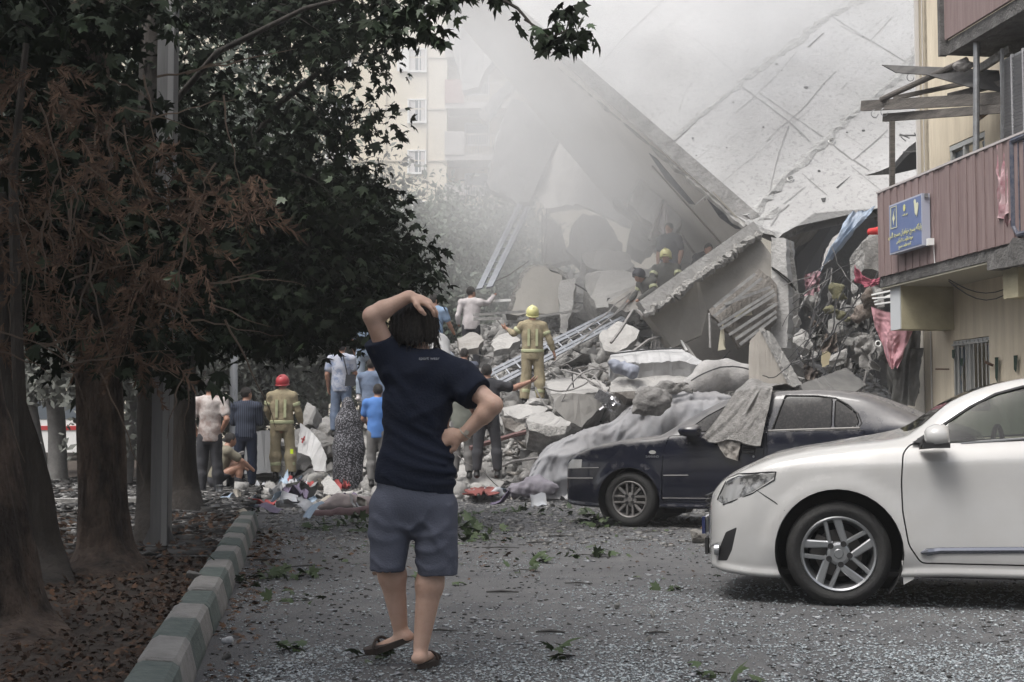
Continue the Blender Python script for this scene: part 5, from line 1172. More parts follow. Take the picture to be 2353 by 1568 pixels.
# necklace, bracelet, collar lettering, sandals
q = MB(); q.tube([pp(970, 806, 6.67) + Vector((.062 * math.cos(R(t)), .062 * math.sin(R(t)), -.012 - .006 * math.sin(R(t)))) for t in range(180, 361, 15)], .0022, 5); q.build('necklace', mat('gold', (.45, .32, .15), .4, metal=.8), root)
wv = (j['wr'] - j['er']).normalized(); u_ = wv.orthogonal().normalized(); w_ = wv.cross(u_); q = MB(); bc = j['wr'] - wv * .012
q.tube([bc + (u_ * math.cos(R(t)) + w_ * math.sin(R(t))) * .033 for t in range(0, 361, 20)], .0035, 5, caps=False); q.box(bc + Vector((.01, -.033, .004)), (.02, .006, .02), (0, .6, 0)); q.build('bracelet', mat('beads', (.45, .42, .36), .35, metal=.4), root)
S2 = S_
rb = MB(); a3, b3 = pp(975, 819, 6.555), pp(1001, 823, 6.56)
text('sport wear', .022, mat('print_white', (.35, .36, .38), .7), 'collar_print', root, pp(986, 824, 6.558) - bs_, (R(80), 0, R(0)) if True else None)
def sandal(c_, f_, up_, ln=.27):
    f_ = Vector(f_).normalized(); up_ = Vector(up_).normalized(); r_ = f_.cross(up_).normalized(); up_ = r_.cross(f_); q = MB(); n = 20; pts = []
    for i in range(n):
        t = 2 * math.pi * i / n; x = math.cos(t) * ln / 2; w = (.040 + .010 * math.cos(t)) * math.sin(t) * 1.05
        pts.append(c_ + f_ * x + r_ * w + up_ * (.008 * (x / ln * 2) ** 2))
    q.prism(pts, up_ * .028)
    o = q.build('sandal', m_sand, root); k_ = MB()
    for x0, x1, h in ((.02, .055, .040), (.07, .035, .032)):
        pts = [c_ + f_ * (x0 + (x1 - x0) * i / 8) + r_ * .046 * math.cos(math.pi * i / 8) + up_ * (.025 + h * math.sin(math.pi * i / 8)) for i in range(9)]
        k_.tube(pts, [.007] * 9, 6)
    k_.build('strap', m_sand, o); return o
sandal(P(894, 1490, 6.78), (-.88, .42, -.30), (-.28, -.15, .95)); sandal(Vector((P(977, 1525, 6.67).x, 6.76, .0)) + Vector((.005, 0, .002)), (.22, 1, 0), (0, 0, 1))
# bare feet down to the sandals
S_ = SDF(np.array(P(900, 1480, 6.72)) - .25, np.array(P(900, 1480, 6.72)) + .3, .007); a = j['al']; fd_ = Vector((-.88, .42, -.30)).normalized()

# ------------------------------------------------------------------ onlookers and rescuers
m_dk = mat('charcoal_cloth', (.028, .029, .034), .9, (.04, .041, .047), 5, .3, 40); m_wt = mat('stained_white', (.50, .46, .44), .9, (.27, .21, .19), 5.5, .3, 30, detail=8, contrast=(.42, .62)); m_jn = mat('blue_denim', (.10, .14, .21), .9, (.15, .19, .27), 6, .4, 40)
m_off = mat('offwhite_cloth', (.50, .47, .47), .9, (.42, .39, .39), 5, .3, 30); m_grt = mat('grey_trousers', (.12, .12, .118), .9, (.16, .155, .15), 6); m_shoe = mat('black_shoe', (.012, .012, .012), .6)
m_kh = mat('khaki_turnout', (.30, .255, .165), .9, (.23, .195, .125), 7, .5, 40, contrast=(.3, .7)); m_kd = mat('dark_turnout', (.05, .052, .05), .9, (.09, .09, .08), 7, .5, 40); m_ref = mat('reflective_band', (.42, .43, .26), .5, (.34, .36, .22), 12)
m_hely = mat('yellow_helmet', (.62, .60, .26), .35, (.50, .48, .22), 5, dust=.3, dustcol=(.55, .53, .4)); m_helr = mat('red_helmet', (.40, .04, .05), .35, dust=.2); m_glv = mat('glove', (.07, .07, .07), .9)
def striped(name, base_, line, sc):
    m = mat(name, base_, .9, None); n, l = m.node_tree.nodes, m.node_tree.links; tc = n.new('ShaderNodeTexCoord'); w = n.new('ShaderNodeTexWave'); w.bands_direction = 'X'; w.inputs['Scale'].default_value = sc; w.inputs['Distortion'].default_value = .6
    l.new(tc.outputs['Object'], w.inputs[0]); r = n.new('ShaderNodeValToRGB'); r.color_ramp.elements[0].position = .9; r.color_ramp.elements[1].position = .97; r.color_ramp.elements[0].color = (*base_, 1); r.color_ramp.elements[1].color = (*line, 1)
    l.new(w.outputs[0], r.inputs[0]); l.new(r.outputs[0], n['Principled BSDF'].inputs['Base Color']); return m
m_str = striped('navy_striped', (.013, .018, .034), (.10, .12, .16), 9)
def at(px, z, Y): return Vector((P(px, 975, Y).x, Y, z))
JB = dict(sr=(.19, -.02, 1.43), er=(.27, -.10, 1.17), wr=(.17, .0, 1.0), hdr=(-.7, .3, -.4), el=(-.24, -.08, 1.16), wl=(-.19, -.02, .96), hdl=(.5, .4, -.6), look=(.45, 1, .1), al=(-.11, -.02, .09), ar=(.13, .05, .09))
figure('man in a stained white T-shirt and dark trousers, hand on his hip', at(482, 0, 21.3), 1.84, 0, JB, dict(shirt=m_wt, trousers=m_dk, shoes=m_shoe, hem=.10), hairm=m_hair, build=.92)
JC = dict(el=(-.22, .06, 1.16), wl=(.05, .24, 1.18), er=(.22, .06, 1.16), wr=(-.05, .25, 1.22), look=(.6, .8, .25), hdl=(1, .1, 0), hdr=(-1, .1, 0), al=(-.10, 0, .09), ar=(.11, 0, .09))
figure('man in a dark striped shirt standing with folded arms', at(565, .03, 23.7), 1.76, 0, JC, dict(shirt=m_str, trousers=m_navy, shoes=m_shoe, sleeve='elbow', hem=.06), hairm=m_hair)
def fire(lab, base, H, yaw, J, mt, hel, tr=None, build=1.1, bands=True, group=None, **k):
    r_, F_ = figure(lab, base, H, yaw, J, dict(shirt=mt, trousers=tr or mt, shoes=m_shoe, sleeve='long', hem=.14, wide=.03, sname='jacket'), None, None, helmet=hel, build=build, **k)
    if bands:
        band(F_, 'reflective_stripe', m_ref, .02, g_=.034, h=.06); 
        for sid in 'lr': band(F_, 'reflective_stripe', m_ref, 0, 'arm', sid, .026, .06, t=.55); band(F_, 'reflective_stripe', m_ref, 0, 'leg', sid, .026, .07, t=.62)
        q = MB(); s_ = F_['s']; b_ = F_['ff'] * -.128 * s_ * build
        for o_ in (-.09, .055):
            c0 = F_['j']['pel'] + F_['td'] * .10 * s_ + F_['rt'] * (o_ + .015) * s_ + b_ * 1.0; c1_ = F_['j']['ch'] + F_['td'] * .08 * s_ + F_['rt'] * (o_ + .02) * s_ + b_ * 1.06; q.bar(c0, c1_, .045 * s_, .02, F_['ff'])
        q.build('back_stripes', m_ref, r_)
    return r_, F_
JD = dict(er=(.27, .02, 1.16), wr=(.32, .12, .93), el=(-.27, .03, 1.18), wl=(-.22, .16, .98), look=(.2, 1, 0), kr=(.14, .05, .5), ar=(.16, .0, .09), al=(-.10, 0, .09))
fire('firefighter in khaki turnout gear wearing a red helmet', at(648, .22, 24.2), 1.76, 0, JD, m_kh, m_helr)
q = MB(); q.box(at(671, 1.16 - 62 / 132., 24.05), (.05, .02, .08)); tag(q.build('armband', mat('hi_vis', (.55, .75, .02), .5)), 'small bright yellow tag clipped on the khaki trouser leg', 'tag')
JK = dict(er=(.30, -.02, 1.18), wr=(.38, .02, .95), el=(-.34, .02, 1.28), wl=(-.46, .16, 1.38), hdl=(-.6, .3, .3), look=(-.1, 1, .2), kl=(-.12, .03, .5), al=(-.15, 0, .09), ar=(.14, 0, .09), kr=(.13, .02, .5))
fire('firefighter in a pale yellow helmet standing on the rubble', at(1224, 1.50, 24.6), 1.72, 0, JK, m_kh, m_hely)
JL = dict(er=(.42, .05, 1.38), wr=(.66, .12, 1.48), hdr=(.9, .1, .3), el=(-.26, .0, 1.15), wl=(-.20, .14, .98), look=(.1, 1, .1), al=(-.15, 0, .09), ar=(.17, .0, .09), kl=(-.13, .02, .5), kr=(.15, .03, .5))
figure('man in a charcoal T-shirt pointing with his outstretched arm', at(1118, .33, 21.6), 1.76, 0, JL, dict(shirt=m_dk, trousers=m_dk, shoes=m_shoe, hem=.12), hairm=m_hair, build=1.1)
figure('man in a dull green shirt half hidden behind the charcoal T-shirt', at(1062, .28, 22.6), 1.72, 0, dict(er=(.22, .08, 1.18), wr=(.12, .2, 1.25)), dict(shirt=mat('dull_green', (.13, .14, .12), .9, (.17, .18, .155), 5), trousers=m_grt, shoes=m_shoe, hem=.12), hairm=m_hair, build=1.1)
figure('man in a bright blue T-shirt and grey trousers beside the patterned veil', at(868, .15, 22.6), 1.66, 0, dict(el=(-.25, .05, 1.16), wl=(-.22, .2, 1.1), al=(-.10, 0, .09), ar=(.12, 0, .09)), dict(shirt=mat('bright_blue', (.06, .16, .42), .85, (.075, .19, .47), 4), trousers=m_grt, shoes=m_shoe, hem=.12), hairm=m_hair)
rG, FG = figure('man in a pale patterned T-shirt with a dark shoulder bag', at(783, .93, 25), 1.72, 0, dict(er=(.25, .05, 1.16), wr=(.2, .2, 1.12), hdr=(.3, 1, 0), look=(.1, 1, .1)), dict(shirt=mat('blue_white_print', (.40, .42, .48), .9, (.20, .24, .34), 9, contrast=(.45, .6)), trousers=m_jn, shoes=m_shoe, hem=.12), hairm=m_hair)
q = MB(); s_ = FG['s']; T = FG['T']; q.prism([T((.10, -.2, .92)), T((.29, -.17, .93)), T((.28, -.16, 1.13)), T((.12, -.19, 1.13))], (0, -.08, 0)); bg = q.build('shoulder_bag', mat('black_canvas', (.02, .022, .028), .8)); tag(bg, 'dark shoulder bag hanging at the back of the patterned T-shirt', 'bag')
k_ = MB(); k_.tube([T((.14, -.2, 1.12)), T((.10, -.19, 1.3)), T((.05, -.15, 1.48)), T((.02, -.02, 1.5))], .012, 5); k_.build('strap', _M['black_canvas'], bg)
figure('man in light blue jeans climbing beside the overhanging leaves', at(838, 1.60, 26.5), 1.74, R(-20), dict(kr=(.16, .25, .6), ar=(.18, .2, .22)), dict(shirt=mat('washed_blue', (.16, .21, .28), .9), trousers=mat('light_denim', (.24, .30, .38), .9, (.30, .35, .42), 6), shoes=m_off, hem=.1), hairm=m_hair, vox=.018)
figure('man in a denim shirt and grey trousers stepping up the rubble', at(852, .68, 24.4), 1.62, R(-10), dict(kl=(-.25, .25, .72), al=(-.30, .18, .32), hl=(-.11, .03, .9), el=(-.2, .15, 1.15), wl=(-.05, .3, 1.1)), dict(shirt=m_jn, trousers=mat('dark_grey_trousers', (.05, .05, .052), .9), shoes=m_shoe, sleeve='long', hem=.1), hairm=m_hair, vox=.018)
JI = dict(kr=(.22, .12, .62), ar=(.42, .1, .35), kl=(-.02, .1, .52), al=(.05, -.05, .12), er=(.28, .05, 1.18), wr=(.36, .18, .98), look=(.7, .7, .2), ch=(.0, .03, 1.28))
figure('man in a blue polo shirt climbing the rubble beside the leafy branch', at(997, 1.95, 27.5), 1.78, R(-12), JI, dict(shirt=mat('dusty_blue', (.17, .25, .37), .9, (.21, .29, .41), 4), trousers=mat('pale_jeans', (.30, .33, .38), .9, (.25, .28, .33), 5), shoes=m_off, hem=.04), hairm=m_hair, vox=.018)
JJ = dict(er=(.34, .12, 1.42), wr=(.50, .22, 1.62), hdr=(.4, .3, .8), el=(-.27, -.05, 1.15), wl=(-.25, .05, .95), look=(.7, .6, .25), ch=(.01, .03, 1.28))
figure('man in an off-white shirt reaching up to the leaning ladder', at(1082, 2.22, 28.3), 1.74, 0, JJ, dict(shirt=m_off, trousers=m_dk, shoes=m_shoe, sleeve='long', hem=.08), hairm=m_hair, vox=.018)
# group on the heap beside the wedge
JN = dict(look=(-.7, -.7, -.1), el=(-.26, .06, 1.16), wl=(-.22, .2, 1.0))
figure('man in a dark shirt standing above the firefighters', at(1541, 3.55, 28.6), 1.76, R(150), dict(look=(.1, 1, -.25)), dict(shirt=mat('slate_cloth', (.05, .055, .07), .9), trousers=m_dk, shoes=m_shoe, hem=.08), hairm=m_hair, vox=.02, build=1.15)
figure('man in dark clothes bending beside the tilted wall', at(1598, 3.25, 28.4), 1.74, R(-160), dict(ch=(-.08, .18, 1.18), nk=(-.12, .32, 1.38), hd=(-.12, .40, 1.46), sl=(-.30, .26, 1.30), sr=(.08, .26, 1.30), el=(-.34, .36, 1.06), er=(.12, .38, 1.06), wl=(-.22, .5, .9), wr=(.02, .5, .9)), dict(shirt=m_dk, trousers=m_dk, shoes=m_shoe, hem=.08), hairm=m_hair, vox=.02, build=1.2)
JS = dict(pel=(0, 0, .55), hl=(-.1, .02, .53), hr=(.1, .02, .53), kl=(-.2, .38, .62), kr=(.2, .38, .60), al=(-.2, .42, .2), ar=(.22, .42, .18), ch=(0, .06, .88), nk=(0, .10, 1.1), hd=(0, .14, 1.24), sl=(-.2, .08, 1.03), sr=(.2, .08, 1.03), el=(-.26, .22, .82), er=(.26, .22, .82), wl=(-.15, .42, .72), wr=(.15, .42, .72))
fire('seated firefighter in a pale helmet facing the street', at(1535, 3.2, 27.9), 1.85, R(165), JS, m_kd, m_hely, vox=.018)
fire('crouching firefighter in a black cap beside the upper ladder end', at(1508, 2.95, 27.6), 1.8, R(120), dict(JS, ch=(0, .14, .84), nk=(0, .28, 1.02), hd=(0, .38, 1.10), sl=(-.2, .22, .97), sr=(.2, .22, .97), wl=(-.15, .55, .6), wr=(.15, .55, .6)), m_kd, mat('black_helmet', (.02, .022, .03), .6), vox=.018)
figure('dark haired person in a white top half sunk behind the broken wall', at(1280, 3.15, 30.6), 1.65, 0, dict(ch=(.0, .15, 1.15), nk=(0, .25, 1.34), hd=(.0, .28, 1.46), sl=(-.18, .2, 1.24), sr=(.18, .2, 1.24), el=(-.22, .3, 1.0), er=(.22, .3, 1.0), wl=(-.1, .45, .9), wr=(.1, .45, .9)), dict(shirt=m_off, trousers=m_dk, shoes=m_shoe, hem=.05), hairm=m_hair, vox=.02)
figure('person in a khaki shirt crouching behind the man in the stained T-shirt', at(498, 0, 22.6), 1.7, R(-60), dict(JS, pel=(0, 0, .32), hl=(-.1, .02, .32), hr=(.1, .02, .32), ch=(0, .1, .6), nk=(0, .18, .8), hd=(0, .24, .93), sl=(-.2, .14, .74), sr=(.2, .14, .74), kl=(-.2, .35, .5), kr=(.2, .35, .5), el=(-.24, .36, .58), er=(.24, .36, .58), wl=(-.15, .6, .42), wr=(.15, .6, .42), al=(-.18, .3, .09), ar=(.18, .3, .09)), dict(shirt=mat('khaki_shirt', (.17, .155, .115), .9), trousers=m_dk, shoes=m_shoe, hem=.05), hairm=m_hair, vox=.018)
figure('person in pale clothes behind the lowest hanging leaves', at(943, 1.95, 28.5), 1.7, R(20), dict(er=(.3, .1, 1.25), wr=(.35, .3, 1.3)), dict(shirt=m_off, trousers=m_off, shoes=m_shoe, sleeve='long', hem=.3), hairm=m_hair, vox=.02)
fire('firefighter in a pale helmet seen through the leaves', at(893, 1.85, 28.6), 1.76, 0, JD, m_kh, m_hely, vox=.02, bands=False)
figure('person in dark blue clothes low in the rubble by the pink sack', at(1066, 1.25, 24.6), 1.62, 0, dict(JS), dict(shirt=mat('dark_blue_cloth', (.07, .08, .11), .9), trousers=m_dk, shoes=m_shoe, sleeve='long'), hairm=m_hair, vox=.02)
# woman in a patterned veil
m_veil = mat('speckled_veil', (.016, .016, .02), .9, (.20, .20, .22), 42, contrast=(.52, .57), detail=1.5)
bE = at(800, .0, 23.6); rE = empty('person', bE, 0, 'woman wrapped head to ankle in a black and white speckled veil', 'person')
B = SDF((bE.x - .45, bE.y - .45, -.02), (bE.x + .45, bE.y + .45, 1.75), .016); B.cone(bE + Vector((0, .02, 1.2)), bE + Vector((0, .02, 1.45)), .09, .05, .05); head(B, bE + Vector((0, .03, 1.48)), .97, (0, 1, 0)); B.cone(bE + Vector((0, 0, .2)), bE + Vector((0, 0, 1.1)), .11, .11, .05)
for k in (-1, 1): B.cone(bE + Vector((.09 * k, 0, .3)), bE + Vector((.09 * k, 0, .05)), .05, .04, .03); B.cone(bE + Vector((.09 * k, -.02, .04)), bE + Vector((.09 * k, .14, .035)), .04, .035, .02)
B.mesh('body', m_skin, rE)
B = SDF((bE.x - .5, bE.y - .5, .03), (bE.x + .5, bE.y + .5, 1.75), .014)
B.ell(bE + Vector((-.01, .02, 1.50)), (.105, .12, .125), .03); B.cone(bE + Vector((0, .02, 1.38)), bE + Vector((.0, .02, 1.22)), .12, .20, .08, flat=(fy, .8)); B.cone(bE + Vector((.0, .02, 1.22)), bE + Vector((.02, .02, .75)), .21, .27, .08, flat=(fy, .8)); B.cone(bE + Vector((.02, .02, .75)), bE + Vector((-.0, .0, .10)), .27, .24, .06, flat=(fy, .8))
B.ell(bE + Vector((0, .16, 1.48)), (.07, .07, .09), .01, sub=True)
B.field(lambda p, D: np.maximum(D + .012 * np.sin(np.arctan2(p[..., 0] - bE.x, p[..., 1] - bE.y) * 9 + 3 * vnoise(p * 3, 1)) * np.clip((1.35 - p[..., 2]) / 1.2, 0, 1) + .012 * vnoise(p * 6, 2), .06 - p[..., 2])); B.mesh('veil', m_veil, rE)
# ------------------------------------------------------------------ the heap: pieces one could lift away
def hgt(x, y):
    X, Y = np.array([x]), np.array([y]); return float(max(moundz(X, Y)[2][0], 0.0))
def chunk(seed, dims, rough=.05, flat=False):
    rr = random.Random(seed); b = bmesh.new()
    for _ in range(16 if not flat else 11):
        v = Vector([rr.uniform(-1, 1) for _ in range(3)]); m = max(abs(q) for q in v); v = v / m if rr.random() < .75 else v
        if flat: v.z = 1 if v.z > 0 else -1
        b.verts.new((v.x * dims[0] / 2, v.y * dims[1] / 2, v.z * dims[2] / 2))
    bmesh.ops.convex_hull(b, input=b.verts)
    bmesh.ops.delete(b, geom=[v for v in b.verts if not v.link_faces], context='VERTS')
    bmesh.ops.subdivide_edges(b, edges=b.edges[:], cuts=3, use_grid_fill=True)
    s_ = max(dims)
    for v in b.verts:
        q = np.array(v.co) / s_ * 4; n = fbm(q[None] + seed, 3, seed % 50)[0]; k_ = .25 if (flat and abs(abs(v.co.z) - dims[2] / 2) < .01) else 1
        v.co += v.co.normalized() * float(n) * rough * s_ * k_
    me = bpy.data.meshes.new('chunk'); b.to_mesh(me); b.free(); return me
CM = [m_c1, m_c2, m_c3, mat('dusty_chunk', (.34, .335, .325), .95, (.24, .235, .225), 4, 1, 26)]
protos = []
for i in range(16):
    me = chunk(100 + i, (1, random.uniform(.6, .95), random.uniform(.4, .75)), .13); me.materials.append(CM[[0, 3, 1, 3][i % 4]]); protos.append(('concrete_chunk', me))
for i in range(10):
    me = chunk(300 + i, (1, random.uniform(.5, .8), random.uniform(.09, .16)), .05, True); me.materials.append(CM[[0, 3, 1, 2][i % 4]]); protos.append(('slab_fragment', me))
rr = random.Random(11)
def place(me, name, loc, rot, sc, label, cat, group=None):
    o = bpy.data.objects.new(name, me); COL.objects.link(o); o.location = loc; o.rotation_euler = rot; o.scale = sc if isinstance(sc, tuple) else (sc,) * 3; return tag(o, label, cat, group)
for i in range(400):
    for _ in range(40):
        x = rr.uniform(-4.6, 6.5); y = rr.uniform(22.2, 31.5)
        if y < 31.5 and (float(mound_h(x, y)) > .08 or rr.random() < .12): break
    nm, me = protos[rr.randrange(len(protos))]; s_ = min(1.15, .14 + rr.expovariate(4.4)); fl_ = nm == 'slab_fragment'
    if fl_: s_ *= 1.35
    z = hgt(x, y)
    place(me, nm, (x, y, z + s_ * rr.uniform(-.02, .16)), (rr.gauss(0, .5) if not fl_ else rr.gauss(.25, .4), rr.gauss(0, .5) if not fl_ else rr.gauss(0, .35), rr.uniform(0, 6.28)), s_,
          'broken slab fragment lying in the rubble heap' if fl_ else 'jagged grey concrete chunk lying in the rubble heap', 'slab fragment' if fl_ else 'concrete chunk', 'slab fragments in the rubble heap' if fl_ else 'concrete chunks in the rubble heap')
# chips and dust lumps nobody could count
def scatter(n, fn, size, seed, flat=.5, jitter=1.0):
    r2 = np.random.default_rng(seed); c_ = fn(r2, n); n = len(c_); s_ = size[0] + (size[1] - size[0]) * r2.random(n) ** 2.5
    T_ = np.array([[1, 1, 1], [1, -1, -1], [-1, 1, -1], [-1, -1, 1]], float); vs = T_[None] * s_[:, None, None] * (.5 + r2.random((n, 4, 3)) * .7); vs[:, :, 2] *= flat
    a = r2.random(n) * 6.28; ca, sa = np.cos(a)[:, None], np.sin(a)[:, None]; x, y = vs[..., 0] * ca - vs[..., 1] * sa, vs[..., 0] * sa + vs[..., 1] * ca
    vs = np.stack([x, y, vs[..., 2]], -1) + c_[:, None]; f = np.array([[0, 1, 2], [0, 3, 1], [0, 2, 3], [1, 3, 2]])[None] + (np.arange(n) * 4)[:, None, None]
    return vs.reshape(-1, 3), f.reshape(-1, 3)
def on_mound(r2, n):
    x = r2.uniform(-5.6, 9, n); y = r2.uniform(21.6, 32, n) ; z = moundz(x, y)[2]; k_ = (z > .03) | (r2.random(n) < .25); return np.stack([x, y, np.maximum(z, 0) + .02], 1)[k_]
v, f = scatter(26000, on_mound, (.015, .13), 5); tag(mobj('concrete_chips', v, f, CM[3], origin=(0, 0, 0)), 'loose chips and lumps of concrete strewn over the heap', kind='stuff')
v, f = scatter(6000, on_mound, (.015, .10), 6); tag(mobj('dark_debris', v, f, m_c3, origin=(0, 0, 0)), 'dark fragments mixed into the heap', kind='stuff')
low = []
for i in range(10):
    me = chunk(700 + i, (1, random.uniform(.6, .9), random.uniform(.2, .7)), .02, i % 3 == 0); b_ = bmesh.new(); b_.from_mesh(me); bmesh.ops.dissolve_limit(b_, angle_limit=R(14), verts=b_.verts[:], edges=b_.edges[:]); bmesh.ops.triangulate(b_, faces=b_.faces[:]); b_.verts.index_update()
    low.append((np.array([list(v.co) for v in b_.verts]), np.array([[v.index for v in f.verts] for f in b_.faces]))); b_.free(); bpy.data.meshes.remove(me)
for nm_, mt_, cnt, sd_ in (('small_rubble', CM[3], 2600, 1), ('small_dark_rubble', m_c2, 1500, 2)):
    r5 = random.Random(sd_); VV_, FF_ = [], []; k0 = 0
    for i in range(cnt):
        x = r5.uniform(-4.8, 6.5); y = r5.uniform(22, 31.5)
        if float(mound_h(x, y)) < .05 and r5.random() < .7: continue
        v_, f_ = low[r5.randrange(10)]; s_ = .07 + min(.38, r5.expovariate(8)); M3 = np.array(Euler((r5.uniform(0, 6), r5.uniform(0, 6), r5.uniform(0, 6))).to_matrix())
        VV_.append((v_ * s_) @ M3.T + np.array([x, y, hgt(x, y) + s_ * .2])); FF_.append(f_ + k0); k0 += len(v_)
    tag(mobj(nm_, np.concatenate(VV_), np.concatenate(FF_), mt_, origin=(0, 0, 0)), 'small broken rubble filling the gaps of the heap' if sd_ == 1 else 'small darker rubble filling the gaps of the heap', kind='stuff')
# bent steel and wires
m_bar = mat('dusty_steel', (.17, .165, .16), .8, (.27, .26, .25), 9); m_bar2 = mat('black_wire', (.035, .035, .037), .7)
def wire(a, b, sag, r, mt, name, label, cat, group=None, n=10, wob=.12, seed=0):
    r3 = random.Random(seed); a, b = Vector(a), Vector(b); pts = []; w = Vector((0, 0, 0)); Ln = (b - a).length
    for i in range(n + 1):
        t = i / n; w = w * .8 + Vector((r3.uniform(-1, 1), r3.uniform(-1, 1), r3.uniform(-1, 1))) * wob * Ln / n; q = a.lerp(b, t) + w * math.sin(math.pi * t) * 1.5; q.z += -sag * 4 * t * (1 - t); pts.append(q)
    o = MB().tube(pts, r, 5).build(name, mt); return tag(o, label, cat, group)
for i in range(150):
    cx_, cy_ = [(1.0, 24.6), (2.2, 25), (-.8, 26.5), (3.2, 26.8), (0.6, 28.6), (-.2, 23.6), (2.0, 29.5), (5.5, 25), (3, 24)][i % 9]; x, y = rr.gauss(cx_, .6), rr.gauss(cy_, .8); z = max(hgt(x, y), 0); a = rr.uniform(0, 6.28); L_ = rr.uniform(.5, 2.2)
    wire((x, y, z + .05), (x + L_ * math.cos(a), y + L_ * math.sin(a) * .5, z + rr.uniform(-.2, .9)), rr.uniform(-.25, .3), rr.uniform(.008, .016), m_bar if i % 3 else m_bar2, 'reinforcing_bar', 'bent reinforcing bar sticking out of the rubble', 'steel bar', 'bent bars in the rubble', seed=i, wob=.35)
# named pieces, front to back
PL = lambda *a, **k: plate(*a, **k)
big = 'concrete slab'
PL('concrete_block', [(1253, 876, 24.6), (1300, 868, 25), (1376, 874, 25.2), (1400, 892, 24.4), (1389, 903, 23.5), (1330, 906, 23.3), (1266, 905, 23.4)], .1, m_c1, 'flat pale top of the large dark-faced block in front of the ladder', big, rough=.02)
PL('concrete_block', [(1262, 905, 23.4), (1330, 905, 23.3), (1392, 903, 23.4), (1398, 925, 23.4), (1372, 950, 23.2), (1336, 982, 23), (1300, 968, 23), (1276, 944, 23.1)], .9, mat('smooth_dark_face', (.145, .14, .13), .9, (.185, .18, .17), 2, .3, 9), 'large block with a smooth dark brown-grey face tipped towards the street', 'concrete block', rough=.03, seed=4, edge=m_rough)
PL('concrete_block', [(1150, 938, 23.3), (1190, 932, 23.6), (1272, 936, 23.5), (1248, 952, 23), (1215, 966, 22.9), (1156, 958, 23)], .35, m_c1, 'long pale block lying just right of the pointing man', 'concrete block', rough=.02, edge=m_rough)
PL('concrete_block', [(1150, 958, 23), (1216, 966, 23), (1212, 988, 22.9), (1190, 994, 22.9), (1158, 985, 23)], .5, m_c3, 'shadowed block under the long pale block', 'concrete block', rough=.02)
PL('concrete_block', [(1208, 966, 22.4), (1225, 950, 22.8), (1262, 946, 22.9), (1314, 972, 22.6), (1300, 980, 22.3), (1260, 978, 22.3)], .12, m_c1, 'pale broken slab with radiating scratches beside the grey tarpaulin', big, rough=.015)
PL('concrete_block', [(1208, 967, 22.4), (1260, 978, 22.3), (1304, 981, 22.3), (1300, 1000, 22.2), (1258, 1006, 22.2), (1214, 990, 22.2)], .5, m_rough, 'rough broken edge of the scratched slab', 'concrete block', rough=.035)
PL('concrete_block', [(1480, 900, 22.6), (1402, 902, 22.6), (1400, 880, 22.8), (1440, 862, 23.2), (1530, 838, 23.6), (1590, 848, 23.4), (1600, 866, 23), (1560, 886, 22.7), (1500, 896, 22.6)], .6, m_c1, 'layered pale rock-like slab under the white mattress', big, rough=.05, seed=6, edge=m_rough)
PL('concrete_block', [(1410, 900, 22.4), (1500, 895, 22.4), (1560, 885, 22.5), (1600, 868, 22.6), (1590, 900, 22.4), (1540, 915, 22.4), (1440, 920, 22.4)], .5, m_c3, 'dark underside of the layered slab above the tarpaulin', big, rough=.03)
def soft(name, pts, rad, mt, label, cat, amp=.02, sc=7, flat=None, vox=.025, k=.06, parent=None):
    """a padded or crumpled thing: joined rounded lumps along a line, creased"""
    pts = [P(*p) for p in pts]; R_ = max(rad) + .1; S_ = SDF(np.min([list(p) for p in pts], 0) - R_, np.max([list(p) for p in pts], 0) + R_, vox)
    if len(pts) == 1: S_.ell(pts[0], flat, k)
    else: S_.chain(pts, rad, k, flat)
    S_.field(lambda p, D: D + amp * fbm(p * sc, 3, len(label)) * 1.6); o = S_.mesh(name, mt, parent)
    if label: tag(o, label, cat)
    return o
m_bag = mat('dusty_fabric', (.36, .35, .34), .95, (.27, .265, .26), 4, .5, 30); m_mat = mat('mattress_white', (.40, .40, .40), .9, (.33, .33, .33), 3, .3, 20)
soft('mattress', [(1590, 888, 22.2), (1632, 868, 22.3), (1670, 862, 22.4), (1718, 866, 22.3)], [.17, .27, .25, .2], m_bag, 'bulging dusty grey mattress behind the dark car windscreen', 'mattress', .02, 5, ((0, 1, 0), .8))
wire(P(1588, 875, 21.95), P(1724, 850, 22.1), -.12, .012, m_bar2, 'mattress_piping', 'dark piping cord along the bulging mattress', 'cord', wob=.05)
PL('mattress', [(1398, 838, 22.9), (1402, 815, 23.4), (1430, 807, 23.6), (1566, 802, 23.6), (1617, 832, 23), (1600, 838, 22.9), (1560, 832, 22.9), (1440, 838, 22.9)], .28, m_mat, 'long white mattress with dark piping lying on the heap', 'mattress', rough=.01)
wire(P(1402, 814, 23.2), P(1566, 801, 23.4), -.02, .014, m_bar2, 'mattress_piping', 'dark piping cord along the white mattress', 'cord', wob=.02)
soft('pillow', [(1415, 838, 22.7), (1450, 850, 22.7)], [.10, .15], mat('bluish_cloth', (.27, .29, .34), .9, (.21, .225, .27), 4, .4, 20), 'bluish grey cushion slumped under the white mattress', 'cushion', .06, 6)
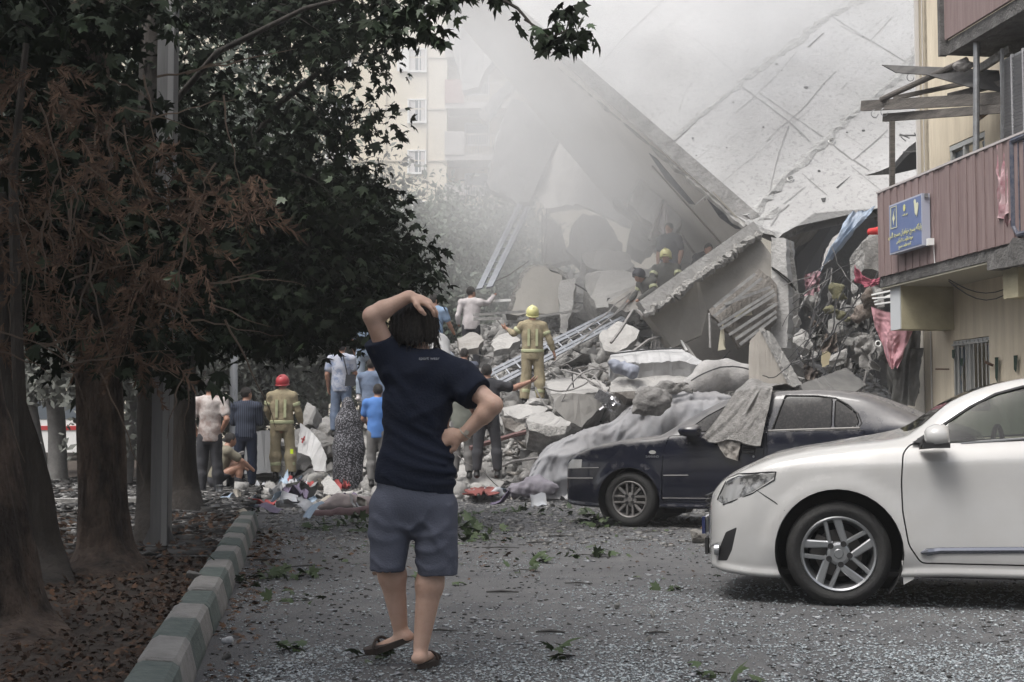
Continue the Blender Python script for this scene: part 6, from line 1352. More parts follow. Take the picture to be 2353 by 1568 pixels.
for (nm, pts, th, mt, lb, ct_) in (
    ('wall_board', [(1749, 754, 21.6), (1722, 786, 21.8), (1720, 895, 21.8), (1770, 900, 21.6), (1820, 890, 21.4)], .05, mat('beige_board', (.36, .335, .30), .85, (.30, .28, .25), 2, .2, 12), 'tall beige board leaning behind the dark car roof', 'board'),
    ('wall_board', [(1750, 752, 21.55), (1776, 768, 21.7), (1843, 884, 21.5), (1822, 890, 21.35)], .05, m_c2, 'grey bevelled strip along the tall beige board', 'board'),
    ('bent_panel', [(1838, 884, 21.2), (1945, 845, 21.8), (1990, 884, 21.4), (1960, 905, 21), (1850, 902, 21)], .04, mat('dark_board', (.085, .083, .08), .7, (.13, .128, .12), 4), 'dark sagging panel with a pitched top behind the dark car', 'panel'),
    ('cream_panel', [(1892, 800, 23), (1900, 798, 23), (1909, 812, 23), (1905, 838, 23), (1890, 844, 23), (1888, 822, 23)], .04, mat('cream_board', (.60, .52, .34), .8), 'small cream board standing in the dark cavity', 'board'),
    ('wall_piece', [(1291, 632, 28.72), (1252, 612, 28.75), (1223, 614, 28.75), (1200, 640, 28.72), (1172, 722, 28.6), (1290, 724, 28.6)], .11, mat('beige_wall', (.40, .385, .35), .9, (.34, .325, .30), 1.2, .3, 9), 'upright beige wall piece with a ragged curved rim', 'wall piece'),
    ('wall_piece', [(1314, 520, 31.5), (1340, 490, 31.8), (1390, 500, 31.8), (1430, 560, 31.5), (1425, 600, 31.2), (1340, 612, 31.2), (1300, 575, 31.3)], .3, m_c1, 'large smooth pale slab standing in the smoke', 'wall piece'),
    ('wall_piece', [(1245, 500, 31.6), (1272, 505, 31.6), (1290, 520, 31.5), (1312, 600, 31.4), (1260, 615, 31.4), (1246, 590, 31.5)], .3, m_c2, 'streaked pale column stump with hanging wires', 'column stump'),
    ('wall_piece', [(1440, 470, 29.2), (1470, 400, 29.6), (1570, 505, 28.9), (1545, 560, 28.7)], .15, mat('plain_panel', (.36, .355, .345), .9), 'pale triangular panel leaning on the tilted wall', 'panel'),
    ('beam', [(1404, 460, 31), (1425, 457, 31), (1520, 540, 30.4), (1512, 552, 30.4)], .3, m_c1, 'pale beam end pointing up left above the heap', 'beam'),
    ('slab_piece', [(1340, 650, 28.5), (1352, 628, 29), (1420, 624, 29.2), (1490, 640, 28.6), (1480, 690, 28), (1420, 712, 27.8), (1372, 706, 28)], .6, m_c2, 'large rounded slab below the crouching firefighter', big),
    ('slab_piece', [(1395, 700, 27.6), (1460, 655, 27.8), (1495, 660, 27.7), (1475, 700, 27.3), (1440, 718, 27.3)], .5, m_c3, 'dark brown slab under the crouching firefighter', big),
    ('slab_piece', [(1335, 585, 30), (1370, 575, 30.2), (1440, 580, 30.2), (1460, 610, 29.8), (1400, 625, 29.7), (1345, 612, 29.8)], .5, m_c2, 'pale slab along the top of the heap', big),
    ('slab_piece', [(1460, 500, 31), (1500, 490, 31.2), (1520, 540, 30.8), (1480, 580, 30.4), (1440, 560, 30.6)], .4, m_c1, 'broken wall piece under the white hanging cloth', 'wall piece'),
    ('column_piece', [(1290, 645, 28.6), (1322, 640, 28.6), (1315, 720, 28.2), (1300, 770, 28), (1282, 768, 28), (1285, 700, 28.3)], .35, m_c1, 'crumbling upright column piece right of the beige wall', 'column'),
    ('slab_piece', [(1128, 785, 26.8), (1172, 762, 27.3), (1196, 782, 26.8), (1170, 800, 26.4), (1134, 808, 26.2)], .12, m_c2, 'pale angular slab left of the standing firefighter', big),
    ('slab_piece', [(1375, 770, 26), (1420, 738, 26.5), (1470, 760, 26), (1440, 800, 25.6), (1390, 806, 25.5)], .12, m_c2, 'tilted slab below the bent branches of steel', big),
    ('slab_piece', [(1050, 778, 26.4), (1086, 764, 26.8), (1108, 774, 26.5), (1100, 800, 26), (1058, 806, 26)], .12, m_c3, 'block between the main man and the standing firefighter', 'concrete block'),
    ('rim', [(1160, 722, 28.9), (1172, 680, 28.9), (1196, 628, 29), (1212, 612, 29), (1256, 606, 29), (1300, 628, 29), (1302, 644, 28.9), (1255, 622, 28.9), (1222, 628, 28.9), (1205, 650, 28.9), (1185, 724, 28.8)], .3, m_rough, 'ragged concrete rim round the beige wall piece', 'concrete rim'),
    ('front_slab', [(1048, 1108, 22.6), (1060, 1100, 22.9), (1130, 1098, 23), (1158, 1106, 22.8), (1150, 1122, 22.4), (1052, 1128, 22.4)], .3, m_c1, 'long rounded concrete slab on the road at the foot of the heap', big),
    ('floor_board', [(1305, 1108, 20.6), (1340, 1096, 21), (1420, 1100, 20.8), (1400, 1130, 19.8), (1316, 1128, 20)], .06, m_c1, 'pale flat board on the ground in front of the dark car bumper', 'board'),
):
    PL(nm, pts, th, mt, lb, ct_, rough=.008 if th < .1 else .04, seed=len(lb), edge=m_rough if th > .2 else None)
# fallen balcony slabs hanging in the smoke
PL('hanging_slab', [(1176, 226, 36), (1226, 240, 36.2), (1268, 262, 36.4), (1310, 262, 36.6), (1290, 320, 36.3), (1240, 418, 36), (1194, 472, 36), (1124, 434, 36), (1118, 418, 36), (1142, 320, 36)], .35, mat('hazy_slab', (.22, .22, .22), .9, (.27, .27, .27), .8), 'dark rounded slab hanging upright in the smoke', big, rough=.03)
PL('hanging_slab', [(1100, 256, 38), (1174, 178, 38), (1194, 184, 38), (1118, 283, 38), (1098, 268, 38)], .4, _M['hazy_slab'], 'tilted dark balcony slab in front of the far balconies', big, rough=.02)
PL('hanging_slab', [(1060, 20, 39), (1120, 40, 39), (1150, 120, 38.5), (1100, 200, 38.5), (1062, 210, 38.5), (1040, 120, 39)], .3, _M['hazy_slab'], 'dark torn slab high in the smoke beside the far building', big, rough=.08)
PL('hanging_slab', [(1182, 360, 37), (1245, 230, 37), (1400, 380, 35), (1470, 480, 34), (1440, 520, 34), (1330, 470, 35), (1250, 480, 36)], .3, m_sw, 'tilted pale wall panel behind the leaning pole', 'wall panel', rough=.03)
# ladders and poles
m_al = mat('ladder_aluminium', (.32, .335, .36), .5, (.25, .265, .29), 6, metal=.25)
def ladder(a0, a1, b0, b1, rungs, label, double=False, th=.07):
    """a0-b0 one rail, a1-b1 the other; 3-D ends"""
    t = empty('ladder', (a0 + a1) / 2, 0, label, 'ladder')
    n = (b0 - a0).cross(a1 - a0).normalized()
    for (a, b) in ((a0, b0), (a1, b1)) + (((a0.lerp(a1, .22), b0.lerp(b1, .22)), (a0.lerp(a1, .78), b0.lerp(b1, .78))) if double else ()):
        MB().bar(a, b, th, .03, (a1 - a0).cross(b - a)).build('rail', m_al, t)
    for i in range(rungs):
        k_ = (i + .5) / rungs; MB().tube([a0.lerp(b0, k_), a1.lerp(b1, k_)], .016, 6).build('rung', m_al, t)
    return t
q = lambda x, y, Y: P(x, y, Y)
ladder(q(1118, 858, 25.6), q(1140, 888, 25.4), q(1462, 688, 28.2), q(1490, 706, 27.9), 15, 'long aluminium ladder lying up the rubble behind the standing firefighter', True, .055)
ladder(q(1098, 665, 28.6), q(1128, 660, 28.4), q(1192, 470, 32), q(1217, 478, 31.8), 12, 'hazy upright ladder held by the man in the off-white shirt', True, .08)
tag(MB().bar(q(1205, 470, 32.2), q(1298, 268, 35), .28, .14).build('leaning_beam', m_c1), 'long pale pole rising into the smoke above the upright ladder', 'pole')
tag(MB().bar(q(1088, 724, 27.6), q(1205, 716, 28), .05).bar(q(1088, 734, 27.5), q(1150, 732, 27.6), .06).build('dusty_pole', m_c1), 'dusty pole lying across the heap in front of the beige wall piece', 'pole')
tag(MB().bar(q(1190, 734, 27.8), q(1330, 714, 28), .08, .05).build('dusty_pole', m_c1), 'dusty timber behind the yellow helmet', 'timber')
tag(MB().bar(q(1133, 692, 28.6), q(1174, 690, 28.6), .05).build('white_pipe', m_wh), 'short white pipe sticking out left of the beige wall piece', 'pipe')
for i, (pts, r_, lb) in enumerate((([(1462, 712, 25), (1500, 745, 24.9), (1545, 768, 24.8), (1580, 800, 24.6), (1602, 832, 24.4)], .035, 'long curved grey branch in front of the wedge wall'), ([(1455, 712, 25.2), (1425, 760, 25), (1404, 788, 24.8)], .03, 'thin grey branch slanting down from the ladder end'),
    ([(1540, 768, 24.7), (1490, 782, 24.7), (1450, 812, 24.5), (1425, 845, 24.2)], .03, 'low grey branch curving over the mesh crate'), ([(1630, 720, 24.2), (1632, 800, 24)], .02, 'thin upright white pipe in front of the crushed panel'), ([(1380, 890, 23), (1330, 860, 23.4), (1290, 850, 23.6)], .02, 'thin bar arching over the dark-faced block'),
    ([(1300, 1045, 21.9), (1180, 1060, 22.2), (1130, 1082, 22.3)], .022, 'brown rod lying in the debris behind the pointing man'), ([(1080, 1030, 22.2), (1180, 1000, 22.6), (1240, 985, 22.6)], .04, 'reddish pipe slanting across the debris behind the pointing man'))):
    tag(MB().tube([q(*p) for p in pts], r_, 6).build('fallen_branch' if 'branch' in lb else 'pipe', m_bar if 'reddish' not in lb else mat('red_pipe', (.14, .08, .075), .8)), lb, 'branch' if 'branch' in lb else 'pipe')
me_ = MB()
for i in range(9): me_.tube([q(1502 + i * 9, 742 + i * 2, 25.1), q(1495 + i * 9, 806, 24.9)], .008, 4)
for i in range(9): me_.tube([q(1500, 744 + i * 7.5, 25.1), q(1572, 752 + i * 6.5, 25)], .008, 4)
tag(me_.build('wire_crate', m_bar), 'square wire mesh crate under the curved branch', 'crate')
tag(MB().bar(q(1540, 806, 24.6), q(1556, 768, 24.8), .05, .03).bar(q(1525, 770, 24.8), q(1560, 768, 24.8), .04, .03).bar(q(1556, 768, 24.8), q(1578, 806, 24.5), .03).build('window_frame', m_wh), 'bent white window frame beside the wire crate', 'frame')
for i, (a, b, sg) in enumerate((((1470, 655, 28), (1290, 790, 25.5), .1), ((1490, 640, 28.3), (1250, 850, 24.6), .15), ((1130, 650, 29), (1215, 600, 30), .05), ((1246, 490, 31.4), (1246, 600, 31), 0), ((1256, 480, 31.4), (1252, 610, 31), .02), ((1440, 690, 27.5), (1340, 770, 26), .1), ((1400, 860, 23.6), (1300, 900, 23.2), -.2), ((1380, 850, 24), (1250, 890, 23.4), .2), ((1410, 905, 22.2), (1330, 850, 24), .1), ((1390, 905, 22.4), (1345, 860, 23.6), -.1), ((1230, 890, 23.5), (1300, 905, 23.2), .3))):
    wire(q(*a), q(*b), sg, .014, m_bar, 'cable', 'slack dusty cable trailing down the heap', 'cable', 'cables trailing over the heap', wob=.06, seed=i + 50)

# ------------------------------------------------------------------ cloths
def cloth(name, c4, mt, label, cat, nx=40, ny=40, amp=.08, fr=(5, 1.5), seed=0, sag=0, parent=None, th=.012, edge=0.0, nrm=None, tw=1.2):
    """hanging or lying sheet between four places (tl, tr, br, bl), with folds running down it"""
    a, b, c_, d = [P(*p) if len(p) == 3 and not isinstance(p, Vector) else Vector(p) for p in c4]; u, v_ = np.meshgrid(np.linspace(0, 1, nx), np.linspace(0, 1, ny)); r3 = random.Random(seed)
    A, B_, C_, D_ = [np.array(k_)[None, None] for k_ in (a, b, c_, d)]; U_, V2 = u[..., None], v_[..., None]
    if edge: U_ = U_ + edge * vnoise(np.stack([v_ * 6, v_ * 0 + seed, v_ * 0], -1), seed)[..., None] * (2 * U_ - 1); V2 = V2 + edge * vnoise(np.stack([u * 6, u * 0 + seed, u * 0 + 4], -1), seed)[..., None] * V2
    q = (A * (1 - U_) + B_ * U_) * (1 - V2) + (D_ * (1 - U_) + C_ * U_) * V2
    n = (b - a).cross(d - a).normalized() if nrm is None else Vector(nrm).normalized(); n = n if n.y < 0 else -n
    w = np.sin((u * fr[0] + .35 * vnoise(np.stack([u * 3, v_ * 3, u * 0], -1), seed) * tw + v_ * fr[1] * .3) * 6.28) * (.35 + .65 * v_) + .8 * fbm(np.stack([u * fr[0], v_ * fr[1] * 2, u * 0 + seed], -1), 3, seed) + .25 * vnoise(np.stack([u * 17, v_ * 17, u * 0], -1), seed)
    q = q + np.array(n)[None, None] * (w * amp)[..., None]; q[..., 2] -= sag * np.sin(u * 3.1416) * (1 - v_ * .6)
    V3 = q.reshape(-1, 3); N = len(V3); i = np.arange(nx * ny).reshape(ny, nx); f = np.stack([i[:-1, :-1].ravel(), i[:-1, 1:].ravel(), i[1:, 1:].ravel(), i[1:, :-1].ravel()], 1)
    bk = V3 - np.array(n) * th; rim = np.concatenate([i[0, :], i[1:, -1], i[-1, -2::-1], i[-2:0:-1, 0]]); rn = np.roll(rim, -1); fs = np.concatenate([f, f[:, ::-1] + N, np.stack([rim, rn, rn + N, rim + N], 1)])
    o = mobj(name, np.concatenate([V3, bk]), fs, mt, parent, True)
    if label: tag(o, label, cat)
    return o
m_pink = mat('dusty_pink', (.52, .29, .32), .9, (.42, .22, .25), 4, .3, 30); m_pink2 = mat('pink_floral', (.38, .22, .24), .9, (.22, .14, .16), 14, .4, 40); m_redc = mat('raspberry_cloth', (.36, .09, .13), .9, (.27, .07, .10), 4); m_drape = mat('dark_drape', (.06, .06, .056), .95, (.10, .10, .095), 2.5, .5, 12); m_blue = mat('pale_blue_sheet', (.22, .28, .36), .8, (.30, .34, .40), 3)
m_brn = mat('brown_rags', (.12, .095, .08), .95, (.22, .19, .165), 6, 1, 30); m_ylw = mat('yellow_foam', (.17, .16, .09), .95, (.10, .098, .06), 9, 1, 30); m_gryc = mat('grey_rag', (.15, .145, .14), .95, (.24, .235, .225), 6, .8, 25)
cloth('curtain', [(1998, 704, 18.3), (2110, 718, 18.1), (2064, 846, 18.1), (2042, 838, 18.3)], m_pink, 'dusty pink curtain hanging in folds beside the cream wall', 'curtain', 60, 60, .045, (2.2, 2.5), 3, .05, edge=.05)
cloth('drape', [(2010, 712, 18.6), (2118, 719, 18.35), (2112, 905, 18.3), (2045, 905, 18.6)], m_drape, 'dark grey drape hanging behind the pink curtain', 'drape', 50, 50, .05, (3, 1), 5)
cloth('drape', [(2060, 800, 18.5), (2122, 800, 18.2), (2104, 935, 18.2), (2050, 925, 18.5)], m_drape, 'lower dark fold of cloth reaching down to the dark car roof', 'drape', 40, 40, .04, (3, 1), 8)
cloth('red_cloth', [(1964, 610, 20.5), (2024, 636, 20.2), (2018, 655, 20.2), (1966, 648, 20.6)], m_redc, 'raspberry red cloth slung below the maroon balcony', 'cloth', 40, 30, .04, (3, 1), 6, .12)
tag(soft('red_rag', [(2000, 533, 22), (2022, 529, 22)], [.06, .08], mat('bright_red', (.50, .03, .03), .8), 'scrap', 'rag', .02, 9), 'small bright red rag on top of the grey block', 'rag')
cloth('pink_bundle', [(1848, 632, 23.4), (1882, 620, 23.4), (1884, 672, 23.4), (1852, 684, 23.4)], m_pink2, 'pale pink floral cloth bundled in the dark cavity', 'cloth', 30, 30, .08, (2, 2), 9, edge=.1)
cloth('blue_sheet', [(1950, 488, 25), (2012, 478, 25), (1930, 570, 24.6), (1882, 628, 24.3)], m_blue, 'pale blue sheeted mattress hanging under the fallen slab', 'mattress', 50, 40, .07, (2, 1.5), 12, edge=.06)
cloth('grey_sheet', [(1905, 556, 25.2), (1972, 490, 25.4), (1960, 520, 25), (1884, 622, 24.6)], mat('grey_sheet', (.33, .32, .31), .9, (.22, .215, .21), 3), 'grey side of the mattress hanging under the fallen slab', 'mattress', 30, 30, .04, (1, 1), 13)
PL('concrete_block', [(1981, 560, 21.4), (1998, 540, 21.6), (2060, 538, 21.6), (2060, 632, 21.4), (1986, 618, 21.3)], .5, mat('cut_block', (.16, .155, .15), .95, (.24, .235, .225), 3, 1, 20), 'layered grey concrete block behind the edge of the maroon balcony', 'concrete block', rough=.03, edge=m_rough)
soft('foam_clump', [(1910, 660, 22.6), (1930, 672, 22.6), (1946, 690, 22.6)], [.06, .09, .07], m_ylw, 'yellow foam stuffing caught in the wires', 'foam', .09, 7)
soft('foam_clump', [(1902, 712, 22.4), (1930, 722, 22.4), (1938, 735, 22.3)], [.05, .08, .06], m_ylw, 'olive foam clump lower in the dark cavity', 'foam', .09, 7)
soft('rag_bundle', [(1965, 730, 20.6), (1985, 715, 20.5), (2000, 700, 20.4)], [.07, .10, .08], m_brn, 'brown twisted rags left of the pink curtain', 'rags', .07, 9)
soft('rag_bundle', [(2003, 655, 20.2), (1996, 680, 20.3), (1988, 700, 20.4)], [.05, .07, .06], m_brn, 'dark brown twisted rags under the red cloth', 'rags', .06, 9)
cloth('rag', [(1978, 770, 20.5), (2012, 760, 20.3), (2010, 850, 20.2), (1965, 830, 20.5)], m_gryc, 'grey torn cloth left of the pink curtain tip', 'cloth', 30, 30, .08, (2, 2), 15, edge=.12)
for i in range(46):
    x0, y0 = rr.uniform(1840, 2030), rr.uniform(560, 800); ln = rr.uniform(60, 220); a = rr.gauss(1.9, .5); Y_ = rr.uniform(21, 25.5)
    wire(q(x0, y0, Y_), q(x0 + ln * math.cos(a), min(y0 + ln * abs(math.sin(a)), 905), Y_ + rr.uniform(-.4, .4)), rr.uniform(-.2, .3), rr.choice((.006, .008, .013)), rr.choice((m_bar, m_bar2, m_bar2, m_bar2)), 'hanging_wire', 'thin wire dangling in the dark cavity', 'wire', 'wires dangling in the cavity', seed=i + 200, wob=.3)
for i in range(30):
    x, y, Y_ = rr.uniform(1830, 2030), rr.uniform(650, 880), rr.uniform(23.5, 26); nm, me = protos[rr.choice((2, 6, 10, 14, 2, 6, 19, 23, 20, 24))]
    o = place(me, 'concrete_chunk', q(x, y, Y_), (rr.uniform(0, 6), rr.uniform(0, 6), rr.uniform(0, 6)), rr.uniform(.2, .6), 'concrete lump caught in the wreckage under the fallen slab', 'concrete chunk', 'concrete lumps under the fallen slab')
for i in range(16):
    x, y, Y_ = rr.uniform(1840, 2010), rr.uniform(620, 860), rr.uniform(22.5, 25); w = rr.uniform(15, 40)
    cloth('rag', [(x, y, Y_), (x + w, y + rr.uniform(-15, 15), Y_), (x + w, y + w * 1.3, Y_), (x + rr.uniform(-10, 10), y + w * 1.4, Y_)], rr.choice((m_gryc, m_drape, m_brn, m_drape)), 'dirty torn rag tangled in the wreckage under the fallen slab', 'rag', 18, 18, .09, (2, 2), i + 30, edge=.15)
    tag(bpy.context.scene.objects[-1] if False else list(COL.objects)[-1], group='rags tangled under the fallen slab')
tb = MB()
for (a, b) in (((2004, 678), (2050, 668)), ((2006, 686), (2052, 682)), ((2010, 694), (2052, 676)), ((2012, 700), (2052, 694))): tb.bar(q(a[0], a[1], 19.2), q(b[0], b[1], 18.9), .035, .02)
tag(tb.build('drying_rack', m_wh), 'crushed white drying rack sticking out beside the balcony beam', 'rack')
q0 = q(2018, 790, 18.0); mbr = MB(); mbr.tube([q0 + Vector((.035 * math.cos(R(t)), 0, .035 * math.sin(R(t)))) for t in range(0, 361, 30)], .009, 5, caps=False); tag(mbr.build('curtain_ring', m_wh), 'white curtain ring on the edge of the pink curtain', 'ring')
# rug over the dark car
def carP(x, y, z): return Vector((1.321 + x * math.cos(TD) + y * math.sin(TD), 15.8 - x * math.sin(TD) + y * math.cos(TD), z))
m_rug = mat('dusty_rug', (.30, .292, .28), .97, (.15, .145, .14), 16, .9, 60, detail=8, contrast=(.38, .72))
nx, ny = 60, 60; V3 = []
rim = [(.98, .02), (1.62, 1.62)]
for jv in range(ny):
    t = jv / (ny - 1)
    for iu in range(nx):
        s_ = iu / (nx - 1)
        if t < .5:                                          # from the far side of the roof to the roof edge
            k_ = t / .5; x = (.95 + .25 * k_) * (1 - s_) + (1.60 + .1 * (1 - k_)) * s_; y = 1.2 * (1 - k_) + .14 * k_
            z = float(interp(DX, d6, x)) + .05 + .05 * (1 - abs(2 * k_ - 1)); z += .10 * math.exp(-((s_ - .35) / .2) ** 2) * math.exp(-((k_ - .5) / .4) ** 2)
        else:                                               # hanging down over the side windows
            k_ = (t - .5) / .5; xl = 1.20 * (1 - k_) + .86 * k_; xr = 1.62 * (1 - k_) + 1.52 * k_; x = xl * (1 - s_) + xr * s_
            zt = float(interp(DX, d6, min(x, 1.6))) + .05; zb_ = 1.00 - .06 * s_ - .02 * math.sin(s_ * 9); z = zt * (1 - k_) + zb_ * k_; y = .14 * (1 - k_) ** 1.3 - .075 * k_ - .02
        V3.append(carP(x, y, z))
V3 = np.array([list(v) for v in V3]); uu, vv = np.meshgrid(np.linspace(0, 1, nx), np.linspace(0, 1, ny)); w = fbm(np.stack([uu * 4 + vv * 2, vv * 3, uu * 0], -1), 3, 5).ravel() * .05 + .07 * np.exp(-(((uu - .62) + (vv - .62) * .35) / .05) ** 2).ravel() * np.clip((vv.ravel() - .45) * 4, 0, 1) * np.clip((.85 - vv.ravel()) * 5, 0, 1)
V3[:, 1] -= np.abs(w); V3[:, 2] += w * .5
i = np.arange(nx * ny).reshape(ny, nx); f = np.stack([i[:-1, :-1].ravel(), i[:-1, 1:].ravel(), i[1:, 1:].ravel(), i[1:, :-1].ravel()], 1); N = len(V3); ri = np.concatenate([i[0, :], i[1:, -1], i[-1, -2::-1], i[-2:0:-1, 0]]); rn = np.roll(ri, -1)
o = mobj('rug', np.concatenate([V3, V3 + np.array([0, .012, -.01])]), np.concatenate([f, f[:, ::-1] + N, np.stack([ri, rn, rn + N, ri + N], 1)]), m_rug, None, True); tag(o, 'dusty grey rug draped over the roof and front window of the dark blue car', 'rug')
cl_ = [carP(1.0, -.06, 1.0), carP(1.30, -.07, .98), carP(1.26, -.07, .76), carP(1.13, -.08, .80)]
cloth('cloth_strip', [Vector(v) for v in cl_], mat('beige_rag', (.33, .31, .285), .95, (.25, .235, .215), 8, .6, 40), 'beige strip of cloth hanging out from under the rug', 'cloth', 24, 24, .02, (2, 1), 7)
# tarpaulin over a buried car behind the dark one
nx, ny = 110, 80; XX = np.linspace(.20, 4.6, nx); hh_ = interp([.2, .34, .55, .85, 1.15, 1.6, 2.0, 2.6, 3.3, 4.2, 4.6], [.05, .5, .78, .93, 1.05, 1.2, 1.5, 1.62, 1.6, 1.3, .3], XX)
VV = np.linspace(0, 1, ny); X2, V2 = np.meshgrid(XX, VV); H2 = np.tile(hh_, (ny, 1)); fr = np.clip(V2 / .45, 0, 1); bk = np.clip((V2 - .45) / .55, 0, 1)
Z2 = np.where(V2 < .45, H2 * np.sin(fr * 1.5708) ** .75, H2 * (1 - .25 * bk ** 2)); Y2 = 21.4 + .55 * fr ** 2 + bk * 2.2 - .12 * np.sin(X2 * 2.2)
p = np.stack([X2 * 1.6 - V2 * 1.5, V2 * 3.2 + X2 * .5, X2 * 0], -1); w = fbm(p, 2, 9) * .05 + .02 * np.abs(vnoise(p * 2.3, 31)) + .05 * (1 - np.abs(vnoise(p * np.array([5.5, 2.2, 1]), 44))) ** 3 + .04 * (1 - np.abs(vnoise(np.stack([p[..., 0] * 3 + p[..., 1] * 2.5, p[..., 1] * 1.2 - p[..., 0], p[..., 2]], -1), 46))) ** 4; w2 = (1 - np.abs(vnoise(np.stack([p[..., 0] * 1.5 + p[..., 1] * .5, p[..., 1] * .45, p[..., 2]], -1), 12))) ** 5 * .10 - (1 - np.abs(vnoise(np.stack([p[..., 0] * .8 - p[..., 1] * 1.1, p[..., 1] * .5, p[..., 2]], -1), 19))) ** 7 * .06
Y2 = Y2 - (w + w2) * 1.2; Z2 = np.maximum(Z2 + (w + w2) * .5 * fr, .02); X3 = X2 + .25 * np.clip(.45 - V2, 0, 1) * (X2 < .9) * (-1)
V3 = np.stack([X3, Y2, Z2], -1).reshape(-1, 3); i = np.arange(nx * ny).reshape(ny, nx); f = np.stack([i[:-1, :-1].ravel(), i[:-1, 1:].ravel(), i[1:, 1:].ravel(), i[1:, :-1].ravel()], 1); N = len(V3); ri = np.concatenate([i[0, :], i[1:, -1], i[-1, -2::-1], i[-2:0:-1, 0]]); rn = np.roll(ri, -1)
o = mobj('tarpaulin', np.concatenate([V3, V3 + np.array([0, .02, -.01])]), np.concatenate([f, f[:, ::-1] + N, np.stack([ri, rn, rn + N, ri + N], 1)]), mat('pale_grey_tarpaulin', (.235, .24, .255), .85, (.17, .17, .178), 1.4, .15, 12, dust=.3, dustcol=(.30, .29, .28)), None, True); tag(o, 'pale grey tarpaulin spread over a buried car behind the dark blue car', 'tarpaulin')
soft('crumpled_cloth', [(1478, 925, 21.2), (1508, 920, 21.2), (1535, 912, 21.3)], [.16, .2, .12], m_gryc, 'crumpled dark grey canvas on the tarpaulin', 'cloth', .07, 6, ((0, 1, 0), .5))
soft('crumpled_cloth', [(1470, 905, 21.6), (1530, 895, 21.8), (1590, 895, 21.8)], [.08, .1, .07], m_gryc, 'grey torn cloth trailing along the top of the tarpaulin', 'cloth', .07, 7, ((0, 1, 0), .6))
mf = MB(); r3 = random.Random(8)
for i in range(26): mf.box(q(r3.gauss(1398, 10), r3.gauss(922, 8), 21.4), (r3.uniform(.03, .12), .02, r3.uniform(.02, .1)), (r3.uniform(-1, 1), r3.uniform(-1, 1), r3.uniform(-1, 1)))
mf.box(q(1385, 912, 21.35), (.22, .03, .16), (.3, .5, .1)); tag(mf.build('scrap_metal', mat('shiny_scrap', (.5, .5, .52), .3, (.25, .25, .26), 20, metal=.7)), 'shiny crumpled scrap of metal at the edge of the tarpaulin', 'scrap metal')
soft('sack', [(1008, 790, 25.6), (1012, 825, 25.4)], [.2, .2], m_mat, 'pale pinkish sack behind the head of the man in navy', 'sack', .02, 5)
cloth('white_cloth', [(1522, 462, 28.9), (1532, 462, 28.9), (1538, 535, 28.8), (1500, 540, 28.8)], m_off, 'white cloth hung from a pole above the rescuers', 'cloth', 24, 24, .04, (2, 1), 6)
tag(MB().tube([q(1524, 460, 28.9), q(1492, 552, 28.6)], .03, 6).build('thin_pole', m_bar), 'thin pole slanting beside the hanging white cloth', 'pole')

cloth('railing_cloth', [(2296, 328, 14.75), (2330, 322, 14.5), (2322, 496, 14.5), (2292, 500, 14.75)], mat('rose_white_cloth', (.42, .30, .31), .9, (.30, .15, .17), 5, contrast=(.42, .58)), 'crumpled rose and white cloth hung over the dark blue railing', 'cloth', 34, 50, .035, (2.5, 2), 22, edge=.14)

for (x, y, Y_, s_) in ((1205, 938, 24.7, .75), (1250, 940, 24.6, .7), (1228, 952, 24.3, .8), (1190, 955, 24.6, .8), (1270, 925, 25, .7)):
    place(protos[17][1] if s_ > .72 else protos[4][1], 'concrete_chunk', q(x, y, Y_) - Vector((0, 0, .06)), (rr.gauss(0, .15), rr.gauss(0, .15), rr.uniform(0, 6)), s_, 'flat broken piece under the boots of the standing firefighter', 'concrete chunk', 'pieces under the standing firefighter')
# ------------------------------------------------------------------ trees
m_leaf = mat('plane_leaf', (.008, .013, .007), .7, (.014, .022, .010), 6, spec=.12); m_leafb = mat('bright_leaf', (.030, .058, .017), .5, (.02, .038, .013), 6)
m_bark = mat('brown_bark', (.026, .019, .015), .95, (.135, .098, .076), 5.5, 3, 16, detail=9, stretch=(1, 1, .4), contrast=(.40, .66)); m_bark2 = mat('dark_bark', (.022, .019, .016), .95, (.045, .038, .032), 5, 1.5, 16, stretch=(1, 1, .3)); m_bark3 = mat('grey_bark', (.16, .155, .15), .95, (.09, .088, .085), 5, 1, 16)
LEAF = []
for t, r_ in ((-90, .30), (-58, .50), (-38, .42), (-12, .80), (6, .55), (20, .70), (34, 1.0), (46, .66), (60, .52), (72, .84), (80, .80), (90, 1.25), (100, .80), (108, .84), (120, .52), (134, .66), (146, 1.0), (160, .70), (174, .55), (192, .80), (218, .42), (238, .50)):
    LEAF.append((r_ * math.cos(R(t)) * .62, .45 + r_ * math.sin(R(t)) * .62))
LEAF = np.array(LEAF)
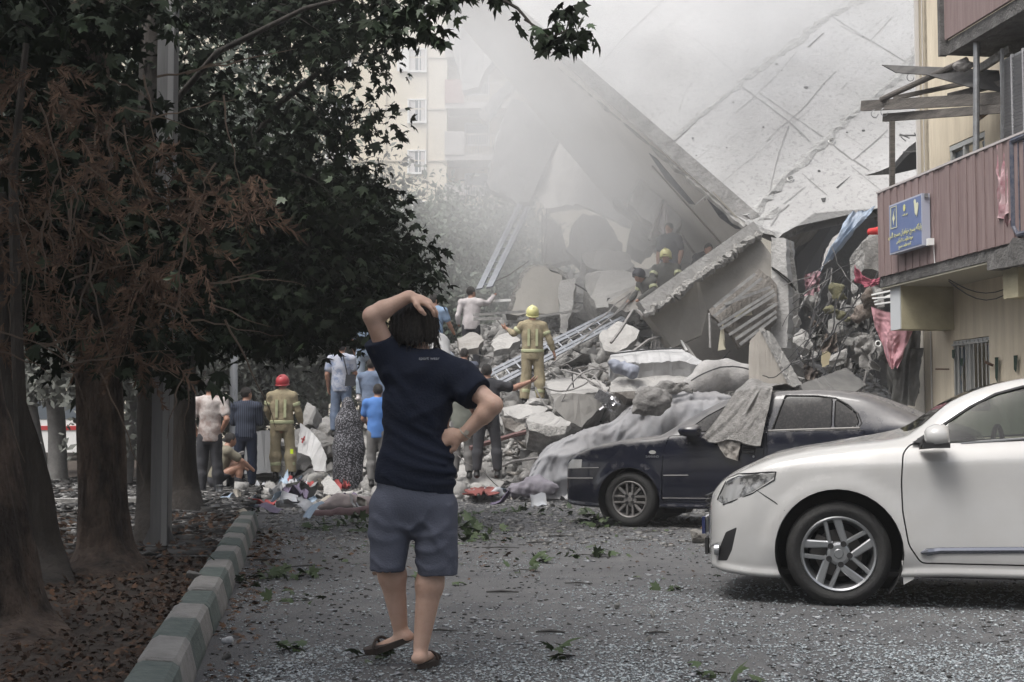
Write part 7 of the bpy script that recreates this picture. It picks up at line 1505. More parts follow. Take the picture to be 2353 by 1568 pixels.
def leaves_mesh(name, pos, size, mt, parent, seed=0, droop=.5, mats=None, mi=None, origin=None, up=None):
    r2 = np.random.default_rng(seed); n = len(pos); s_ = size * (.55 + .75 * r2.random(n)); k = len(LEAF)
    a = r2.random(n) * 6.283; d = np.stack([np.cos(a), np.sin(a), -droop + r2.normal(0, .45, n)], 1); d /= np.linalg.norm(d, axis=1)[:, None]
    nn = r2.normal(0, .55, (n, 3)); nn[:, 2] += .75; 
    if up is not None: nn = r2.normal(0, up, (n, 3)); nn[:, 2] += 1; d = np.stack([np.cos(a), np.sin(a), r2.normal(0, up, n)], 1)
    x = np.cross(d, nn); x /= np.linalg.norm(x, axis=1)[:, None]; z = np.cross(x, d); z /= np.linalg.norm(z, axis=1)[:, None]
    cup = (LEAF[:, 0] ** 2) * .5 + np.maximum(LEAF[:, 1] - .5, 0) ** 2 * .5; L3 = LEAF; asp = (.55 + .6 * r2.random(n))[:, None, None]
    v = pos[:, None] + s_[:, None, None] * (x[:, None] * L3[None, :, :1] * asp + d[:, None] * L3[None, :, 1:2] - z[:, None] * cup[None, :, None] * (.3 + 1.6 * r2.random(n)[:, None, None]))
    c_ = pos[:, None] + s_[:, None, None] * (d[:, None] * .40); v = np.concatenate([v, c_], 1)
    i = np.arange(k); f = np.stack([np.full(k, k), i, (i + 1) % k], 1)[None] + (np.arange(n) * (k + 1))[:, None, None]
    o = mobj(name, v.reshape(-1, 3), f.reshape(-1, 3), mt, parent, mats=mats, fm=np.repeat(mi, k) if mi is not None else None, origin=origin)
    return o
def inpx(poly, n, r2):
    out = []; xs = [p[0] for p in poly]; ys_ = [p[1] for p in poly]
    while len(out) < n:
        x, y = r2.uniform(min(xs), max(xs)), r2.uniform(min(ys_), max(ys_))
        if inpoly((x, y), poly): out.append((x, y))
    return out
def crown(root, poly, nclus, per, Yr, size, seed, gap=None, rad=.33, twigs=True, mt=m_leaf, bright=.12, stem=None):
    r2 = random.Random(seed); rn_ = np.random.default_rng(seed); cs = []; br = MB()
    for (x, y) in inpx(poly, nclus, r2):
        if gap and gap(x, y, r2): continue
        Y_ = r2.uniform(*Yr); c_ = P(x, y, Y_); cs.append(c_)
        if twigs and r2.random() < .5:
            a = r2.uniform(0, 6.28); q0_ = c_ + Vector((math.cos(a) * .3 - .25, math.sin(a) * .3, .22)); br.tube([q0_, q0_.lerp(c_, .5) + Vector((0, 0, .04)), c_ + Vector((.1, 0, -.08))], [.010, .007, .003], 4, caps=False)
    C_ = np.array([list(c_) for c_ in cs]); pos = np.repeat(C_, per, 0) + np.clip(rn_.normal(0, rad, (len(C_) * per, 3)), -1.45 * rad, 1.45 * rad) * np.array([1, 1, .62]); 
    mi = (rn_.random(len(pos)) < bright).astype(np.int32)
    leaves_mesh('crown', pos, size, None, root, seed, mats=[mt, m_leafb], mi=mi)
    if twigs and br.v: br.build('twigs', m_bark2, root)
    return C_
def trunk(root, pts, rad, mt, name='trunk', n=20, amp=.02, flut=5, m=44):
    pts = [Vector(p) for p in pts]; k = len(pts); T_ = np.linspace(0, k - 1, m); xs = np.arange(k); C_ = np.stack([interp(xs, [p[i] for p in pts], T_) for i in range(3)], 1); Rr = interp(xs, rad, T_); v = []
    for i in range(m):
        for j in range(n):
            a = 2 * math.pi * j / n; q_ = np.array([math.cos(a), math.sin(a), 0]); r_ = Rr[i] * (1 + .07 * math.sin(flut * a + C_[i][2] * .7)) + amp * float(fbm(np.array([[math.cos(a) * 2.5, math.sin(a) * 2.5, C_[i][2] * 1.6 + len(pts)]]), 3, 2)[0]) - (.010 * max(0, 1 - 3.5 * abs(float(vnoise(np.array([[math.cos(a) * 7, math.sin(a) * 7, C_[i][2] * 3.2]]), 6)[0]))) if n > 40 else 0); v.append(C_[i] + q_ * r_)
    f = [(i * n + j, i * n + (j + 1) % n, (i + 1) * n + (j + 1) % n, (i + 1) * n + j) for i in range(m - 1) for j in range(n)]
    return mobj(name, np.array(v), np.array(f), mt, root, True)
def limb(root, pts, rad, mt=m_bark2): return MB().tube([Vector(p) for p in pts], rad, 7).build('limb', mt, root, True)
def gz(px, py): return G(px, py)
# near trees, left
t1 = empty('plane_tree', G(240, 1322), 0, 'tree with a stout scaly brown trunk just left of the steel lamp post', 'tree')
b0 = G(238, 1320, .08); trunk(t1, [b0, P(236, 1240, 10.35), P(232, 1100, 10.35), P(226, 900, 10.35), P(220, 600, 10.4), P(212, 300, 10.5), P(205, 0, 10.6), P(200, -400, 10.8)], [.30, .20, .175, .165, .15, .14, .13, .11], m_bark, n=72, m=200)
t2 = empty('plane_tree', G(40, 1500), 0, 'brown scaly trunk leaning out of the left edge of the picture', 'tree')
b0 = G(30, 1490, .08); trunk(t2, [b0, P(10, 1400, 7.2), P(-15, 1250, 7.2), P(-45, 1050, 7.2), P(-75, 850, 7.2), P(-110, 500, 7.2), P(-140, 0, 7.2)], [.31, .215, .185, .17, .15, .14, .12], m_bark, n=72, m=200)
t3 = empty('plane_tree', G(100, 1350), 0, 'thin dark crooked trunk between the two scaly brown trunks', 'tree')
trunk(t3, [G(112, 1350, .08), P(98, 1250, 9.8), P(76, 1120, 9.8), P(52, 1010, 9.8), P(25, 900, 9.8), P(10, 780, 9.8), P(15, 400, 9.8)], [.17, .12, .11, .10, .085, .08, .06], m_bark2)
t4 = empty('plane_tree', G(338, 1255), 0, 'black straight trunk directly behind the steel lamp post', 'tree')
trunk(t4, [G(338, 1255, .08), P(338, 1100, 13.3), P(340, 800, 13.3), P(345, 400, 13.4), P(350, 0, 13.5), P(352, -300, 13.6)], [.13, .105, .10, .12, .105, .09], m_bark2)
t5 = empty('plane_tree', G(425, 1185), 0, 'dark brown forked trunk right of the steel lamp post', 'tree')
trunk(t5, [G(425, 1185, .05), P(422, 1100, 17.5), P(418, 950, 17.5), P(425, 800, 17.5), P(440, 600, 17.4), P(460, 300, 17.2)], [.24, .17, .15, .14, .11, .08], m_bark2)
limb(t5, [P(425, 800, 17.5), P(520, 640, 16.6), P(640, 520, 16), P(760, 450, 15.4)], [.10, .08, .05, .03]); limb(t5, [P(430, 700, 17.4), P(520, 420, 16.6), P(640, 240, 16), P(740, 160, 15.6)], [.09, .07, .045, .03]); limb(t5, [P(440, 600, 17.3), P(560, 560, 16), P(760, 600, 15.3), P(900, 620, 15)], [.07, .055, .04, .02])
limb(t4, [P(345, 300, 13.4), P(500, 120, 12.6), P(700, 20, 12), P(860, -20, 11.6)], [.035, .03, .022, .012])
GX = lambda x, y: vnoise(np.array([[x * .017, y * .017, 0]]), 21)[0]
def gap_main(x, y, r2):
    g_ = GX(x, y)
    h_ = vnoise(np.array([[x * .045, y * .045, 5]]), 33)[0]
    if 400 < x < 700 and y < 330 and g_ + .5 * h_ > -.3: return True
    if x > 620 and y < 420 and g_ + .6 * h_ > -.2: return True
    if x > 780 and g_ + .6 * h_ > .12: return True
    if h_ > .38: return True
    return False
mass = [(380, -60), (660, -60), (1010, -60), (1000, 20), (1010, 55), (965, 70), (930, 100), (890, 150), (850, 170), (840, 205), (915, 200), (1015, 215), (1030, 245), (985, 272), (985, 320), (945, 335), (960, 365), (985, 398), (930, 420), (868, 420), (850, 470), (890, 505), (855, 530), (905, 562), (985, 590), (985, 625), (930, 650), (860, 670), (838, 710), (820, 745), (790, 775), (740, 785), (700, 785), (660, 800), (620, 755), (560, 760), (490, 765), (430, 755), (395, 720)]
mass = [(x_ - 38 if x_ > 800 else x_, y_) for x_, y_ in mass]
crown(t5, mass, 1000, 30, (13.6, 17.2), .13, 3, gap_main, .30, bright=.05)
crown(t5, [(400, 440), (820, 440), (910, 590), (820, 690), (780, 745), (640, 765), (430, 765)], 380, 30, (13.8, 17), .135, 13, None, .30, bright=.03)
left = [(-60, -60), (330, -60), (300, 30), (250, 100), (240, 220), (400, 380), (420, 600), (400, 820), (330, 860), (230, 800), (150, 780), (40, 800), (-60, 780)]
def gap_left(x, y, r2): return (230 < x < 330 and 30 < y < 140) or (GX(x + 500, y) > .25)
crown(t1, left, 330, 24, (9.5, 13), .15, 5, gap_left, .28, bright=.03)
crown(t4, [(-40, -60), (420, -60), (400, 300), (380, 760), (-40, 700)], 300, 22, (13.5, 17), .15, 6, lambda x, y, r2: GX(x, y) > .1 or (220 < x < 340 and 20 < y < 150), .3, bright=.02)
# the branch reaching across the top, close to the camera
t6 = t1; br_ = [((900, -40, 9.2), (1120, -20, 9), (1190, 20, 8.9), (1225, 60, 8.8), (1275, 95, 8.7)), ((1205, 45, 8.85), (1245, 70, 8.8), (1300, 58, 8.75)), ((1262, 88, 8.7), (1300, 72, 8.7), (1312, 38, 8.7)), ((1000, -40, 9.1), (1080, -10, 9.0), (1150, 5, 9)), ((860, -60, 9.4), (880, 20, 9.3), (920, 60, 9.3))]
for b_ in br_: MB().tube([P(*q_) for q_ in b_], [.018, .014, .011, .008, .004][:len(b_)] if len(b_) > 3 else [.008, .006, .003], 5).build('twig', m_bark2, t1)
cl = [(1295, 35, 3), (1320, 30, 2), (1270, 50, 2), (1235, 82, 3), (1290, 80, 5), (1330, 78, 4), (1255, 105, 3), (1310, 110, 5), (1345, 95, 3), (1200, 75, 1), (1285, 120, 3)]
cl += [(x, y, 5) for x, y in ((1150, -5), (1100, -15), (1060, -10), (1130, 10), (1020, 5), (990, 20), (960, 10), (1035, 30), (935, 40), (965, 45), (900, 60), (1000, -10), (880, 20), (925, 85), (985, 75), (1010, 95), (860, 60), (890, 100))]
pos = []; rn_ = np.random.default_rng(4)
for (x, y, k_) in cl:
    for _ in range(k_ * 2): pos.append(list(P(x + rn_.normal(0, 10), y - 16 + rn_.normal(0, 9), 8.8 + rn_.normal(0, .15) + (.3 if x < 1180 else 0))))
pos = np.array(pos); leaves_mesh('leaf_spray', pos, .115, None, t1, 9, mats=[m_leaf, m_leafb], mi=(rn_.random(len(pos)) < .3).astype(np.int32), droop=.7)
# dry brown sprays
m_dry = mat('dry_foliage', (.038, .022, .014), .95, (.105, .062, .039), 7); m_dry2 = mat('dry_twig', (.085, .062, .046), .9)
dr = random.Random(12); st_ = MB(); vs, fs = [], []
dt = empty('dry_cypress', P(60, 1100, 8.6), 0, 'dead brown feathery cypress branches hanging at the upper left', 'dead tree'); dt.location.z = 0
dry_poly = [(-60, 120), (120, 130), (260, 220), (400, 300), (470, 430), (600, 380), (640, 430), (590, 520), (480, 520), (520, 640), (440, 700), (400, 820), (330, 900), (250, 800), (200, 700), (60, 780), (-60, 820)]
for i, (x, y) in enumerate(inpx(dry_poly, 520, dr)):
    c_ = P(x, y, dr.uniform(7.6, 12.5)); a = dr.uniform(0, 6.28); ln = dr.uniform(.10, .26); d_ = Vector((math.cos(a), math.sin(a) * .5, dr.uniform(-.9, .3))).normalized(); s2 = d_.cross(Vector((0, 1, 0))).normalized()
    pts = [c_ + d_ * ln * t + Vector((0, 0, -.10 * t * t)) for t in np.linspace(0, 1, 6)]; st_.tube(pts, [.004, .0035, .003, .0025, .002, .001], 3, caps=False)
    for j in range(1, 6):
        for s_ in (-1, 1):
            for rep in range(3):
                bb = pts[j].lerp(pts[j - 1], dr.random()); l2 = ln * dr.uniform(.18, .42); dd = (d_ * dr.uniform(.5, 1) + s2 * s_ * dr.uniform(.3, .9) + Vector((0, dr.uniform(-.5, .5), -.25))).normalized(); q_ = bb + dd * l2; w = Vector((dd.z, 0, -dd.x)) * .0042
                k0 = len(vs); mid_ = bb.lerp(q_, .5) + Vector((0, 0, -.006)); vs += [bb - w * .5, bb + w * .5, mid_ + w, mid_ - w, q_]; fs += [(k0, k0 + 1, k0 + 2, k0 + 3), (k0 + 3, k0 + 2, k0 + 4)]
st_.build('sprays', m_dry, dt); mobj('needles', np.array([list(v) for v in vs]), fs, m_dry, dt)
tw = MB()
for i in range(64):
    x, y = dr.uniform(-60, 520), dr.uniform(150, 860); a = dr.choice((dr.uniform(-.4, .5), dr.uniform(1.1, 1.9))); L_ = dr.uniform(80, 260); Y_ = dr.uniform(7.2, 9.2); pts = []; w = 0
    for t in np.linspace(0, 1, 9): w += dr.uniform(-9, 9); pts.append(P(x + math.cos(a) * L_ * t + w * math.sin(a), y + math.sin(a) * L_ * t + w * math.cos(a) + 30 * t * t, Y_))
    tw.tube(pts, [.0075 * (1 - .75 * k_ / 8) for k_ in range(9)], 4, caps=False)
tw.build('bare_twigs', m_dry2, dt)
MB().tube([P(60, 1340, 9), P(55, 1100, 8.9), P(40, 800, 8.8), P(30, 400, 8.8), P(60, 100, 8.7)], [.05, .045, .04, .03, .02], 8).build('stem', m_bark2, dt)
# lamp post
lpost = empty('lamp_post', G(368, 1283), 0, 'square grey steel lamp post with a flanged foot standing among the trees', 'lamp post')
Y_ = 12.02; c0, c1_ = P(369, 1275, Y_), P(390, -200, Y_ + .0); k_ = MB(); k_.bar((c0.x, Y_, .10), (c1_.x, Y_ + .02, c1_.z), .15, .15, (0, 1, 0)); k_.build('shaft', mat('galvanised_steel', (.10, .10, .10), .6, (.145, .145, .145), 3, metal=.3, stretch=(4, 4, .3)), lpost)
k_ = MB(); k_.bar((c0.x + .045, Y_ - .078, .10), (c1_.x + .045, Y_ - .058, c1_.z), .05, .012, (0, 1, 0)); k_.build('lit_strip', mat('lit_steel', (.20, .20, .20), .5, metal=.3), lpost)  # light on the post's right face painted as a paler strip
k_ = MB(); k_.box((c0.x, Y_, .12), (.36, .36, .025))
for s_ in (-1, 1):
    k_.prism([(c0.x + s_ * .075, Y_ - .05, .13), (c0.x + s_ * .15, Y_ - .05, .13), (c0.x + s_ * .075, Y_ - .05, .30)], (0, .012, 0))
k_.build('foot', _M['galvanised_steel'], lpost)
tag(MB().tube([G(537, 1128), P(537, 700, 27)], .075, 10).build('pole', mat('pale_pole', (.26, .27, .28), .7)), 'pale grey pole standing behind the man with folded arms', 'pole')
# ---- trees further back, powdered with dust
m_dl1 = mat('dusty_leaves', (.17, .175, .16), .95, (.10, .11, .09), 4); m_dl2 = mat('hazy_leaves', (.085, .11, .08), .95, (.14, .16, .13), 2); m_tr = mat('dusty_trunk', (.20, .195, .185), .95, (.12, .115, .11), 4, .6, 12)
def backtree(label, px, Y_, h, rad, trunk_r, n, mt, seed, z0=1.4, name='dusty_tree', lean=0, size=.08, group=None):
    r2 = np.random.default_rng(seed); base = P(px, 975, Y_); base.z = 0; t = empty(name, base, 0, label, 'tree', group); top = base + Vector((lean, 0, h))
    rr_ = random.Random(seed); pts = [base + Vector((lean * k_ + rr_.uniform(-.15, .15) * (k_ > 0), rr_.uniform(-.1, .1), h * .8 * k_)) for k_ in (0, .25, .5, .75, 1)]
    trunk(t, pts, [trunk_r * q_ for q_ in (1.25, 1, .85, .6, .25)], m_tr, n=10)
    lm = []; b_ = MB(); n = int(n * 2.2)
    for i in range(9):
        k_ = rr_.uniform(.3, .95); s0 = base + Vector((lean * k_, 0, h * .8 * k_)); a = rr_.uniform(0, 6.28); e_ = s0 + Vector((math.cos(a) * rad * .8, math.sin(a) * rad * .8, rr_.uniform(.3, 1.3))); b_.tube([s0, s0.lerp(e_, .5) + Vector((0, 0, .15)), e_], [trunk_r * .4, trunk_r * .25, trunk_r * .08], 5); lm += [e_, s0.lerp(e_, .6)]
    b_.build('limbs', m_tr, t)
    cc = [np.array(q_) for q_ in lm] + [np.array([base.x + lean, base.y, z0 + (h - z0) * u_]) + r2.normal(0, rad * .45, 3) * np.array([1, 1, .5]) for u_ in r2.random(34)]
    cc = np.array(cc); idx = r2.integers(0, len(cc), n); pos = cc[idx] + r2.normal(0, rad * .26, (n, 3)) * np.array([1, 1, .75]); pos = pos[pos[:, 2] > z0 * .8]
    k = len(pos); sz = size * (.5 + r2.random(k)); d = r2.normal(0, 1, (k, 3)); d /= np.linalg.norm(d, axis=1)[:, None]; e = r2.normal(0, 1, (k, 3)); e = np.cross(d, e); e /= np.linalg.norm(e, axis=1)[:, None]
    v = np.stack([pos - d * sz[:, None], pos + e * sz[:, None] * .45, pos + d * sz[:, None], pos - e * sz[:, None] * .45], 1).reshape(-1, 3); f = (np.arange(k) * 4)[:, None] + np.arange(4)[None]
    mobj('crown', v, f, mt, t); return t
backtree('pale dust covered tree with a white trunk left of the scaly brown trunk', 140, 26, 6.5, 1.5, .16, 5200, m_dl1, 31, 1.9, lean=-.3)
backtree('leaning grey dusty tree in front of the parked ambulance', 105, 30, 6.5, 1.6, .13, 5000, m_dl1, 32, 2.3, lean=-1.0)
backtree('grey dusty tree seen between the lamp post and the scaly brown trunk', 290, 24.5, 6, 1.4, .10, 5200, m_dl1, 33, .7)
backtree('grey dusty tree just behind the stained T-shirt man', 480, 29, 7, 1.7, .11, 5200, m_dl1, 34, 1.2)
backtree('grey dusty tree behind the man with folded arms', 590, 31, 7, 1.7, .11, 5600, m_dl1, 35, 1.0)
backtree('dusty tree behind the red helmet', 690, 34, 8, 2.2, .12, 6500, m_dl1, 36, 1.6, lean=.4)
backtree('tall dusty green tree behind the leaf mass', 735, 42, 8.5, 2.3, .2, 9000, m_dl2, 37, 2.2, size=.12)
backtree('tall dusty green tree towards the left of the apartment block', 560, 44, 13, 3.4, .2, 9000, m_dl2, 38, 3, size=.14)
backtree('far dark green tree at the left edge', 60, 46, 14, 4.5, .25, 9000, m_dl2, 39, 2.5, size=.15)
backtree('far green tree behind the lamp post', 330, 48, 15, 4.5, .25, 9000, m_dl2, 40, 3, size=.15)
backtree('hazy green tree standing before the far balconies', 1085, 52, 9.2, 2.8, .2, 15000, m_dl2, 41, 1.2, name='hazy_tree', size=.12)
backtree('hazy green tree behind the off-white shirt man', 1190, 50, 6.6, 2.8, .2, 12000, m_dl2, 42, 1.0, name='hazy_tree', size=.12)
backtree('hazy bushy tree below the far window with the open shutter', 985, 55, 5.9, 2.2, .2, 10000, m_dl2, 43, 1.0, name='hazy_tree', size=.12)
# ambulance far left
av = empty('ambulance', P(118, 1080, 40), 0, 'white van with a red stripe parked far behind the trees on the left', 'van'); av.location.z = 0; bx = av.location
k_ = MB(); k_.prism([(bx.x - 2.6, 40, .35), (bx.x + 2.3, 40, .35), (bx.x + 2.35, 40, .95), (bx.x + 1.75, 40, 1.15), (bx.x + 1.25, 40, 1.85), (bx.x + .9, 40, 2.05), (bx.x - 2.6, 40, 2.05)], (0, 1.9, 0)); k_.build('body', m_wh, av)
k_ = MB(); k_.box((bx.x - .2, 39.99, 1.05), (4.5, .03, .12)); k_.build('red_stripe', mat('red_paint', (.42, .03, .03), .5), av)
for (x0, x1) in ((.15, 1.0), (-1.0, -.05), (-2.2, -1.2)):
    MB().prism([(bx.x + x0, 39.985, 1.3), (bx.x + x1, 39.985, 1.3), (bx.x + min(x1, 1.0) - .1, 39.985, 1.8), (bx.x + x0, 39.985, 1.8)], (0, .03, 0)).build('window', m_gl, av)
for xx in (-1.7, 1.45):
    w_ = MB(); w_.lathe([(0, -.02), (.2, -.02), (.33, 0), (.34, .2), (0, .2)], 24, 'y', (bx.x + xx, 39.95, .34)); w_.build('wheel', m_tyre, av)
# crowns of unseen trees added beside and behind the camera to shade the verge
for i, (x, y, z, n) in enumerate(((-3.6, 4.5, 4.6, 3200), (-4.6, 1.0, 5.0, 3200), (-3.2, -3.5, 5.2, 3000), (-6.5, 7.5, 5.2, 3600), (-8.0, 3.0, 5.5, 3000))):
    t = empty('plane_tree', (x, y, 0), 0, 'leafy street tree beside the camera, out of the picture', 'tree', 'street trees beside the camera'); rn2 = np.random.default_rng(50 + i)
    p = rn2.normal(0, 1, (n, 3)) * np.array([1.15, 1.3, .55]) + np.array([x, y, z + .9]); p = p[(p[:, 2] - 1.16) > .44 * np.maximum(p[:, 1], 0) + .5]
    leaves_mesh('crown', p, .22, None, t, 60 + i, mats=[m_leaf, m_leafb], mi=(rn2.random(len(p)) < .1).astype(np.int32))
    if y < 0: trunk(t, [(x, y, 0), (x, y, 2), (x, y, 4), (x, y, 5.4)], [.25, .17, .14, .06], m_bark, n=12)
    elif i in (0, 1): trunk(t, [(x - 2.2, y - 4.5, 0), (x - 2.1, y - 4.3, 2.5), (x - 1, y - 2, 4.6), (x, y, 5.4)], [.22, .16, .12, .05], m_bark, n=12)
    else: trunk(t, [(x - 2.5, y - 1, 0), (x - 2.4, y - 1, 2.5), (x - 1.5, y - .5, 4.4), (x, y, 5.6)], [.22, .16, .12, .05], m_bark, n=12)

for i, (x, y, h) in enumerate(((-9, -12, 11), (-3, -14, 12), (3.5, -13, 11), (9.5, -14, 12), (15, -11, 11), (20, -4, 10))):  # unseen trees added behind the camera so the cars reflect something dark
    t = empty('plane_tree', (x, y, 0), 0, 'street tree standing behind the camera, out of the picture', 'tree', 'street trees behind the camera'); rn2 = np.random.default_rng(80 + i)
    p = rn2.normal(0, 1, (2600, 3)) * np.array([1.7, 1.5, 2.4]) + np.array([x, y, h * .58]); p = p[p[:, 2] > 1.8]; leaves_mesh('crown', p, .38, None, t, 90 + i, mats=[m_leaf, m_leafb], mi=(rn2.random(len(p)) < .2).astype(np.int32)); trunk(t, [(x, y, 0), (x, y, 3), (x, y, 6), (x, y, h * .8)], [.25, .18, .13, .05], m_bark, n=12)
# ------------------------------------------------------------------ litter on the ground
m_glass = mat('glass_crumbs', (.36, .41, .44), .18, (.55, .60, .62), 40, spec=1.0); m_ol = mat('orange_leaf', (.135, .068, .034), .85, (.07, .042, .026), 8); m_bl = mat('brown_leaf', (.065, .036, .022), .9, (.035, .023, .016), 9); m_gl2 = mat('fallen_green', (.03, .055, .018), .6, (.055, .08, .03), 5)
m_pap = mat('paper', (.42, .43, .44), .8, (.32, .335, .37), 3); m_grit = mat('dark_grit', (.035, .034, .033), .9, (.07, .068, .065), 5)
def road(y0, y1, dens=None, x1=6.5, pw=1.0):
    def fn(r2, n):
        y = y0 + (y1 - y0) * r2.random(n) ** pw; xl = KX(y) + .03; x = xl + (np.minimum(x1, y * .42) - xl) * r2.random(n); k_ = np.ones(n, bool)
        if dens is not None: k_ = r2.random(n) < dens(x, y)
        return np.stack([x, y, np.full(n, .004)], 1)[k_]
    return fn
dn = lambda x, y: np.clip(.42 + 1.7 * fbm(np.stack([x * .9, y * .6, x * 0], -1), 3, 8) + 1.0 * np.exp(-((x + 1.05) / .22) ** 2 - ((y - 6.7) / .9) ** 2) + .5 * np.exp(-((x - 1.4) / 1.2) ** 2 - ((y - 6.4) / .5) ** 2), .02, 1) * np.where(y < 7.4, 1, np.where(y < 10, .45, .22))
v, f = scatter(95000, road(5.2, 15, dn, pw=1.5), (.003, .011), 21, .45); tag(mobj('broken_glass', v, f, m_glass, origin=(0, 0, 0)), 'crumbs of shattered glass spread over the asphalt', kind='stuff')
v, f = scatter(7000, road(5.2, 22, None, pw=1.2), (.004, .018), 22, .3); tag(mobj('road_grit', v, f, m_grit, origin=(0, 0, 0)), 'dark grit and bark scraps on the asphalt', kind='stuff')
v, f = scatter(9000, road(13, 22.5, None, pw=.7), (.008, .05), 23, .35); tag(mobj('pale_debris', v, f, CM[3], origin=(0, 0, 0)), 'pale plaster crumbs towards the rubble', kind='stuff')
v, f = scatter(1500, road(5.5, 18, None, pw=1.0), (.008, .03), 24, .3); tag(mobj('pale_chips', v, f, m_pap, origin=(0, 0, 0)), 'small white plaster chips on the asphalt', kind='stuff')
def flatleaves(name, n, fn, size, mats_, seed, label, up=.22, z=.01):
    r2 = np.random.default_rng(seed); p = fn(r2, n); p[:, 2] += z; leaves_mesh(name, p, size, None, None, seed, mats=mats_, mi=r2.integers(0, len(mats_), len(p)).astype(np.int32), origin=(0, 0, 0), up=up); tag(list(COL.objects)[-1], label, kind='stuff')
def verge(y0, y1, pw=1.0):
    def fn(r2, n):
        y = y0 + (y1 - y0) * r2.random(n) ** pw; e = KX(y) - .22; x = e - r2.random(n) ** 1.3 * (e + y * .42 + .2).clip(.2); t = np.sqrt(np.clip((e + .0 - x), 0, None) / 30)
        z = .11 + .05 * fbm(np.stack([x * .8, y * .8, x * 0], -1), 3, 3); return np.stack([x, y, z + .012], 1)
    return fn
flatleaves('leaf_litter', 6500, verge(5, 16, 1.2), .05, [m_bl, m_bl, m_ol], 31, 'brown leaf litter on the bare soil under the trees', .4)
flatleaves('road_leaves', 1500, road(10.5, 17, lambda x, y: np.where((y > 11) & (y < 15) & (x < .2), .8, .25)), .055, [m_ol, m_bl, m_gl2], 32, 'small fallen leaves scattered over the asphalt', .3)
flatleaves('kerb_leaves', 260, lambda r2, n: np.stack([KX(Y0 := r2.uniform(6, 15, n)) + np.abs(r2.normal(0, .16, n)) + .03, Y0, np.full(n, .006)], 1), .06, [m_ol, m_ol, m_bl], 33, 'orange leaves gathered along the kerb', .3)
v, f = scatter(5200, verge(12, 27, .8), (.012, .07), 34, .4); tag(mobj('verge_debris', v, f, CM[3], origin=(0, 0, 0)), 'grey debris strewn under the trees', kind='stuff')
v, f = scatter(5200, verge(11, 27, .8), (.02, .12), 35, .3); tag(mobj('verge_twigs', v, f, m_grit, origin=(0, 0, 0)), 'dark twigs and bark under the trees', kind='stuff')
gr = random.Random(5)
# leafy sprigs torn off the trees, each a thing
leafpile = 0
sp = [(590, 1335, 1), (650, 1330, 1), (700, 1328, 1.2), (680, 1382, .8), (540, 1345, .7), (1080, 1235, 2.2), (1110, 1245, 1.6), (1095, 1215, 1.8), (770, 1212, 1.3), (820, 1205, 1.5), (840, 1220, 1.2), (740, 1220, 1.2), (1340, 1200, 1.6), (1365, 1212, 1.3), (1350, 1185, 1.2), (1200, 1315, .7), (1240, 1295, .5), (1340, 1280, 1.0), (1380, 1280, .9), (1290, 1515, .7), (1635, 1555, .7), (855, 1515, .8), (670, 1500, .5), (1555, 1358, .5), (1180, 1180, 1.0), (1240, 1185, .8), (560, 1195, 1), (590, 1180, 1), (1000, 1345, .5), (1075, 1185, 1)]
for i, (x, y, s_) in enumerate(sp):
    c_ = G(x, y); n = int(5 + 7 * s_); rn2 = np.random.default_rng(i); p = np.array(c_)[None] + rn2.normal(0, .055 * s_, (n, 3)) * np.array([1.5, 1.5, .5]); p[:, 2] = np.abs(p[:, 2]) + .012
    t = empty('leafy_sprig', c_, 0, 'torn sprig of green plane leaves lying on the asphalt', 'sprig', 'torn leafy sprigs on the road'); leaves_mesh('leaf', p, .08 + .02 * s_, m_gl2, t, i, up=.55)
    MB().tube([c_ + Vector((-.1 * s_, 0, .012)), c_ + Vector((0, .02, .02)), c_ + Vector((.1 * s_, .03, .012))], .004, 4).build('stem', m_bark2, t)
# sticks and scraps
for i, (x, y, a, L_) in enumerate([(1265, 1458, .1, .16), (1510, 1460, .25, .14), (1010, 1455, 0, .2), (1155, 1365, .1, .22), (1330, 1345, 0, .2), (700, 1305, .6, .3), (610, 1290, .2, .3), (1460, 1245, -.2, .2), (1240, 1250, .5, .3), (920, 1330, .1, .2), (1150, 1262, 0, .35), (1480, 1225, 0, .3), (1290, 1235, .1, .26), (455, 1283, -.04, .42)]):
    c_ = G(x, y, 0 if x > 550 else .14); d_ = Vector((math.cos(a), math.sin(a), 0)) * L_ / 2; tag(MB().tube([c_ - d_ + Vector((0, 0, .015)), c_ + Vector((0, .03, .015)), c_ + d_ + Vector((0, 0, .012))], [.004, .007, .003] if i % 3 else [.006, .010, .005], 6).build('stick', m_bark3 if i == 13 else m_grit), 'short broken stick on the ground', 'stick', 'sticks lying on the ground')
st = place(chunk(900, (1, .8, .75), .12), 'stone', G(1600, 1250) + Vector((0, .1, .0)), (.1, .2, .4), .19, 'pale rough stone lying in front of the white car bumper', 'stone'); st.data.materials.append(mat('pale_stone', (.42, .40, .37), .95, (.28, .27, .25), 7, 1, 30)); st.location.z = .065
for i, (x, y, s_) in enumerate([(1350, 1185, .05), (1420, 1398, .05), (1490, 1475, .04), (520, 1515, .05), (560, 1350, .05), (1270, 1165, .07), (1370, 1170, .06), (450, 1340, .12), (1500, 1420, .05)]):
    place(protos[i % 16][1], 'pebble', G(x, y, .14 if x < 500 else 0) + Vector((0, 0, s_ * .3)), (gr.random() * 6, gr.random() * 6, 0), s_, 'small pale lump lying on the ground', 'pebble', 'small lumps on the ground')
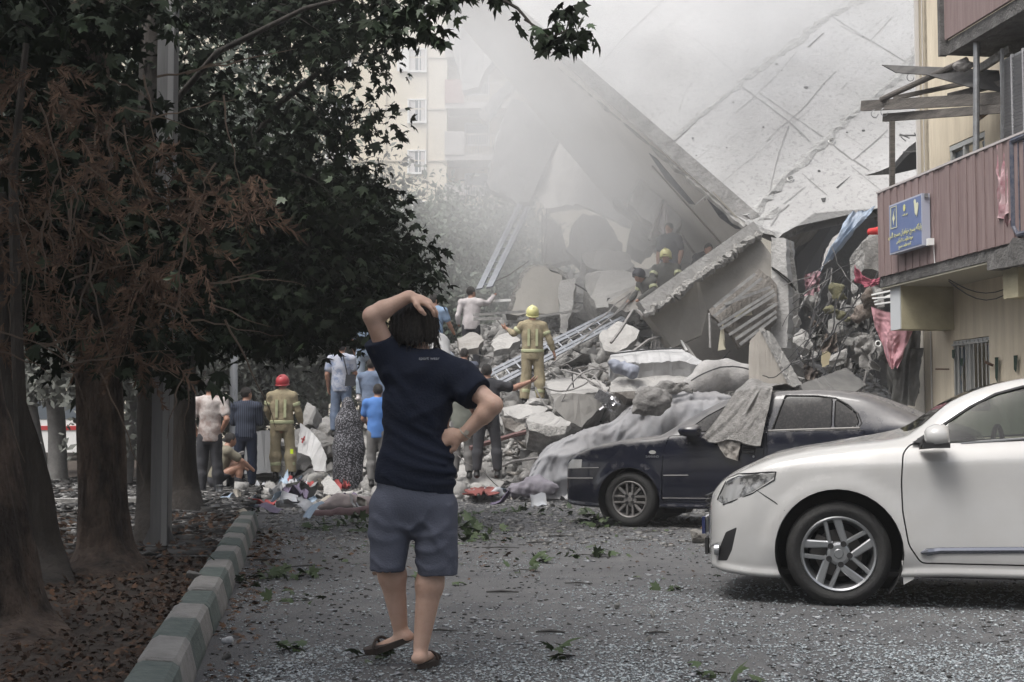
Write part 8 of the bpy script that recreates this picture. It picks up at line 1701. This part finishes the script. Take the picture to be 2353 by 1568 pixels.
# papers, clothes and boards at the foot of the heap
m_cols = [m_pap, mat('blue_paper', (.30, .38, .47), .8), m_pap, mat('grey_scrap', (.30, .30, .30), .9), mat('beige_scrap', (.38, .35, .30), .9), mat('purple_scrap', (.12, .10, .15), .9), mat('red_scrap', (.28, .05, .05), .9), m_pap]
for i in range(190):
    if i < 110: x, y = gr.gauss(690, 55), gr.gauss(1118, 16)
    elif i < 150: x, y = gr.uniform(1050, 1320), gr.gauss(1142, 14)
    else: x, y = gr.uniform(440, 850), gr.gauss(1165, 14)
    c_ = G(x, max(y, 1085)); w = gr.uniform(.05, .20); h_ = gr.uniform(.04, .14); rt_ = Euler((gr.gauss(0, .5), gr.gauss(0, .5), gr.uniform(0, 6))).to_matrix(); n = 5; vs = []
    for a_ in range(n):
        for b__ in range(n): vs.append(c_ + rt_ @ Vector(((a_ / 4 - .5) * w * 2, (b__ / 4 - .5) * h_ * 2, .03 * math.sin(a_ * 1.3 + i) + .02 * math.cos(b__ * 1.7 + i))) + Vector((0, 0, .05 + (.18 * gr.random() if i < 110 else .03))))
    fs_ = [(a_ * n + b__, a_ * n + b__ + 1, (a_ + 1) * n + b__ + 1, (a_ + 1) * n + b__) for a_ in range(n - 1) for b__ in range(n - 1)]; N = n * n
    rim_ = [0 * n + k for k in range(n)] + [k * n + n - 1 for k in range(1, n)] + [(n - 1) * n + k for k in range(n - 2, -1, -1)] + [k * n for k in range(n - 2, 0, -1)]
    vs2 = vs + [q_ - Vector((0, 0, .004)) for q_ in vs]; fs_ += [tuple(k + N for k in q_[::-1]) for q_ in fs_[:16]] + [(rim_[k], rim_[(k + 1) % len(rim_)], rim_[(k + 1) % len(rim_)] + N, rim_[k] + N) for k in range(len(rim_))]
    tag(mobj('paper_scrap', vs2, fs_, m_cols[gr.randrange(8)], None, True), 'crumpled scrap of paper or cloth at the foot of the heap', 'scrap', 'scraps at the foot of the heap')
soft('quilt', [(735, 1168, 19), (780, 1160, 19.2), (845, 1158, 19.2)], [.10, .13, .11], mat('dusty_quilt', (.22, .19, .19), .95, (.14, .12, .12), 6), 'rolled dusty quilt lying on the road left of the man in navy', 'quilt', .03, 5)
soft('rolled_carpet', [(715, 1186, 17.8), (780, 1184, 17.8), (850, 1176, 18)], [.07, .08, .08], mat('maroon_carpet', (.12, .075, .08), .95, (.16, .11, .11), 5), 'rolled maroon carpet lying on the road left of the man in navy', 'carpet', .02, 5)
soft('coat', [(1185, 1125, 21), (1225, 1120, 21), (1270, 1128, 20.8)], [.12, .16, .10], mat('mauve_coat', (.15, .14, .165), .95, (.20, .19, .21), 8), 'mauve grey padded coat lying on the road by the dark car', 'coat', .06, 7)
soft('grey_blanket', [(1210, 1098, 21.8), (1260, 1095, 21.8), (1300, 1108, 21.5)], [.10, .12, .08], m_gryc, 'dark grey blanket behind the mauve coat', 'blanket', .05, 6)
cloth('red_cloth', [(1078, 1122, 22), (1132, 1118, 22), (1140, 1134, 20.5), (1070, 1136, 20.5)], mat('rust_cloth', (.20, .06, .052), .95), 'small rust red cloth on the road right of the man in navy', 'cloth', 24, 24, .018, (2, 2), 3, edge=.25, nrm=(0, -.3, 1))
soft('white_bag', [(1132, 1130, 20.8), (1150, 1134, 20.8)], [.06, .05], m_pap, 'crumpled white plastic bag beside the mauve coat', 'bag', .06, 10)
soft('plastic_bag', [(515, 1473, 7.0), (530, 1474, 7.0)], [.018, .015], m_pap, 'small white plastic scrap near the kerb', 'scrap', .012, 30, vox=.006, k=.01)
PL = lambda *a, **k: plate(*a, **k)
ap = empty('appliance_door', P(715, 1067, 23.2), 0, 'bent white appliance door with red marks leaning by the firefighter', 'appliance door')
PL('panel', [(690, 972, 23.3), (712, 988, 23.3), (735, 1015, 23.2), (750, 1050, 23.1), (748, 1085, 23), (722, 1082, 23), (712, 1050, 23.1), (684, 1040, 23.2)], .05, mat('dull_enamel', (.42, .42, .42), .5, (.33, .33, .325), 4), None, None, parent=ap, rough=.01)
MB().bar(P(692, 1008, 23.18), P(700, 1012, 23.18), .025, .01, (0, 1, 0)).bar(P(700, 1003, 23.18), P(694, 1018, 23.18), .025, .01, (0, 1, 0)).build('red_mark', mat('red_marking', (.35, .04, .04), .7), ap)
PL('metal_sheet', [(555, 1000, 24.6), (600, 990, 24.6), (640, 988, 24.8), (640, 1085, 24.4), (560, 1090, 24.4)], .06, mat('flat_grey_panel', (.25, .255, .26), .7), 'flat grey panel standing between the folded-arms man and the firefighter', 'panel', rough=.01)
PL('concrete_wedge', [(706, 925, 25.5), (725, 935, 25.3), (722, 980, 25.2), (696, 985, 25.2), (690, 965, 25.3)], .3, m_c1, 'pale triangular concrete piece beside the red helmet firefighter', 'concrete piece', rough=.02)
PL('plaster_wedge', [(738, 1108, 22), (752, 1092, 22), (785, 1122, 21.6), (790, 1138, 21.4), (742, 1136, 21.5)], .15, m_c1, 'pale plaster wedge at the feet of the veiled woman', 'plaster piece', rough=.02)
tag(MB().bar(G(80, 1160, .1), G(360, 1158, .1), .18, .16).build('garden_kerb', m_c2), 'low grey kerb crossing behind the trees', 'kerb')
tag(MB().bar(P(505, 1062, 23), P(560, 1040, 23.4), .05).bar(P(500, 1000, 23.4), P(500, 1080, 23), .03).build('broken_frame', m_bar), 'thin metal frame leaning behind the stained T-shirt man', 'frame')
fs_ = [(690, 1120), (1000, 1500)]
for i in range(60):                                          # chunks spilled to the left and on the verge
    x, y = gr.uniform(420, 860), gr.uniform(1085, 1150); s_ = gr.uniform(.08, .35); c_ = G(x, y); nm, me = protos[gr.randrange(26)]
    place(me, nm, (c_.x, c_.y, s_ * .15), (gr.gauss(0, .4), gr.gauss(0, .4), gr.uniform(0, 6)), s_, 'grey concrete lump spilled at the left foot of the heap', 'concrete chunk', 'lumps spilled at the left foot of the heap')
for i in range(26):
    x, y, Y_ = gr.uniform(600, 850), gr.uniform(860, 1040), 0; Yd = 24.5 + (1040 - y) / 40; s_ = gr.uniform(.3, 1.0); c_ = P(x, y, Yd); c_.z = max(.05, min(c_.z, .25 + (x - 600) / 250)); nm, me = protos[gr.randrange(26)]
    place(me, nm, c_, (gr.gauss(0, .4), gr.gauss(0, .4), gr.uniform(0, 6)), s_, 'broken concrete piece piled behind the onlookers', 'concrete chunk', 'pieces piled behind the onlookers')
# ------------------------------------------------------------------ haze and smoke
def volmat(name, col, dens):
    m = bpy.data.materials.new(name); m.use_nodes = True; n, l = m.node_tree.nodes, m.node_tree.links; n.clear()
    o = n.new('ShaderNodeOutputMaterial'); v = n.new('ShaderNodeVolumePrincipled'); v.inputs['Color'].default_value = (*col, 1); v.inputs['Density'].default_value = dens
    v.inputs['Anisotropy'].default_value = 0; l.new(v.outputs[0], o.inputs['Volume']); return m, n, l, v
hm, *_ = volmat('haze_air', (.93, .94, .95), .0014)
h = MB().box((0, 70, 24.5), (160, 150, 51)).build('haze', hm); tag(h, 'thin pale dust haze filling the street', kind='stuff')
smm, n, l, v = volmat('smoke_air', (.985, .988, .99), 1)
tc = n.new('ShaderNodeTexCoord'); t = n.new('ShaderNodeTexNoise'); t.inputs['Scale'].default_value = .16; t.inputs['Detail'].default_value = 3.5; t.inputs['Roughness'].default_value = .6; t.inputs['Distortion'].default_value = .4
l.new(tc.outputs['Object'], t.inputs[0])
r = n.new('ShaderNodeMapRange'); r.inputs[1].default_value = .34; r.inputs[2].default_value = .66; r.inputs[3].default_value = 0; r.inputs[4].default_value = .47; l.new(t.outputs[0], r.inputs[0])
# density falls off towards the walls of the cloud
sx = n.new('ShaderNodeVectorMath'); sx.operation = 'DIVIDE'; l.new(tc.outputs['Object'], sx.inputs[0]); sx.inputs[1].default_value = (6.8, 5.6, 8.0)
ln_ = n.new('ShaderNodeVectorMath'); ln_.operation = 'LENGTH'; l.new(sx.outputs[0], ln_.inputs[0])
f2 = n.new('ShaderNodeMapRange'); f2.inputs[1].default_value = 1.0; f2.inputs[2].default_value = .45; f2.inputs[3].default_value = 0; f2.inputs[4].default_value = 1; l.new(ln_.outputs['Value'], f2.inputs[0])
mu = n.new('ShaderNodeMath'); mu.operation = 'MULTIPLY'; l.new(r.outputs[0], mu.inputs[0]); l.new(f2.outputs[0], mu.inputs[1]); l.new(mu.outputs[0], v.inputs['Density'])
bm_ = bmesh.new(); bmesh.ops.create_icosphere(bm_, subdivisions=3, radius=1)
me = bpy.data.meshes.new('smoke'); 
for q in bm_.verts: q.co = Vector((q.co.x * 6.9, q.co.y * 5.7, q.co.z * 8.1))
bm_.to_mesh(me); bm_.free(); me.materials.append(smm)
smo = bpy.data.objects.new('smoke', me); COL.objects.link(smo); smo.location = (3.0, 29.8, 9.4); tag(smo, 'drifting white dust cloud over the rubble', kind='stuff')
